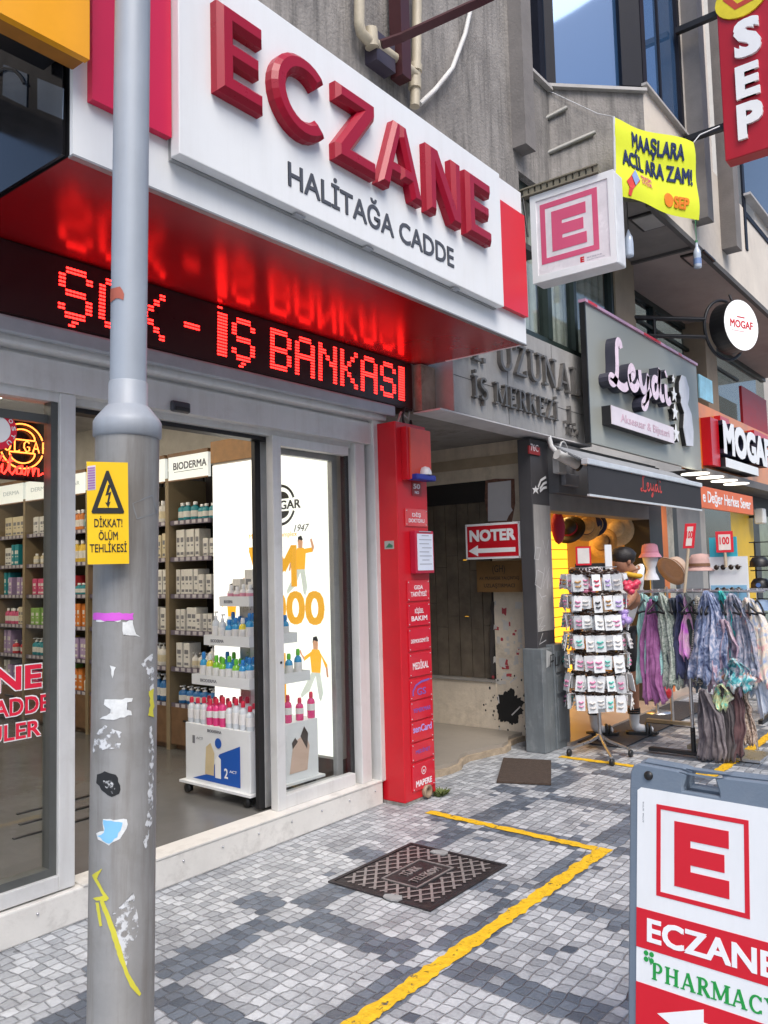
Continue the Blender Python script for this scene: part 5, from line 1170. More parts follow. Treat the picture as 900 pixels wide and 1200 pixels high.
hb2 = thing('hanging_bottle', (c_.x, 2.7, c_.z-.16), 'clear plastic bottle half hidden behind the right edge of the lit E box', 'bottle')
obj('body', MB().lathe([(0, -.13), (.036, -.13), (.04, -.11), (.04, 0), (.036, .05), (.015, .1), (0, .14)], c_, 14), M('clear_plastic', (.55, .62, .72)), hb2)
obj('string', MB().tube([c_ + V((0, 0, .13)), V((c_.x, 2.7, 4.9))], .004, 5), BLK, hb2)
# wall brackets and drainpipe
BRK = M('bracket_steel', (.36, .35, .32), .6, .3)
def wallpt(u, v, off=0): 
    # on the chamfer plane
    n = V((-chd.y, chd.x, 0)); n = V((-.7071, -.7071, 0)); d = ray(u, v); o = V((P0.x, P0.y, 0)) + n*off; t = (o-CAM).dot(n)/d.dot(n); return CAM + d*t
br = thing('ac_bracket', wallpt(640, 160), 'pair of empty steel air conditioner brackets on the concrete angled wall', 'bracket')
obj('arm', MB().tube([wallpt(612, 153, .02), wallpt(664, 126, .03)], .022, 4), BRK, br); obj('arm', MB().tube([wallpt(640, 180, .02), wallpt(697, 155, .03)], .022, 4), BRK, br)
obj('upright', MB().tube([wallpt(637, 122, .01), wallpt(640, 182, .01)], .014, 4), BRK, br)
PIPE = M('cream_pipe', (.48, .42, .31), .5, 0, .12, 8, dirt=.3)
g = lambda u, v, Y=3.12: yp(u, v, Y)
dp = thing('drainpipe', g(487, 120), 'old cream drain pipes with elbows on the wall above the sign', 'drainpipe')
obj('pipe', MB().tube([g(421, -20), g(421, 28), g(423, 38), g(430, 46), g(440, 52), g(462, 68), g(480, 82), g(486, 88)], .035, 12), PIPE, dp)
obj('pipe', MB().tube([g(489, -20), g(488, 60), g(487, 95), g(486, 125)], .035, 12), PIPE, dp)
for a, b in ((g(486, 92), g(486, 104)), (g(487, 76), g(487, 84)), (g(434, 34), g(436, 56))): obj('joint', MB().tube([a, b], .046, 12), PIPE, dp)
tag(obj('loose_cable', MB().tube([g(555, -5, 3.15), g(545, 40, 3.15), g(530, 80, 3.15), g(510, 105, 3.15), g(492, 122, 3.15)], .018, 8), M('white_cable', (.6, .58, .55))), 'thick white cable hanging in a curve on the grey concrete wall', 'cable')
sb = thing('steel_arm', g(465, 50, 3.15), 'dark red steel post and slanting arm above the white sign panel', 'sign bracket')
DR = M('dark_red_steel', (.06, .015, .018), .5, .2)
obj('post', MB().box(g(466, 0, 3.12).x-.05, g(466, 0, 3.12).x+.05, 3.06, 3.16, 4.85, 7), DR, sb)
obj('beam', MB().tube([g(447, 52, 3.05), g(470, 44, 2.95), g(560, 3, 2.5), g(640, -36, 2.2)], .035, 4, False), DR, sb)
obj('base_plate', MB().box(g(452, 45, 3.1).x-.1, g(452, 45, 3.1).x+.1, 3.1, 3.2, 4.86, 5.06), M('plate_dark', (.05, .04, .06), .5), sb)
# dark gap and cover strip on top of the white sign
tag(obj('flashing', MB().box(2.0, 6.0, 3.0, 3.2, 4.102, 4.15), M('flashing_dark', (.05, .047, .045), .7), origin=(4, 3, 4.1)), 'dark metal flashing strip along the top of the pharmacy canopy', 'flashing')

# lit E box on a bracket
EX = 5.3
a, b, c, d_ = xp(621, 228, EX), xp(719, 203, EX), xp(622, 334, EX), xp(721, 309, EX)
eb = thing('lightbox_sign', (EX, (a.y+b.y)/2, c.z), 'square white projecting box sign with pink red E in a square', 'lightbox')
f2 = frame((EX, a.y, c.z), (0, -1, 0), (0, 0, 1)); W_ = a.y - b.y; H_ = (a.z-c.z + b.z-d_.z)/2
obj('case', MB().fbox(f2, 0, W_, 0, H_, -.16, -.01, .012), M('case_white', (.7, .7, .7), .4), eb)
obj('frame', MB().fbox(f2, 0, W_, H_-.05, H_, -.01, .008).fbox(f2, 0, W_, 0, .05, -.01, .008).fbox(f2, 0, .045, .05, H_-.05, -.01, .008).fbox(f2, W_-.045, W_, .05, H_-.05, -.01, .008), WHT, eb)
obj('face', MB().fbox(f2, .045, W_-.045, .05, H_-.05, -.01, .0), M('face_acrylic', (.74, .70, .72), .25), eb)
PK = M('faded_red_print', (.66, .1, .2), .3, 0, .06, 3); mb = MB()
e0, e1, h0, h1 = .075, W_-.125, .125, H_-.085; t_ = .04
mb.fbox(f2, e0, e1, h0, h0+t_, 0, .002).fbox(f2, e0, e1, h1-t_, h1, 0, .002).fbox(f2, e0, e0+t_, h0+t_, h1-t_, 0, .002).fbox(f2, e1-t_, e1, h0+t_, h1-t_, 0, .002)
w_, hh_ = e1-e0, h1-h0; mb.prism(f2, Epoly(e0+.2*w_, h0+.17*hh_, .6*w_, .66*hh_, .18*hh_), 0, .0022)
obj('emblem', mb, PK, eb)
obj('lettering', MB().text(f2, 'E', W_-.27, .065, .03, .04, 0, .001, .06), RV, eb)
obj('small_print', MB().text(f2, 'eczane', W_-.22, .085, .11, .014, 0, .001).text(f2, 'aydınlatma', W_-.22, .068, .13, .01, 0, .001), M('faint_ink2', (.4, .4, .45), .5, var=0), eb)
mb = MB()
for i in range(12): mb.box(EX-.02, EX+.02, b.y+.1+i*.05, b.y+.135+i*.05, H_+c.z+.02, H_+c.z+.06)
mb.box(EX-.03, EX+.03, b.y+.1, 3.2, H_+c.z+.06, H_+c.z+.07).box(EX-.03, EX+.03, b.y+.1, 3.2, H_+c.z+.005, H_+c.z+.015)
obj('bracket', mb, M('perforated_rail', (.2, .18, .13), .7), eb)
obj('cable', MB().tube([V((EX-.02, a.y+.02, c.z+H_-.3)), V((EX-.02, a.y+.05, c.z+H_+.02)), V((EX-.05, a.y+.2, c.z+H_+.08)), V((5.0, 3.1, 4.2))], .008, 6), BLK, eb)

# yellow banner between bay and vertical sign
az = R(112); bd = V((math.sin(az), math.cos(az), 0)); bo = V((7.35, 2.42, 0)); bnn = V((bd.y, -bd.x, 0)); _d = ray(716, 139); bl0 = CAM + _d*((bo-CAM).dot(bnn)/_d.dot(bnn))
bn = thing('banner', bl0, 'yellow cloth banner with dark blue slogan tied below the bay window', 'banner')
nb2 = V((bd.y, -bd.x, 0));  # plane normal
def bpnt(u, v): d = ray(u, v); t = (bl0-CAM).dot(nb2)/d.dot(nb2); return CAM + d*t
fbn = frame((bl0.x, bl0.y, 0), bd, (0, 0, 1)); inv = fbn.inverted()
cs = [inv @ bpnt(*p) for p in ((721, 229), (817, 259), (811, 168), (716, 139))]
def bil(u, v): p = cs[0].lerp(cs[1], u); q = cs[3].lerp(cs[2], u); r_ = p.lerp(q, v); return V((r_.x, r_.y, .03*math.sin(u*7+v*2) + .012*math.sin(v*9)))
NX, NY = 24, 12; mb = MB()
mb.add([fbn @ bil(i/NX, j/NY) for j in range(NY+1) for i in range(NX+1)], [[j*(NX+1)+i, j*(NX+1)+i+1, (j+1)*(NX+1)+i+1, (j+1)*(NX+1)+i] for j in range(NY) for i in range(NX)], True)
o = obj('cloth', mb, M('lime_yellow_cloth', (.72, .78, .03), .7, 0, .06, 3), bn)
def on_banner(build):
    m0 = MB(); build(m0); out = MB()
    bm = bmesh.new(); vs = [bm.verts.new(p) for p in m0.v]
    for f in m0.f:
        try: bm.faces.new([vs[i] for i in f])
        except ValueError: pass
    bm.verts.index_update()
    out.add([fbn @ (bil(q.co.x, q.co.y) + V((0, 0, q.co.z))) for q in bm.verts], [[q.index for q in f.verts] for f in bm.faces]); bm.free(); return out
ID = Matrix.Identity(4)
obj('lettering', on_banner(lambda k: (k.text(ID, 'MAAŞLARA', .22, .70, .62, .2, .006, .004, .03), k.text(ID, 'ACİL ARA ZAM!', .08, .42, .86, .2, .006, .004, .03))), M('navy_ink', (.01, .025, .1), .6, var=0), bn)
obj('lettering', on_banner(lambda k: (k.text(ID, 'SEP', .72, .09, .16, .15, .006, .004, .04), k.prism(ID, [(.66+q[0]*.6, .17+q[1]*1.0) for q in circ(.09, 14)], .005, .008))), M('orange_ink', (.8, .22, .01), .6, var=0), bn)
obj('megaphone_print', on_banner(lambda k: (k.prism(ID, [(.1, .2), (.14, .26), (.23, .4), (.27, .26), (.17, .12), (.15, .02), (.12, .04), (.13, .13)], .005, .007))), M('megaphone_red', (.7, .06, .05), .6, var=0), bn)
obj('megaphone_print', on_banner(lambda k: (k.prism(ID, [(.165, .29), (.23, .4), (.26, .27), (.2, .17)], .0075, .0085), )), M('megaphone_blue', (.25, .35, .6), .6, var=0), bn)
obj('lettering', on_banner(lambda k: (k.text(ID, 'MAAŞIM', .3, .31, .15, .055, .006, .003), k.text(ID, 'DÜŞÜK', .3, .24, .15, .055, .006, .003))), M('pink_ink', (.7, .15, .25), .6, var=0), bn)
obj('cord', MB().tube([fbn @ bil(1, 1), bpnt(820, 158), bpnt(843, 148)], .006, 5).tube([fbn @ bil(0, 1), wallpt(700, 133, .04), wallpt(640, 105, .02)], .004, 5).tube([fbn @ bil(0, 0), fbn @ bil(0, 1)], .012, 6), M('white_cord', (.6, .6, .6), .6), bn)

# tall red vertical sign
SX = 8.4
a, b = xp(839, 0, SX), xp(847, 190, SX); y1 = b.y - .62
vs_ = thing('vertical_sign', (SX, (a.y+y1)/2, b.z), 'tall red projecting sign with white stacked capitals and yellow emblem at top right', 'sign')
f2 = frame((SX, a.y, b.z), (0, -1, 0), (0, 0, 1)); W_ = a.y - y1
obj('case', MB().fbox(f2, 0, W_, 0, 3, -.18, 0, .01), M('dark_red_sign', (.42, .006, .02), .35, 0, .06, 2), vs_)
mb = MB(); 
def tl(ch, u, v0, v1, wd):
    p0 = xp(u, v1, SX); p1 = xp(u, v0, SX); z_ = p0.z-b.z; h_ = p1.z-p0.z
    mb.text(f2, ch, a.y-p0.y, z_, wd, h_, 0, .03, .05)
tl('S', 862, 28, 72, .25); tl('E', 864, 80, 119, .22); tl('P', 866, 124, 166, .24)
obj('letter', mb, WHV, vs_)
q = xp(869, 0, SX); mb = MB(); mb.prism(f2, [(a.y-q.y + .25*c2, q.z-b.z + .02 + .2*s2) for c2, s2 in circ(1, 24)], 0, .02)
obj('emblem', mb, M('emblem_yellow', (.75, .6, .02), .45), vs_)
obj('emblem_print', MB().ribbon(f2, [(a.y-q.y-.15, q.z-b.z+.08), (a.y-q.y-.05, q.z-b.z-.06), (a.y-q.y+.1, q.z-b.z-.04), (a.y-q.y+.16, q.z-b.z+.1)], .06, .022), M('emblem_red', (.5, .05, .02), .5), vs_)
for (u0, v0, u1, v1) in ((790, 35, 840, 17), (815, 162, 848, 149)):
    p1 = xp(u1, v1, SX+.09); obj('arm', MB().box(SX+.06, SX+.12, p1.y-.05, 2.56, p1.z-.03, p1.z+.03), BLKM, vs_)
# ------------------------------------------------------------------ accessory shop to the right
ls = thing('accessory_shop', (8, 3.4, 0), 'accessory shop with grey pillar and warm lit interior full of hats and sunglasses', 'shop')
GP_ = M('anthracite_pillar', (.06, .058, .062), .5, 0, .1, 4); GPL = M('worn_lower_pillar', (.38, .365, .35), .6, 0, .15, 4, dirt=.4, streak=.4)
x0, x1 = yp(622, 545, 3.3).x, yp(646, 640, 3.3).x
obj('pillar', MB().box(x0, x1, 3.3, xp(609, 600, x0).y, .84, 2.66, .003).box(x0+.05, x1, 3.3, 3.42, 0, .84), GP_, ls)
zb_, zt_ = .2, yp(635, 592, 3.3).z
obj('pillar_skin', MB().box(x0+.012, x1-.003, 3.296, 3.3, 1.0, zt_), GPL, ls)
# graffiti pen on the pillar
mb = MB(); fr = front(3.296)
def pf(u, v): q = yp(u, v, 3.296); return (q.x, q.z)
for pl_ in ([(628, 640), (626, 655), (631, 656), (634, 642), (629, 642)], [(636, 633), (640, 650), (643, 632)], [(629, 668), (627, 685), (634, 690), (637, 672), (630, 668)], [(638, 665), (636, 688), (644, 664), (641, 690)], [(632, 695), (637, 705), (634, 700), (640, 698)], [(634, 710), (630, 726), (638, 722), (632, 735), (639, 733), (634, 738)], [(636, 742), (632, 755), (640, 750)]):
    mb.ribbon(fr, [pf(*p) for p in pl_], .008, .001)
obj('graffiti', mb, M('silver_pen', (.6, .6, .6), .5, var=0), ls)
mb = MB()
sc = [pf(*p) for p in ((627, 569), (628, 572), (631, 572), (629, 575), (630, 579), (627, 576), (624, 579), (625, 575), (623, 572), (626, 572))]
mb.flat(fr, sc, .006)
for a, b, c in (((630, 571), (633, 563), (639, 559)), ((632, 573), (636, 567), (640, 565)), ((632, 576), (636, 572), (640, 571))): mb.ribbon(fr, [pf(*a), pf(*b), pf(*c)], .022, .006)
obj('star_logo', mb, WHV, ls)
p0, p1 = yp(618, 522, 3.3), yp(630, 534, 3.3)
obj('number_plate', MB().box(p0.x, p0.x+.2, 3.285, 3.298, p1.z, p0.z), M('number_red', (.3, .02, .02)), ls)
obj('lettering', MB().text(front(3.285), '76C', p0.x+.03, p1.z+.03, .14, .06, 0, .001), WPR, ls)
obj('side_wall', MB().box(6.83, 6.9, 3.6, 7, 0, 2.66), M('shop_inside_wall', (.4, .26, .1), .8), ls)
XO = yp(752, 640, 3.4).x
obj('pillar', MB().box(XO, XO+.4, 3.3, 3.6, 0, 2.66), M('black_pillar', (.03, .03, .032), .5), ls)
obj('lintel', MB().box(x1, XO, 3.3, 3.5, 2.05, 2.2), M('grey_lintel', (.22, .21, .2), .7, 0, .15, 4), ls)
obj('shutter_box', MB().box(x1+.001, XO-.001, 3.2, 3.55, 2.2, 2.64), M('dark_shutter_box', (.1, .1, .105), .5), ls)
obj('back_wall', MB().box(x1, 10.5, 6.5, 6.6, 0, 2.7), M('warm_back_wall', (.5, .33, .12), .7), ls)
obj('side_wall', MB().box(XO+.3, XO+.4, 3.6, 6.5, 0, 2.66), M('shop_inside_wall', (.4, .26, .1)), ls)
obj('ceiling', MB().box(x1, XO+.4, 3.5, 6.5, 2.5, 2.6), M('warm_ceiling', (.45, .36, .25), .8), ls)
struct('store_floor', MB().box(x1, 14, 3.2, 6.5, 0, .03), M('beige_tile_floor', (.36, .3, .25), .4))
WL = M('warm_lamp', (1, .7, .3), .4, emit=14, ecol=(1, .55, .16), var=0)
for i, (x, y) in enumerate(((7.3, 4.3), (8.3, 4.3), (7.3, 5.4), (8.3, 5.4))):
    t = thing('ceiling_lamp', (x, y, 2.5), 'warm glowing square lamp on the ceiling of the accessory shop', 'ceiling light', 'lamps in the accessory shop')
    obj('rim', MB().box(x-.2, x+.2, y-.2, y+.2, 2.47, 2.5), BLK, t); obj('diffuser', MB().box(x-.18, x+.18, y-.18, y+.18, 2.46, 2.47), WL, t)
# wall rack of sunglasses on a lit amber board
def amber():
    mt = M('amber_lit_board', (.8, .45, .06), .5, 0, .3, 9, emit=.9, ecol=(1, .5, .03)); return mt
XR = x1 + 2.05
gr = thing('sunglasses_wall', (8.2, 4.3, .1), 'amber lit wall board with rows of dark sunglasses behind the card spinner', 'display board')
# board runs across the shop facing the street
BY = 4.25
obj('board', MB().box(x1+.1, 8.9, BY, BY+.04, .15, 1.95), amber(), gr)
mb = MB()
for i in range(16): mb.box(x1+.1, 8.9, BY-.012, BY, .2+i*.11, .208+i*.11)
obj('ledge', mb, M('amber_ledge', (.45, .25, .06), .5), gr)
sgp = obj('sunglasses', MB().add([], []), BLK, local=True)
mb = MB()
for s in (-1, 1): mb.lathe([(.0, -.002), (.026, -.002), (.027, .002), (.0, .004)], (s*.034, 0, 0), 12, Matrix.Rotation(R(90), 3, 'X') @ Matrix.Diagonal((1, .8, 1)))
mb.box(-.012, .012, -.003, .003, .006, .011)
for q in (sgp,): C.objects.unlink(q); bpy.data.objects.remove(q)
sgp = obj('sunglasses', mb, M('dark_lens', (.03, .018, .012), .12), local=True)
mb = MB()
for s in (-1, 1): mb.box(s*.062-.002, s*.062+.002, 0, .12, .002, .008)
obj('temple', mb, M('tortoise_frame', (.12, .04, .015), .3), sgp, True)
ORD = 'first second third fourth fifth sixth seventh eighth ninth tenth eleventh twelfth thirteenth fourteenth'.split()
first = True
for i in range(14):
    for j in range(9):
        o = sgp if first else copy_tree(sgp); first = False
        o.location = (x1+.2+j*.155+random.uniform(-.01, .01), BY-.045, .245+i*.11); o.rotation_euler = (0, 0, random.uniform(-.1, .1))
        tag(o, f'dark sunglasses on the {ORD[i]} ledge up from the floor of the amber lit board', 'sunglasses', f'sunglasses on the {ORD[i]} ledge of the amber board')
# hats hung at the top of the opening
STRAW = M('straw', (.5, .33, .14), .75, 0, .2, 40, .4, 120); STRP = M('pale_straw', (.6, .47, .28), .75, 0, .15, 40, .4, 120)
def hat(nm, u, v, Y, r_, mat, band, label, tilt, crown=.09, cap=False):
    p = yp(u, v, Y); t = thing(nm, p, label, 'hat')
    mt = V((-.85, -.25+tilt[1]/100, .35+tilt[0]/400)).to_track_quat('Z', 'Y').to_matrix()
    obj('brim', MB().lathe([(.09, .006), (r_*.75, .004), (r_, -.01), (r_, -.016), (r_*.7, -.004), (.09, -.002)], p, 24, mt), mat, t)
    obj('crown', MB().lathe([(.092, 0), (.088, crown*.6), (.07, crown), (.03, crown*1.08), (0, crown*1.1)], p, 20, mt), mat, t)
    obj('band', MB().lathe([(.0945, .004), (.0925, .03)], p, 20, mt), band, t)
    return t
NAVY = M('navy_band', (.01, .015, .06), .7)
hat('straw_hat', 667, 620, 3.75, .17, BLK, M('red_band', (.4, .02, .04), .7), 'black hat with pale brim edge hanging at the top left of the shop opening', (75, 15))
hat('straw_hat', 686, 617, 3.7, .16, STRAW, NAVY, 'straw hat with navy inside hanging second from left in the shop opening', (-70, -30))
hat('straw_hat', 697, 615, 3.66, .13, NAVY, STRAW, 'navy blue hat overlapping a straw hat at the top of the shop opening', (-80, 10))
hat('straw_hat', 722, 620, 3.62, .2, STRP, STRP, 'large pale straw hat hanging flat near the right of the shop opening', (-78, -20))
hat('straw_hat', 706, 636, 3.7, .17, STRAW, M('brown_band', (.2, .1, .05), .7), 'brown straw hat tilted below the navy hat', (-50, 30))
hat('straw_hat', 741, 640, 3.75, .19, STRP, BLK, 'pale straw hat with long black ribbon at the right end of the shop opening', (-70, 10))
p = yp(742, 622, 3.72)
tag(obj('black_ribbon', MB().tube([p, p+V((.02, -.02, -.15)), p+V((.05, -.02, -.3))], [.025, .03, .015], 6).tube([p, p+V((-.06, 0, -.12)), p+V((-.16, 0, -.32))], [.025, .02, .012], 6), BLK, origin=p), 'black ribbon hanging down beside the pale straw hat', 'ribbon')
p = yp(654, 618, 3.65)
bgt = thing('bag', p, 'crimson bag hanging at the far left of the shop opening', 'bag')
obj('body', MB().blob(p, .1, .06, .17, 2, .05), M('crimson_cloth', (.35, .01, .06), .7), bgt)
obj('strap', MB().tube([p+V((-.04, 0, .15)), p+V((0, 0, .3)), p+V((.05, 0, .15))], .008, 6), BLK, bgt)

# Utility box at the foot of the pillar
ub = thing('utility_box', (6.48, 3.24, 0), 'battered grey electrical cabinet with graffiti at the foot of the dark pillar', 'utility box')
UG = M('utility_grey', (.16, .18, .19), .5, 0, .15, 5, .1, 40, dirt=.6, dcol=(.32, .33, .33), dscale=6, streak=.4, scol=(.06, .065, .07))
zt_ = yp(645, 757, 3.215).z
obj('body', MB().box(6.22, 6.42, 3.24, 3.42, 0, zt_-.02, .006).box(6.42, 6.665, 3.225, 3.42, 0, zt_, .006), UG, ub)
zm = [yp(655, v, 3.21).z for v in (763, 788, 791, 813, 818, 870)]
for a, b in ((0, 1), (2, 3), (4, 5)): obj('door', MB().box(6.44, 6.65, 3.215, 3.225, zm[b], zm[a], .003), UG, ub)
mb = MB(); fr = front(3.2145)
def uf(u, v): q = yp(u, v, 3.2145); return (q.x, q.z)
for pl_ in ([(645, 782), (645, 768), (649, 767), (649, 774), (645, 776)], [(651, 770), (651, 780), (654, 779), (654, 769)], [(656, 768), (655, 780), (658, 774), (660, 780)]): mb.ribbon(fr, [uf(*p) for p in pl_], .014, .001)
obj('graffiti', mb, INKP, ub)
obj('white_smear', MB().flat(front(3.2385), [(6.29, .7), (6.38, .72), (6.4, .82), (6.3, .85)], .001), M('smear', (.42, .43, .43), .8), ub)
# security camera and clutter under the beam
c_ = yp(665, 540, 3.1)
sc_ = thing('security_camera', c_, 'white bullet security camera under the right end of the stone beam', 'camera')
obj('body', MB().tube([c_ + V((-.12, .04, .05)), c_ + V((.1, -.04, -.03))], .045, 14), M('camera_white', (.7, .7, .68), .35), sc_)
obj('lens', MB().tube([c_ + V((.1, -.04, -.03)), c_ + V((.125, -.05, -.04))], .05, 14), BLK, sc_)
obj('mount', MB().tube([c_ + V((-.06, .04, .04)), c_ + V((-.1, .1, .13)), V((c_.x-.1, 3.22, 2.69))], .022, 8), M('camera_white', (.7, .7, .68)), sc_)
c_ = yp(655, 545, 3.18)
ls2 = thing('junction_box', c_, 'grey white junction box with loop beside the security camera', 'junction box')
obj('box', MB().box(c_.x-.09, c_.x+.07, 3.14, 3.2, c_.z-.08, c_.z+.07, .01), M('junction_grey', (.4, .4, .39), .5), ls2)
obj('loop', MB().tube([c_ + V((.07*math.cos(R(a)), -.05, .13+.07*math.sin(R(a)))) for a in range(0, 361, 30)], .01, 6), M('junction_grey', (.4, .4, .39)), ls2)
c_ = yp(668, 562, 3.17); obj('box', MB().box(c_.x-.13, c_.x+.15, 3.15, 3.198, c_.z-.06, c_.z+.05, .01), M('junction_dark', (.16, .165, .18), .5), ls2)

# name board of the accessory shop
lp = thing('accessory_sign', (8.55, 3.05, 2.7), 'greenish grey shop board with pink glossy script letters and a lady in a hat', 'sign')
LB_ = M('grey_green_board', (.30, .31, .275), .4, 0, .05, 2)
obj('board', MB().box(6.96, 10.2, 3.05, 3.085, 2.665, 3.97, .004), LB_, lp)
obj('edge', MB().box(6.94, 6.96, 3.04, 3.095, 2.665, 3.97).box(7.4, 10.1, 3.086, 3.19, 2.75, 3.9), BLK, lp)
mb = MB(); mb.box(6.94, 10.2, 3.03, 3.1, 3.972, 4.0); obj('top_trim', mb, M('pink_trim', (.55, .3, .42), .3, 0, .35, 1.5), lp)
obj('top_trim_red', MB().box(8.4, 8.9, 3.028, 3.03, 3.972, 4.0).box(7.0, 7.2, 3.028, 3.03, 3.972, 4.0).box(9.5, 9.6, 3.028, 3.03, 3.972, 4.0), RED, lp)
PINKG = M('pink_pearl', (.80, .62, .70), .25, 0, .2, 3)
def script(mbf, mbs, polys, ox, oz, s, Y0, Y1, rad):
    """thick script letters: a dark return behind and a bright rounded face in front"""
    for pl_ in polys:
        P = smooth([(ox+a*s, oz+b*s) for a, b in pl_])
        mbf.ribbon(front(Y1), P, rad*2, 0)
        prev = None; L = []
        for i, p in enumerate(P):
            t = V(P[min(i+1, len(P)-1)]) - V(P[max(i-1, 0)]); t.normalize(); n = V((-t.y, t.x))*rad; L.append((V(p)+n, V(p)-n))
        vs = []
        for a, b in L: vs += [(a.x, Y1, a.y), (b.x, Y1, b.y), (a.x, Y0, a.y), (b.x, Y0, b.y)]
        fs = []
        for i in range(len(L)-1): o_ = 4*i; fs += [[o_, o_+4, o_+6, o_+2], [o_+1, o_+3, o_+7, o_+5]]
        fs += [[0, 2, 3, 1], [4*len(L)-4, 4*len(L)-3, 4*len(L)-1, 4*len(L)-2]]
        mbs.add(vs, fs)
def smooth(P, k=2):
    for _ in range(k):
        Q = [P[0]]
        for a, b in zip(P, P[1:]): Q += [(a[0]*.75+b[0]*.25, a[1]*.75+b[1]*.25), (a[0]*.25+b[0]*.75, a[1]*.25+b[1]*.75)]
        P = Q + [P[-1]]
    return P
LEYDI = [[(.33, .9), (.3, 1.04), (.2, 1.02), (.17, .8), (.17, .45), (.13, .15), (.02, .0), (-.1, .05), (-.06, .16), (.06, .13), (.22, .02), (.38, .0), (.5, .1)],
         [(.56, .28), (.7, .36), (.76, .5), (.68, .6), (.58, .5), (.56, .25), (.66, .08), (.8, .12), (.9, .3)],
         [(.95, .6), (.97, .3), (1.04, .12), (1.16, .2), (1.26, .5), (1.28, .6), (1.24, .1), (1.16, -.2), (1.04, -.28), (.99, -.2), (1.16, -.02), (1.36, .2)],
         [(1.66, .55), (1.5, .58), (1.42, .36), (1.48, .12), (1.6, .16), (1.7, .5), (1.76, 1.0), (1.7, .4), (1.76, .1), (1.88, .18)], [(1.98, .55), (1.97, .2), (2.04, .08), (2.16, .2)], [(1.99, .8), (2.03, .86)]]
mf, mss = MB(), MB(); script(mf, mss, [[(a*1.72, b) for a, b in q] for q in LEYDI], 7.3, 3.25, .43, 3.05, 2.95, .042)
obj('lettering', mf, PINKG, lp); obj('letter_return', mss, M('letter_return', (.04, .04, .06), .35), lp)
obj('sub_sign', MB().box(7.24, 8.95, 2.96, 3.05, 2.86, 3.04), M('return_black', (.012, .012, .014), .5), lp)
obj('sub_sign_face', MB().box(7.24, 8.95, 2.952, 2.96, 2.862, 3.038), M('pink_white_face', (.74, .66, .7), .35, 0, .1, 3), lp)
obj('lettering', MB().text(front(2.952), 'Aksesuar & Bijuteri', 7.45, 2.91, 1.35, .08, 0, .002, .01), M('pale_pink_ink', (.6, .4, .48), .5), lp)
mb = MB(); mr_ = MB()
def star(cx, cz, r_, y): return [(cx+(r_ if i % 2 == 0 else r_*.42)*math.sin(i*math.pi/5), cz+(r_ if i % 2 == 0 else r_*.42)*math.cos(i*math.pi/5)) for i in range(10)]
for cz_, r_ in ((3.62, .05), (3.44, .09), (3.24, .1), (3.0, .11)):
    mb.prism(front(3.0), star(9.16, cz_, r_, 0), 0, .008); mr_.prism(front(3.05), star(9.16, cz_, r_*1.0, 0), 0, .048)
obj('star', mb, WHV, lp); obj('star_return', mr_, M('return_black', (.012, .012, .014)), lp)
lady = [(9.5, 2.9), (9.42, 3.1), (9.48, 3.28), (9.38, 3.38), (9.4, 3.44), (9.34, 3.5), (9.36, 3.62), (9.46, 3.72), (9.6, 3.72), (9.7, 3.6), (9.68, 3.48), (9.62, 3.4), (9.74, 3.3), (9.78, 3.1), (9.74, 2.92)]
obj('lady_emblem', MB().prism(front(3.0), lady, 0, .006), M('silver_face', (.62, .62, .66), .35), lp); obj('emblem_return', MB().prism(front(3.05), lady, 0, .049), M('return_black', (.012, .012, .014)), lp)
# awning
aw = thing('awning', (7.7, 2.9, 2.1), 'narrow black awning with red script lettering and white rail over the shop opening', 'awning')
obj('valance', MB().box(6.2, 9.12, 2.75, 2.756, 2.13, 2.37), M('black_canvas', (.028, .028, .032), .8, 0, .15, 5), aw)
obj('front_rail', MB().box(6.18, 9.14, 2.735, 2.80, 2.37, 2.42, .008).box(6.2, 9.12, 2.745, 2.765, 2.112, 2.13), M('rail_white', (.6, .62, .64), .35, .2), aw)
obj('canvas', MB().add([(6.2, 2.78, 2.415), (9.12, 2.78, 2.415), (9.12, 3.04, 2.56), (6.2, 3.04, 2.56), (6.2, 2.78, 2.405), (9.12, 2.78, 2.405), (9.12, 3.04, 2.55), (6.2, 3.04, 2.55)], [[0, 1, 2, 3], [7, 6, 5, 4], [0, 4, 5, 1], [1, 5, 6, 2], [2, 6, 7, 3], [3, 7, 4, 0]]), M('grey_canvas', (.3, .31, .32), .7), aw)
obj('arm', MB().tube([(6.9, 2.78, 2.4), (6.75, 2.95, 2.42), (6.9, 3.2, 2.5)], .02, 8).tube([(8.6, 2.78, 2.4), (8.75, 2.95, 2.42), (8.6, 3.2, 2.5)], .02, 8), STEEL, aw)
mf2, mss = MB(), MB(); script(mf2, mss, [[(a*1.7, b) for a, b in q] for q in LEYDI], 7.36, 2.225, .145, 2.75, 2.7475, .009)
obj('lettering', mf2, M('red_stitch', (.55, .05, .04), .6), aw)

# ------------------------------------------------------------------ next shop: orange fascia
mo = thing('orange_shop', (12, 3.2, 0), 'next shop with coppery orange fascia, grey doors and bright yellow column', 'shop')
obj('fascia', MB().box(10.22, 18, 3.1, 3.3, 2.72, 3.55), M('copper_orange', (.74, .2, .008), .3, .1, .25, 1.2), mo)
obj('fascia_soffit', MB().box(10.22, 18, 3.0, 3.6, 2.6, 2.70), M('soffit_dark', (.12, .1, .09), .5), mo)
fr = front(3.1)
for b_ in ((10.42, 10.75, 2.98, 3.1, 2.76, 3.36), (11.0, 11.4, 3.02, 3.1, 3.38, 3.46), (12.6, 13.4, 3.0, 3.1, 3.38, 3.46)): obj('red_block', MB().box(*b_), RED, mo)
obj('letter_return', MB().text(front(3.1), 'MOGAF', 10.75, 2.93, 2.4, .43, 0, .17, .06), M('letter_navy', (.01, .012, .03), .4), mo)
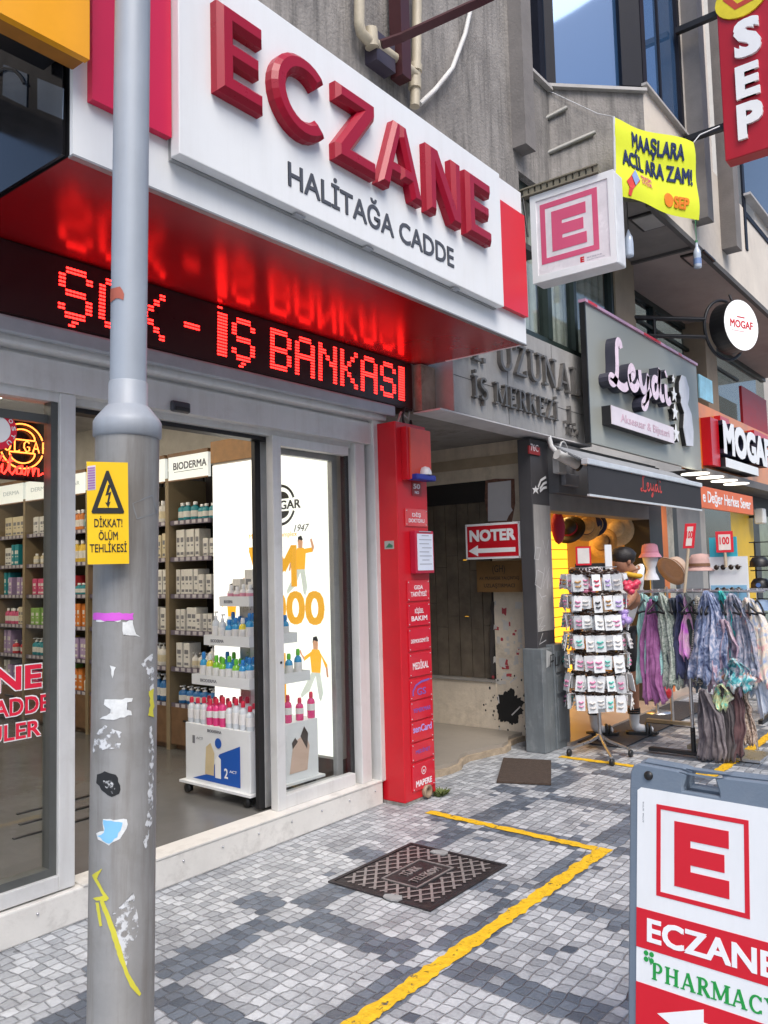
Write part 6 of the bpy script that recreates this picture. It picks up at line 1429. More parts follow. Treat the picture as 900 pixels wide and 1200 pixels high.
obj('lettering', MB().text(front(2.929), 'MOGAF', 10.75, 2.93, 2.4, .43, 0, .004, .05), WHV, mo)
obj('strap_line', MB().box(10.8, 12.4, 2.93, 3.1, 2.76, 2.88), M('return_black', (.012, .012, .014)), mo); obj('strap_face', MB().box(10.8, 12.4, 2.925, 2.93, 2.762, 2.878), WHT, mo)
DL = M('downlight', (1, .95, .85), .4, emit=1.2, ecol=(1, .93, .8), var=0)
mb = MB()
for px, py in ((825, 555), (842, 559), (858, 562), (872, 565)):
    c_ = yp(px, py, 2.9); mb.lathe([(.0, -.01), (.16, -.01), (.16, 0)], (c_.x, c_.y+.1, 2.6), 18)
obj('downlight', mb, DL, mo)
obj('strip_sign', MB().box(9.2, 11.4, 2.78, 2.82, 2.16, 2.4), M('orange_strip', (.75, .13, .02), .45), mo)
obj('lettering', MB().text(front(2.78), 'e Değer Herkes Sever', 9.28, 2.225, 2.0, .13, 0, .002, .02), WHV, mo)
X1 = yp(770, 600, 3.4).x
def panel(u0, u1, mat, nm, z0=0, z1=2.6, Y=3.4, dep=.06):
    a, b = yp(u0, 640, Y).x, yp(u1, 640, Y).x; return obj(nm, MB().box(a, b, Y, Y+dep, z0, z1), mat, mo)
panel(767, 783, M('orange_poster', (.75, .2, .04), .5, 0, .25, 1.5), 'poster'); panel(783, 790, M('interior_lit', (.5, .48, .4), .5, 0, .5, 3), 'display_window'); panel(790, 795, BLK, 'frame')
panel(795, 822, M('grey_door', (.22, .22, .22), .5), 'door'); panel(822, 828, M('pale_frame', (.45, .42, .38), .5), 'frame'); panel(828, 858, M('dark_door_glass', (.03, .025, .025), .15), 'door_pane')
panel(858, 884, M('yellow_column', (.72, .45, .015), .5, 0, .1, 2), 'column'); panel(884, 891, BLK, 'frame'); panel(891, 930, M('green_glass', (.16, .2, .13), .15, 0, .5, 1.5), 'display_window')
panel(767, 990, M('bulkhead_dark', (.03, .03, .03), .6), 'bulkhead', 2.3, 2.6, 3.39, .05)
c_ = yp(890, 605, 3.25); cam2 = thing('wall_speaker', c_, 'small white speaker on the black post of the orange shop', 'speaker')
obj('body', MB().box(c_.x-.1, c_.x+.1, c_.y-.08, c_.y+.06, c_.z-.12, c_.z+.12, .02), M('camera_white', (.7, .7, .68)), cam2); obj('arm', MB().box(c_.x-.02, c_.x+.02, c_.y+.06, 3.4, c_.z-.02, c_.z+.02), BLK, cam2)
# poster board seen above the fascia
c_ = yp(888, 478, 3.3); a = yp(868, 452, 3.35); b = yp(896, 450, 3.35)
tag(obj('red_board', MB().box(a.x, b.x, 3.34, 3.38, 3.55, a.z), M('deep_red_board', (.4, .012, .02), .5), origin=(a.x, 3.34, 3.55)), 'plain deep red board standing above the coppery fascia', 'board')
a = yp(819, 438, 3.12); b = yp(834, 437, 3.12); z_ = yp(825, 468, 3.12).z
tag(obj('blue_placard', MB().box(a.x, b.x, 3.12, 3.14, z_, a.z), M('pale_blue_board', (.3, .6, .75), .5, 0, .2, 6), origin=(a.x, 3.12, z_)), 'small pale blue placard at the right edge of the greenish grey board', 'placard')
# round blade sign
cz_ = yp(869, 381, 2.35); nrm = V((-.38, -.92, 0)).normalized(); rt_ = V((-nrm.y, nrm.x, 0)); rt_ = rt_ if rt_.dot(_r) > 0 else -rt_
fr = frame(cz_, rt_, (0, 0, 1)); rs2 = thing('round_sign', cz_, 'round white projecting sign with red lettering in a black drum and hoop', 'sign')
RD = (yp(869, 350, 2.35).z - yp(869, 412, 2.35).z)/2*.92
obj('drum', MB().prism(fr, circ(RD, 36), -.2, -.004), BLK, rs2); obj('face', MB().prism(fr, circ(RD*.985, 36), -.004, .0), M('round_face', (.78, .78, .78), .35, emit=.25, ecol=(1, 1, 1)), rs2)
mb = MB(); mb.text(fr, 'MOGAF', -.66*RD, -.12*RD, 1.32*RD, .3*RD, 0, .003, .02); mb.flat(fr, [(-.25*RD, .28*RD), (.2*RD, .28*RD), (.2*RD, .33*RD), (-.25*RD, .33*RD)], .002); mb.flat(fr, [(-.6*RD, -.26*RD), (.2*RD, -.26*RD), (.2*RD, -.24*RD), (-.6*RD, -.24*RD)], .002)
obj('lettering', mb, RV, rs2)
obj('hoop', MB().tube([fr @ V((1.18*RD*math.cos(R(a)), 1.18*RD*math.sin(R(a)), -.22)) for a in range(0, 361, 12)], .018, 6), BLKM, rs2)
hb3 = fr @ V((-1.18*RD, 0, -.22))
e1, e2 = yp(768, 398, 3.5), yp(768, 408, 3.5)
obj('arm', MB().tube([hb3 + V((0, 0, .08)), V((hb3.x-.9, 3.5, hb3.z+.08))], .03, 4).tube([hb3 - V((0, 0, .12)), V((hb3.x-.9, 3.5, hb3.z-.12))], .025, 4).tube([hb3.lerp(V((hb3.x-.9, 3.5, hb3.z)), .5) + V((0, 0, .08)), hb3.lerp(V((hb3.x-.9, 3.5, hb3.z)), .5) - V((0, 0, .3))], .02, 4), BLKM, rs2)
obj('hook', MB().tube([fr @ V((0, RD, -.1)), fr @ V((.02, RD*1.35, -.15))], .012, 6), BLKM, rs2)
# far end of the street closes with a plain facade
fbd = thing('street_building', (26, 4, 0), 'pale building further down the street at the right edge', 'building')
obj('wall', MB().box(18, 40, 3.0, 9, 0, 14), CREAM, fbd)
obj('window', MB().box(18.8, 22, 2.97, 3.0, .3, 2.6).box(23, 26, 2.97, 3.0, .3, 2.6).box(19, 21, 2.97, 3, 5, 7), DF, fbd)

# unseen block added across the street to shade low sky and bounce light
ac = thing('added_opposite_block', (4, -15, 0), 'cream apartment block across the street, unseen and added to shade the low sky', 'building')
obj('wall', MB().box(-14, 30, -21, -15, 0, 13), CREAM, ac)
for i in range(9):
    for k in range(4):
        f_ = obj('window', MB().box(-12+i*4.6, -9.6+i*4.6, -15.0, -14.97, 1+k*3.2, 2.9+k*3.2), DF, ac)
# ------------------------------------------------------------------ spinning card rack
SCX, SCY = 6.62, 2.93
tz = xp(700, 662, SCX).z
sr = thing('spinner_rack', (SCX, SCY, 0), 'tall chrome spinner rack loaded with hair clip cards by the dark pillar', 'display rack')
obj('pole', MB().tube([(SCX, SCY, .08), (SCX, SCY, tz)], .016, 12), STEEL, sr)
for i, (u, v) in enumerate(((667, 879), (717, 890), (739, 880), (700, 862))):
    e = zp(u, v, .05); obj('leg', MB().tube([(SCX, SCY, .12), V((SCX, SCY, .1)).lerp(V((e.x, e.y, .06)), .3), (e.x, e.y, .06)], [.016, .014, .012], 8), STEEL, sr)
    obj('caster', MB().lathe([(0, -.012), (.028, -.012), (.028, .012), (0, .012)], (e.x, e.y, .03), 14, Matrix.Rotation(R(90), 3, 'X')), BLK, sr)
TZ = [.42, .58, .745, .91, 1.075, 1.235, 1.41]
for z in TZ:
    mb = MB(); r_ = .2
    for k in range(4):
        a = math.pi/2*k + .5; d = V((math.cos(a), math.sin(a), 0)); n = V((-d.y, d.x, 0)); c_ = V((SCX, SCY, z+.07))
        mb.tube([c_ + d*.165 - n*.18, c_ + d*.165 + n*.18], .004, 5).tube([c_, c_ + d*.165], .004, 5)
        for j in range(4): q = c_ + d*.165 + n*(-.15+.1*j); mb.tube([q, q + d*.1], .003, 4)
    obj('hook_ring', mb, STEEL, sr)
hd2 = obj('header_board', MB().fbox(frame((SCX, SCY, tz), _r0, (0, 0, 1)), -.16, .12, -.09, .015, .03, .045), BLK, sr)
obj('lettering', MB().text(frame((SCX, SCY, tz), _r0, (0, 0, 1)), 'COLEXION', -.13, -.06, .2, .045, .045, .001, .01), WPR, hd2)
obj('basket', MB().tube([(SCX+.2*math.cos(R(a)), SCY+.2*math.sin(R(a)), tz-.1) for a in range(0, 361, 30)], .004, 5).tube([(SCX+.2*math.cos(R(a)), SCY+.2*math.sin(R(a)), tz-.02) for a in range(0, 361, 30)], .004, 5), STEEL, sr)
pc = frame(V((SCX, SCY, tz)) + _r0*-.09, _r0, (0, 0, 1))
t = thing('price_card', pc.translation, 'white card with a red border standing on top of the card spinner', 'price card')
obj('card', MB().fbox(pc, -.065, .065, .0, .16, .05, .056), RV, t); obj('sheet', MB().fbox(pc, -.05, .05, .015, .145, .056, .058), M('pale_sheet', (.7, .66, .62), .6), t)
pc = frame(V((SCX, SCY, tz)) + _r0*.09, V((_r0.x, _r0.y, 0)) + V((.5, .6, 0)), (0, 0, 1))
tag(obj('price_card', MB().fbox(pc, -.05, .05, -.05, .17, .05, .056), WHT, origin=pc.translation), 'narrow plain white card turned sideways on top of the card spinner', 'price card')
CARD = M('card_white', (.72, .74, .75), .55, 0, .05, 12)
CC = [M('clip_teal', (.1, .5, .42), .35), M('clip_pink', (.7, .25, .42), .35), M('clip_black', (.02, .02, .025), .3), M('clip_amber', (.45, .24, .07), .3), M('clip_pearl', (.68, .64, .6), .3), M('clip_lilac', (.42, .3, .62), .35), M('clip_red', (.6, .05, .1), .35)]
CNm = ['teal', 'pink', 'black', 'amber', 'pearl', 'lilac', 'red']
cards = {}
def card(ci):
    if ci not in cards:
        o = obj('clip_card', MB().box(-.04, .04, -.0025, .0025, -.13, 0), CARD, local=True)
        cl = MB()
        cl.tube([(-.022, -.008, -.05), (0, -.014, -.06), (.022, -.008, -.05)], .008, 6).tube([(-.02, -.008, -.09), (.01, -.014, -.095), (.022, -.008, -.085)], .007, 6)
        obj('hair_clip', cl, CC[ci], o, True); cards[ci] = o; o['_new'] = 1
    return cards[ci]
tw = ['lowest', 'second lowest', 'third lowest', 'middle', 'third highest', 'second highest', 'top']
for ti, z in enumerate(TZ):
    for k in range(4):
        a = math.pi/2*k + .5; d = V((math.cos(a), math.sin(a), 0)); n = V((-d.y, d.x, 0))
        if d.dot(V((-.787, -.617, 0))) < -.4: continue
        for j in range(5):
            for s_ in range(2):
                if random.random() < .08: continue
                ci = random.choice([4, 4, 4, 0, 1] if ti < 5 else [2, 3, 5, 1, 6, 4]); pr = card(ci)
                o = pr if pr.get('_new') else copy_tree(pr)
                if '_new' in pr: del pr['_new']
                if '_new' in o: del o['_new']
                o.location = V((SCX, SCY, z+.065)) + d*(.25-.05*s_) + n*(-.155+.0775*j+random.uniform(-.015, .015))
                o.rotation_euler = (random.uniform(-.25, .15), random.uniform(-.12, .12), a + R(90) + random.uniform(-.55, .55)); o.scale = (random.uniform(.8, 1.15), 1, random.uniform(.75, 1.1))
                tag(o, f'white card with {CNm[ci]} hair clips on the {tw[ti]} tier of the card spinner', 'clip card', f'{CNm[ci]} clip cards on the {tw[ti]} tier')
# dark claw clips clipped between the cards
clw = None
for ti, z in enumerate(TZ):
    for k in range(11):
        a = R(145 + 11*k + random.uniform(-6, 6))
        if clw is None:
            clw = obj('claw_clip', MB().tube([(-.035, 0, 0), (-.02, -.014, .012), (.02, -.014, .012), (.035, 0, 0)], .013, 6).tube([(-.03, -.005, -.012), (0, -.02, -.02), (.03, -.005, -.012)], .009, 6), M('tortoise_clip', (.04, .022, .014), .25, 0, .4, 30), local=True); o = clw
        else: o = clw.copy(); C.objects.link(o)
        o.location = (SCX + .215*math.cos(a+R(10)), SCY + .215*math.sin(a+R(10)), z + .075 + random.uniform(-.01, .02)); o.rotation_euler = (random.uniform(-.4, .4), random.uniform(-.5, .5), a + R(90)); o.scale = (random.uniform(.8, 1.4),)*3
        tag(o, f'dark tortoiseshell claw clip above the cards on the {tw[ti]} tier', 'hair clip', f'claw clips on the {tw[ti]} tier')
for i, (u, v, c_, nm) in enumerate(((677, 687, 5, 'lilac'), (689, 688, 1, 'pink'), (738, 688, 6, 'crimson'), (733, 722, 5, 'purple'))):
    p = xp(u, v, SCX-.02); mb = MB()
    for k in range(9): mb.blob(p + V((random.uniform(-.05, .05), random.uniform(-.05, .05), random.uniform(-.05, .05))), .035, .035, .03, 1, .2)
    tag(obj('scrunchie', mb, CC[c_], origin=p), f'fluffy {nm} scrunchie hanging from the card spinner', 'scrunchie')

# ------------------------------------------------------------------ scarf rack
import mathutils.noise as nz
RX = 6.72; pts_y = [xp(u, 690, RX).y for u in (750, 893)]; rz_ = xp(806, 693, RX).z
gk = thing('garment_rack', (RX+.2, 2.2, 0), 'chrome garment rail on low feet hung with a row of scarves', 'garment rack')
CHR = STEEL
obj('rail', MB().tube([(RX, pts_y[0]+.02, rz_), (RX, pts_y[1]-.02, rz_)], .012, 10), CHR, gk); obj('rail', MB().tube([(RX+.35, pts_y[0]+.02, rz_), (RX+.35, pts_y[1]-.02, rz_)], .012, 10).tube([(RX, pts_y[0]-.2, rz_), (RX+.35, pts_y[0]-.2, rz_)], .01, 8), CHR, gk)
f0 = zp(806, 888, .03); f1 = zp(772, 848, .03)
obj('post', MB().tube([(RX, f0.y, .03), (RX, f0.y, rz_)], .015, 10), CHR, gk); obj('sleeve', MB().tube([(RX, f0.y, .05), (RX, f0.y, .24)], .02, 10).tube([(RX, f0.y, .2), (RX-.04, f0.y-.02, .2)], .008, 6), BLK, gk)
obj('post', MB().tube([(RX+1.2, f1.y-.1, .03), (RX+1.2, f1.y-.1, rz_)], .015, 10).tube([(RX+1.2, f1.y-.1, rz_), (RX+.35, pts_y[0]-.1, rz_)], .01, 8), CHR, gk)
obj('foot', MB().box(RX-.03, RX+.03, f0.y-.12, f0.y+.36, .02, .05, .006), BLK, gk); obj('foot', MB().box(RX+.02, RX+1.22, f0.y+.02, f0.y+.06, .06, .09).box(RX+1.17, RX+1.23, f1.y-.3, f1.y+.15, .02, .05), M('foot_brass', (.3, .25, .17), .4, .6), gk)
def scarf(nm, u0, u1, v0, v1, X, mat, label, group=None, flare=1.15, pleats=5, ragged=.03, sway=0, amp=.028, wide=1.5):
    a, b = xp(u0, v0, X), xp(u1, v0, X); z1 = a.z; z0 = max(.02, xp((u0+u1)/2, v1, X).z); yc, w_ = (a.y+b.y)/2, abs(a.y-b.y)*wide
    NU, NV = 34, 22; vs = []; ph = random.uniform(0, 6)
    for j in range(NV+1):
        t = j/NV; wd = w_*(.45 + .55*min(1, t*3.2))*(1 + (flare-1)*t); z = z1 + (z0-z1)*t
        for i in range(NU+1):
            s = i/NU*2-1
            fx_ = s*w_*(1-.25*t)
            dd = amp*1.9*nz.noise((fx_*17+ph*3, t*1.1+ph, 0)) + amp*1.1*nz.noise((fx_*38+ph, t*1.9, ph)) + amp*.5*nz.noise((fx_*70, t*5, ph+3))
            dd -= .05*(1-min(1, t*5))*(1-s*s)
            zz = z + (random.uniform(-ragged, ragged)*.6 + .05*nz.noise((s*3+ph, 1, 2)) if j == NV else 0) - .03*(s*s)*(1-t)*2
            edge = .018*nz.noise((t*5+ph, s*1.5, 7))
            vs.append(V((X + dd + .05*s*s*.4 + sway*t*.3, yc - s*wd/2 + edge + .02*math.sin(t*4+ph) - sway*t, max(.015, zz))))
    off = [p + V((.03, 0, 0)) for p in vs]; W = NU+1; n0 = len(vs)
    fs = [[j*W+i, j*W+i+1, (j+1)*W+i+1, (j+1)*W+i] for j in range(NV) for i in range(NU)]
    fs += [[n0+f[3], n0+f[2], n0+f[1], n0+f[0]] for f in fs]
    for j in range(NV): fs += [[j*W, (j+1)*W, n0+(j+1)*W, n0+j*W], [j*W+NU, n0+j*W+NU, n0+(j+1)*W+NU, (j+1)*W+NU]]
    for i in range(NU): fs += [[i, n0+i, n0+i+1, i+1], [NV*W+i, NV*W+i+1, n0+NV*W+i+1, n0+NV*W+i]]
    o = obj(nm, MB().add(vs+off, fs, True), mat, origin=(X, yc, z0)); tag(o, label, 'scarf', group); return o
K = cloth
scarf('scarf', 746, 760, 695, 800, RX+.05, K('pale_aqua', [(.3, .62, .56), (.6, .8, .74)]), 'pale aqua scarf at the left end of the garment rail')
scarf('scarf', 754, 768, 702, 822, RX, K('plum', [(.2, .05, .17), (.42, .16, .36)]), 'plum purple long scarf second from the left end of the rail', flare=1.3)
scarf('scarf', 764, 776, 698, 800, RX+.03, K('aqua_stripes', [(.12, .5, .46), (.62, .82, .78)], 30, kind='wave'), 'aqua scarf with fringed stripes right beside the plum one')
scarf('scarf', 772, 786, 694, 805, RX-.02, K('sage_print', [(.1, .15, .12), (.4, .45, .38), (.6, .62, .55)], 40), 'sage grey patterned scarf with fine print, right of the aqua fringe')
scarf('scarf', 781, 793, 700, 796, RX+.02, K('charcoal_blue', [(.02, .03, .05), (.06, .08, .12)]), 'charcoal blue plain scarf in the middle left of the rail')
scarf('scarf', 789, 801, 696, 792, RX-.02, K('navy_cloth', [(.02, .025, .07), (.06, .07, .16)]), 'navy plain scarf right of the charcoal blue one')
scarf('scarf', 798, 807, 698, 770, RX-.04, K('lilac_pink', [(.7, .15, .7), (.85, .66, .6)], 7), 'lilac and bright pink scarf just left of the chrome post')
scarf('scarf', 805, 813, 694, 792, RX-.03, K('black_green', [(.012, .02, .018), (.04, .06, .05)]), 'black green narrow scarf in front of the chrome post')
scarf('scarf', 810, 820, 698, 800, RX-.02, K('zebra', [(.03, .03, .03), (.65, .6, .5)], 22, kind='wave'), 'cream scarf with black zebra stripes right of the post')
scarf('scarf', 815, 838, 692, 798, RX-.10, K('blue_tie_dye', [(.03, .04, .12), (.24, .3, .46), (.72, .68, .74)], 16), 'big blue grey tie dye scarf bunched at the front of the rail', flare=1.4, pleats=4, amp=.05)
scarf('scarf', 834, 856, 725, 812, RX-.07, K('mauve_tie_dye', [(.06, .05, .12), (.5, .34, .42), (.78, .66, .68)], 14), 'mauve grey tie dye scarf hanging lower than the blue grey one', flare=1.3, pleats=4, amp=.045)
scarf('scarf', 838, 852, 692, 768, RX-.02, K('turquoise', [(.01, .45, .42), (.1, .72, .66)], 5), 'turquoise scarf hanging behind the tie dye scarves')
scarf('scarf', 850, 872, 695, 795, RX-.05, K('slate_print', [(.05, .06, .1), (.3, .33, .42), (.62, .5, .5)], 18), 'slate blue print scarf near the right end of the rail', flare=1.3, pleats=4, amp=.04)
scarf('scarf', 862, 886, 700, 800, RX-.02, K('rose_cream', [(.7, .2, .28), (.8, .7, .55), (.3, .4, .6)], 10), 'rose and cream print scarf at the right end of the rail', flare=1.3, sway=.04)
scarf('scarf', 880, 896, 735, 838, RX+.02, K('white_blue', [(.35, .42, .55), (.75, .76, .78)], 9), 'white and pale blue scarf trailing low at the far right of the rail', sway=.05)
scarf('scarf', 846, 872, 770, 806, RX-.08, K('teal_orange', [(.02, .16, .22), (.08, .4, .42), (.6, .62, .64), (.5, .2, .1)], 15), 'teal and orange patterned scarf in the middle of the right bundle', amp=.05)
scarf('scarf', 833, 852, 800, 832, RX-.1, K('mint_yellow', [(.1, .5, .4), (.6, .6, .3), (.5, .5, .5)], 12), 'mint scarf corner with an orange edge poking out below the mauve scarf', flare=.6)
scarf('scarf', 812, 842, 806, 896, RX-.12, K('taupe', [(.09, .075, .085), (.22, .19, .2)], 14), 'wide taupe crinkled scarf hanging almost to the paving, leftmost of the lower tier', flare=1.1, pleats=6, amp=.03, wide=1.0)
scarf('scarf', 838, 854, 800, 893, RX-.08, K('dark_taupe', [(.04, .035, .04), (.11, .09, .09)], 14), 'dark taupe scarf reaching the paving right of the wide taupe one', flare=1.2, wide=1.0)
scarf('scarf', 850, 866, 798, 886, RX-.04, K('wine_brown', [(.05, .02, .025), (.14, .07, .07)], 10), 'wine brown scarf third in the lower tier', flare=1.25, wide=1.0)
scarf('scarf', 862, 880, 802, 872, RX+.02, K('leopard', [(.05, .03, .025), (.3, .2, .14), (.5, .4, .32)], 60, kind='voronoi'), 'leopard print scarf at the right of the lower tier', flare=1.1, wide=1.0)
scarf('scarf', 758, 766, 698, 790, RX+.12, K('deep_teal', [(.01, .12, .14), (.05, .3, .3)], 8), 'deep teal scarf hanging behind the plum one')
scarf('scarf', 794, 806, 700, 802, RX+.1, K('grey_lilac', [(.2, .18, .28), (.5, .46, .56)], 12), 'grey lilac scarf tucked behind the bright pink one')
scarf('scarf', 806, 818, 702, 806, RX+.12, K('steel_blue', [(.08, .14, .22), (.3, .4, .5)], 12), 'steel blue scarf behind the chrome post and the zebra one')
scarf('scarf', 870, 884, 700, 812, RX+.1, K('sky_print', [(.12, .2, .4), (.5, .6, .72), (.75, .72, .68)], 14), 'sky blue print scarf behind the rose and cream one')
# hangers
hpro = None
for i in range(14):
    y = pts_y[0] + (pts_y[1]-pts_y[0])*(i+.4)/14
    if hpro is None:
        hpro = obj('hanger', MB().tube([(0, 0, -.07), (-.08, 0, -.1), (-.17, 0, -.155), (-.18, 0, -.175), (-.1, 0, -.165), (.1, 0, -.165), (.18, 0, -.175), (.17, 0, -.155), (.08, 0, -.1), (0, 0, -.07)], .008, 6), BLK, local=True)
        obj('hook', MB().tube([(0, 0, -.07), (0, 0, -.02), (-.015, 0, .01), (0, 0, .022), (.018, 0, .012), (.016, 0, -.004)], .003, 6), STEEL, hpro, True); o = hpro
    else: o = copy_tree(hpro)
    o.location = (RX, y, rz_); o.rotation_euler = (0, 0, random.uniform(-.9, .9) + R(20))
    tag(o, 'black plastic hanger on the chrome rail above the scarves', 'hanger', 'hangers on the garment rail')

# hats and mannequin head on top of the rack
c_ = xp(762, 655, 8.5)
mh_ = thing('mannequin_head', (c_.x, c_.y, c_.z-.2), 'white foam display head under the pink bucket hat at the rack end', 'display head')
FOAM = M('white_foam', (.68, .7, .75), .6, 0, .03)
obj('head', MB().lathe([(.085, -.22), (.07, -.18), (.05, -.14), (.048, -.09), (.07, -.04), (.082, .02), (.082, .08), (.066, .13), (.035, .155), (0, .16)], c_, 20), FOAM, mh_)
obj('pole', MB().tube([(c_.x, c_.y, c_.z-.22), (c_.x, c_.y, .02)], .015, 8).lathe([(.15, 0), (.15, .02), (0, .025)], (c_.x, c_.y, .0), 16), STEEL, mh_)
bh = thing('bucket_hat', c_ + V((0, 0, .07)), 'pink bucket hat with a sloping brim on the white display head', 'hat')
PKH = M('pink_hat_cloth', (.72, .32, .42), .8, 0, .06, 30, .2, 200); p = c_ + V((0, 0, .06))
obj('crown', MB().lathe([(.088, 0), (.084, .05), (.076, .085), (.05, .1), (0, .104)], p, 24), PKH, bh); obj('brim', MB().lathe([(.089, .004), (.118, -.04), (.119, -.045), (.087, -.004)], p, 24), PKH, bh); obj('band', MB().lathe([(.0892, .004), (.088, .02)], p, 24), M('pink_band', (.66, .26, .36), .8), bh)
def sun_hat(u, v, X, r_, mat, label, crown=.1, rot=(0, 0)):
    p = xp(u, v, X); t = thing('sun_hat', p, label, 'hat'); mt = Matrix.Rotation(R(rot[0]), 3, 'X') @ Matrix.Rotation(R(rot[1]), 3, 'Y')
    obj('brim', MB().lathe([(.09, 0), (r_, -.03), (r_, -.036), (.09, -.006)], p, 24, mt), mat, t); obj('crown', MB().lathe([(.1, -.002), (.095, crown*.6), (.075, crown), (0, crown*1.1)], p, 20, mt), mat, t); obj('band', MB().lathe([(.1025, .003), (.0995, .028)], p, 20, mt), M('brown_band', (.2, .1, .05)), t)
BEI = M('beige_felt', (.5, .36, .27), .8, 0, .08, 30)
sun_hat(789, 667, 7.6, .15, BEI, 'beige hat lying tilted on the rail, just right of the pink hat', .1, (35, 50))
sun_hat(822, 664, 6.95, .13, M('rose_felt', (.56, .36, .32), .8, 0, .08, 30), 'rose beige hat with dark band left of the white sunglasses board', .1, (0, 0))

# white sunglasses board and price signs
X_ = 6.9
a, b, c_ = xp(830, 653, X_), xp(875, 655, X_), xp(832, 740, X_)
wb = thing('display_board', (X_, (a.y+b.y)/2, c_.z), 'white board of sunglasses with a turquoise header behind the scarves', 'display board')
f2 = frame((X_, a.y, c_.z), (0, -1, 0), (0, 0, 1)); W_ = a.y-b.y; H_ = a.z-c_.z
obj('board', MB().fbox(f2, 0, W_, 0, H_, -.03, 0), WHT, wb); obj('header', MB().fbox(f2, .01, W_*.75, H_, H_+.16, -.03, -.01), M('turquoise_card', (.04, .4, .5), .5), wb)
obj('stand', MB().fbox(f2, W_/2-.02, W_/2+.02, -c_.z+.03, 0, -.03, 0).fbox(f2, W_/2-.2, W_/2+.2, -c_.z+.01, -c_.z+.03, -.2, .15), STEEL, wb)
obj('lower_sheet', MB().fbox(f2, .01, W_-.01, 0, H_*.62, 0, .003), M('blue_sheet', (.25, .5, .7), .5), wb)
for r_ in range(2):
    for k in range(2):
        g_ = copy_tree(sgp); g_.location = f2 @ V((W_*(.32+.38*k), H_*(.86-.3*r_), .03)); g_.rotation_euler = (0, 0, R(-90)); g_.scale = (.75, .8, 1)
        tag(g_, f'green tinted sunglasses on the {"upper" if r_ == 0 else "lower"} row of the white board', 'sunglasses', f'sunglasses on the {"upper" if r_ == 0 else "lower"} row of the white board')
def price_sign(u, v, X, w_, h_, tilt, label, stick_to):
    p = xp(u, v, X); f_ = frame(p, V((.25, -1, 0)), V((0, -math.sin(R(tilt)), math.cos(R(tilt))))); t = thing('price_sign', p, label, 'price sign')
    obj('board', MB().fbox(f_, -w_/2, w_/2, -h_/2, h_/2, -.008, 0, .002), RV, t); obj('sheet', MB().fbox(f_, -w_/2+.02, w_/2-.02, -h_/2+.02, h_/2-.025, 0, .002), M('cream_sheet', (.7, .6, .54), .6), t)
    obj('lettering', MB().text(f_, '100', -w_*.28, -.02, w_*.56, .06, .002, .001, .03), RV, t); obj('stick', MB().tube([f_ @ V((0, -h_/2, -.012)), f_ @ V((0, -h_/2-stick_to, -.012))], .012, 8), M('wooden_stick', (.5, .4, .28), .6), t)
price_sign(849, 635, 6.85, .13, .17, 0, 'red framed price sign on top of the turquoise header', .12)
price_sign(808, 628, 6.65, .085, .2, 8, 'narrow red framed price sign on a wooden stick above the rail', .36)
tag(obj('red_ball', MB().blob(zp(778, 806, .35) if False else xp(778, 812, 7.5), .07, .07, .07, 3), M('red_rubber', (.5, .02, .03), .35), origin=xp(778, 812, 7.5)), 'red ball shape seen between the rack posts below the scarves', 'ball')

# rack of caps and glasses at the right edge
X_ = 8.6
a = xp(884, 680, X_); 
cr = thing('cap_rack', (X_, a.y-.3, 0), 'black grid rack of white and black caps at the right edge', 'display rack')
mb = MB()
for i in range(6): mb.tube([(X_+.08, a.y-.16*i, .1), (X_+.08, a.y-.16*i, 1.75)], .008, 6)
for i in range(12): mb.tube([(X_+.08, a.y+.05, .2+i*.14), (X_+.08, a.y-.85, .2+i*.14)], .006, 6)
obj('grid', mb, BLKM, cr); obj('foot', MB().box(X_-.2, X_+.3, a.y-.05, a.y-.01, 0, .04).box(X_-.2, X_+.3, a.y-.8, a.y-.76, 0, .04), BLKM, cr)
capc = [(BLK, 'black'), (M('cap_white_cloth', (.7, .72, .76), .7), 'white'), (M('cap_blue_cloth', (.3, .42, .6), .7), 'light blue'), (M('cap_tan', (.4, .25, .12), .7), 'tan')]
for r_ in range(5):
    for k in range(4):
        m_, nm = capc[(r_*3 + k*2 + (r_ == 1)) % 4 if (r_+k) % 3 else (1 if r_ % 2 else 0)]; p = V((X_-.02, a.y-.06-.22*k, 1.5-.21*r_))
        t = thing('cap', p, f'{nm} cap in the {ORD[r_]} row from the top of the grid rack', 'cap', f'{nm} caps in the {ORD[r_]} row of the grid rack')
        obj('crown', MB().lathe([(.09, 0), (.088, .05), (.06, .09), (0, .1)], p, 16), m_, t); obj('visor', MB().prism(frame(p, (0, -1, 0), (-1, 0, 0)), [(.085*math.cos(R(q)), .04 + .12*math.sin(R(q))) for q in range(0, 181, 15)], -.004, .004), m_, t)
        if (r_+k) % 2: obj('front_print', MB().prism(frame(p+V((-.0885, 0, .03)), (0, -1, 0), (0, 0, 1)), circ(.022, 10), 0, .004), M('cap_emblem', (.1, .2, .5), .6), t)

# dark rug in front of the shop
rg = [zp(664, 866), zp(780, 868), zp(800, 842), zp(700, 832)]
tag(obj('rug', MB().prism(Matrix.Identity(4), [(6.75, 2.78), (9.3, 2.78), (9.3, 3.2), (6.75, 3.2)], .004, .014), M('dark_rug', (.035, .035, .04), .9, 0, .25, 20, .5, 90), origin=(8, 3, 0)), 'long dark rug along the threshold of the accessory shop', 'rug')

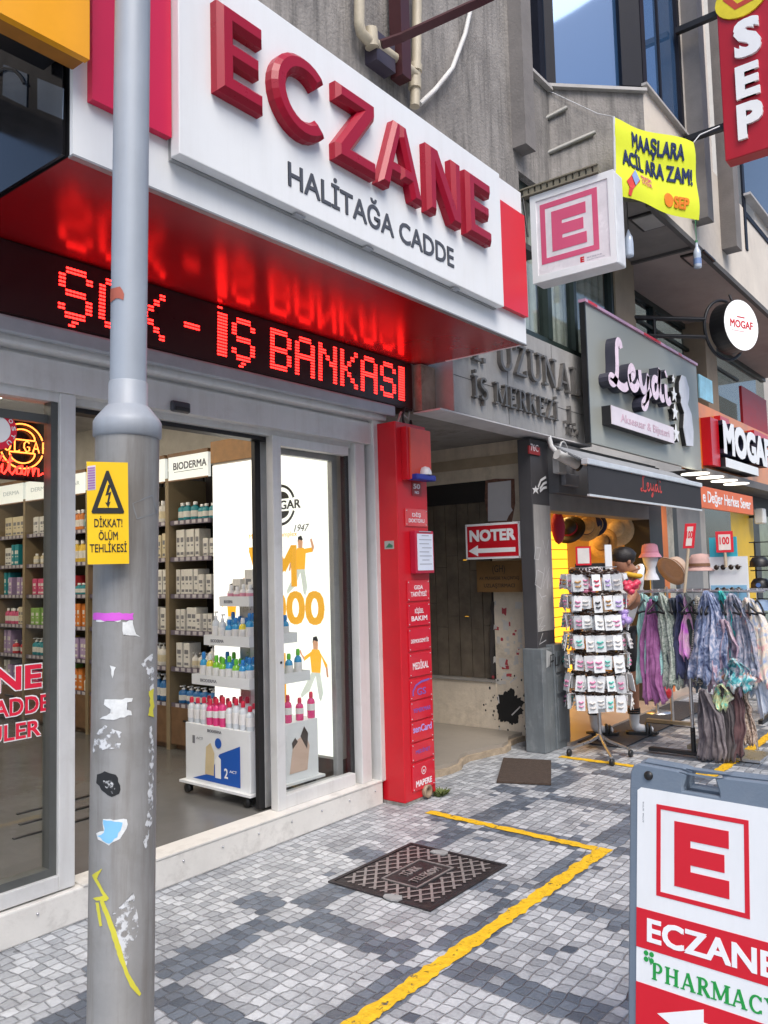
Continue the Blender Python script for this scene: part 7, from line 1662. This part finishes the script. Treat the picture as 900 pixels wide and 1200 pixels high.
# ------------------------------------------------------------------ the shop keeper bending behind the spinner
fR = zp(747, 859, .03); fL = zp(700, 860, .03); fR.z = fL.z = 0
hip = V(((fR.x+fL.x)/2, (fR.y+fL.y)/2, .93)); hd0 = xp(727, 662, 6.98)
pr_ = thing('person', V((hip.x, hip.y, 0)), 'person in white shirt and black slides bending forward behind the card spinner', 'person')
HP = [hip + V((.0, .0, 0)), hip + V((-.06, -.1, .26)), V((hd0.x+.12, hd0.y-.13, hd0.z-.15)), V((hd0.x+.06, hd0.y-.08, hd0.z-.07)), hd0 + V((.0, -.0, .0)), hd0 + V((0, 0, .09))]
hl, hr = hip + V((.0, .1, -.03)), hip + V((.0, -.1, -.03))
kl = V((fL.x-.05, (hl.y+fL.y)/2+.02, .49)); kr = V((fR.x-.06, (hr.y+fR.y)/2-.02, .49))
al_, ar_ = V((fL.x+.02, fL.y+.03, .09)), V((fR.x+.02, fR.y+.03, .09))
nl = HP[2]
sl_ = nl + V((-.05, .17, -.03)); sr_ = xp(748, 668, nl.x+.03)
el, er = sl_ + V((-.16, .02, -.24)), sr_ + V((-.18, -.0, -.24)); wl_, wr_ = el + V((-.16, -.05, -.12)), er + V((-.2, .04, -.1))
verts = HP + [hl, kl, al_, hr, kr, ar_, sl_, el, wl_, sr_, er, wr_]
edges = [(0, 1), (1, 2), (2, 3), (3, 4), (4, 5), (0, 6), (6, 7), (7, 8), (0, 9), (9, 10), (10, 11), (2, 12), (12, 13), (13, 14), (2, 15), (15, 16), (16, 17)]
rad = [.15, .14, .12, .06, .095, .085, .09, .065, .042, .09, .065, .042, .06, .045, .032, .06, .045, .032]
SKIN = M('skin_tone', (.36, .17, .10), .5, 0, .06, 20)
obj('body', skin(verts, edges, rad), SKIN, pr_)
WSH = M('white_shirt', (.72, .73, .76), .8, 0, .04, 8, .3, 12)
obj('shirt', skin([HP[0]+V((0, 0, .05)), HP[1], HP[2], HP[2].lerp(sl_, .8), sl_.lerp(el, .55), HP[2].lerp(sr_, .8), sr_.lerp(er, .55)], [(0, 1), (1, 2), (2, 3), (3, 4), (2, 5), (5, 6)], [.175, .165, .135, .088, .075, .1, .09]), WSH, pr_)
obj('collar', MB().tube([hd0.lerp(nl, .55) + V((.085*math.cos(R(a)), .085*math.sin(R(a)), .02*math.sin(R(a)))) for a in range(0, 361, 30)], .022, 8), M('mustard_collar', (.62, .36, .02), .7), pr_)
obj('shorts', skin([hip+V((0, 0, .06)), hl, hl.lerp(kl, .85), hr, hr.lerp(kr, .85)], [(0, 1), (1, 2), (0, 3), (3, 4)], [.165, .11, .09, .11, .09]), M('black_shorts', (.015, .015, .018), .8), pr_)
hair = obj('hair', MB().blob(hd0 + V((.02, -.02, .075)), .112, .112, .085, 3, .06), M('black_hair', (.012, .009, .008), .5, 0, .3, 60, .5, 90), pr_)
fd = V((-.75, .35, -.45)).normalized(); rr_ = fd.cross(V((0, 0, 1))).normalized(); uu = rr_.cross(fd)
hc = hd0 + V((0, 0, .02))
for s in (-1, 1): obj('eye', MB().blob(hc + fd*.092 + rr_*s*.034 + uu*.012, .011, .011, .009, 2), INKP, pr_); obj('ear', MB().blob(hc + rr_*s*.098 - fd*.01, .018, .018, .03, 2), SKIN, pr_)
obj('nose', MB().blob(hc + fd*.108 - uu*.012, .016, .016, .022, 2), SKIN, pr_); obj('mouth', MB().blob(hc + fd*.096 - uu*.047, .022, .022, .006, 2), M('lip', (.3, .1, .08), .5), pr_)
for s, (w0, e0) in enumerate(((wl_, el), (wr_, er))):
    d = (w0-e0).normalized(); sd_ = d.cross(V((0, 0, 1))).normalized(); up_ = sd_.cross(d)
    v_ = [w0, w0 + d*.08]; e_ = [(0, 1)]; r_ = [(.03, .022), (.036, .018)]
    for i, (o_, l) in enumerate(((-.03, .065), (-.01, .078), (.01, .074), (.028, .058))):
        k = len(v_); v_ += [w0 + d*.09 + sd_*o_, w0 + d*(.09+l*.55) + sd_*o_*1.1 - up_*.012, w0 + d*(.09+l*.9) + sd_*o_*1.1 - up_*.04]; e_ += [(1, k), (k, k+1), (k+1, k+2)]; r_ += [.0095, .009, .0075]
    k = len(v_); v_ += [w0 + d*.035 - sd_*.035, w0 + d*.07 - sd_*.055 - up_*.02]; e_ += [(0, k), (k, k+1)]; r_ += [.012, .009]
    obj('hand', skin(v_, e_, r_), SKIN, pr_)
SOCK = M('white_sock', (.72, .73, .75), .85)
for a_, k_, f_ in ((al_, kl, fL), (ar_, kr, fR)):
    td = V((.45, -.85, 0)).normalized()
    so_ = obj('sock', skin([a_.lerp(k_, .42), a_.lerp(k_, .1), V((a_.x, a_.y, .07)), V((a_.x, a_.y, .055)) + td*.17], [(0, 1), (1, 2), (2, 3)], [.056, .047, .05, .036]), SOCK, pr_)
    for q in (.3, .35, .4):
        c_ = a_.lerp(k_, q); obj('stripe', MB().lathe([(.0575, -.006), (.0575, .006)], c_, 18), INKP, so_)
    ft = frame((a_.x, a_.y, 0), td, (0, 0, 1))
    sl2 = MB(); pts2 = [(-.07, 0)] + [(-.06 + .0*i, 0) for i in range(0)]
    nn = V((-td.y, td.x, 0)); f3 = frame((a_.x, a_.y, 0.016), td, nn)
    sl2.prism(f3, [(-.08, -.02), (-.06, -.04), (.0, -.045), (.12, -.05), (.19, -.04), (.21, 0), (.19, .04), (.12, .05), (0, .045), (-.06, .04), (-.08, .02)], 0, .028, .004, .004)
    sh_ = obj('slide', sl2, BLK, pr_)
    obj('strap', MB().tube([V((a_.x, a_.y, .03)) + td*.1 + nn*(.055*math.cos(R(q))) + V((0, 0, .075*math.sin(R(q)))) for q in range(0, 181, 15)], .014, 8).tube([V((a_.x, a_.y, .03)) + td*.13 + nn*(.053*math.cos(R(q))) + V((0, 0, .065*math.sin(R(q)))) for q in range(0, 181, 15)], .014, 8), BLK, sh_)
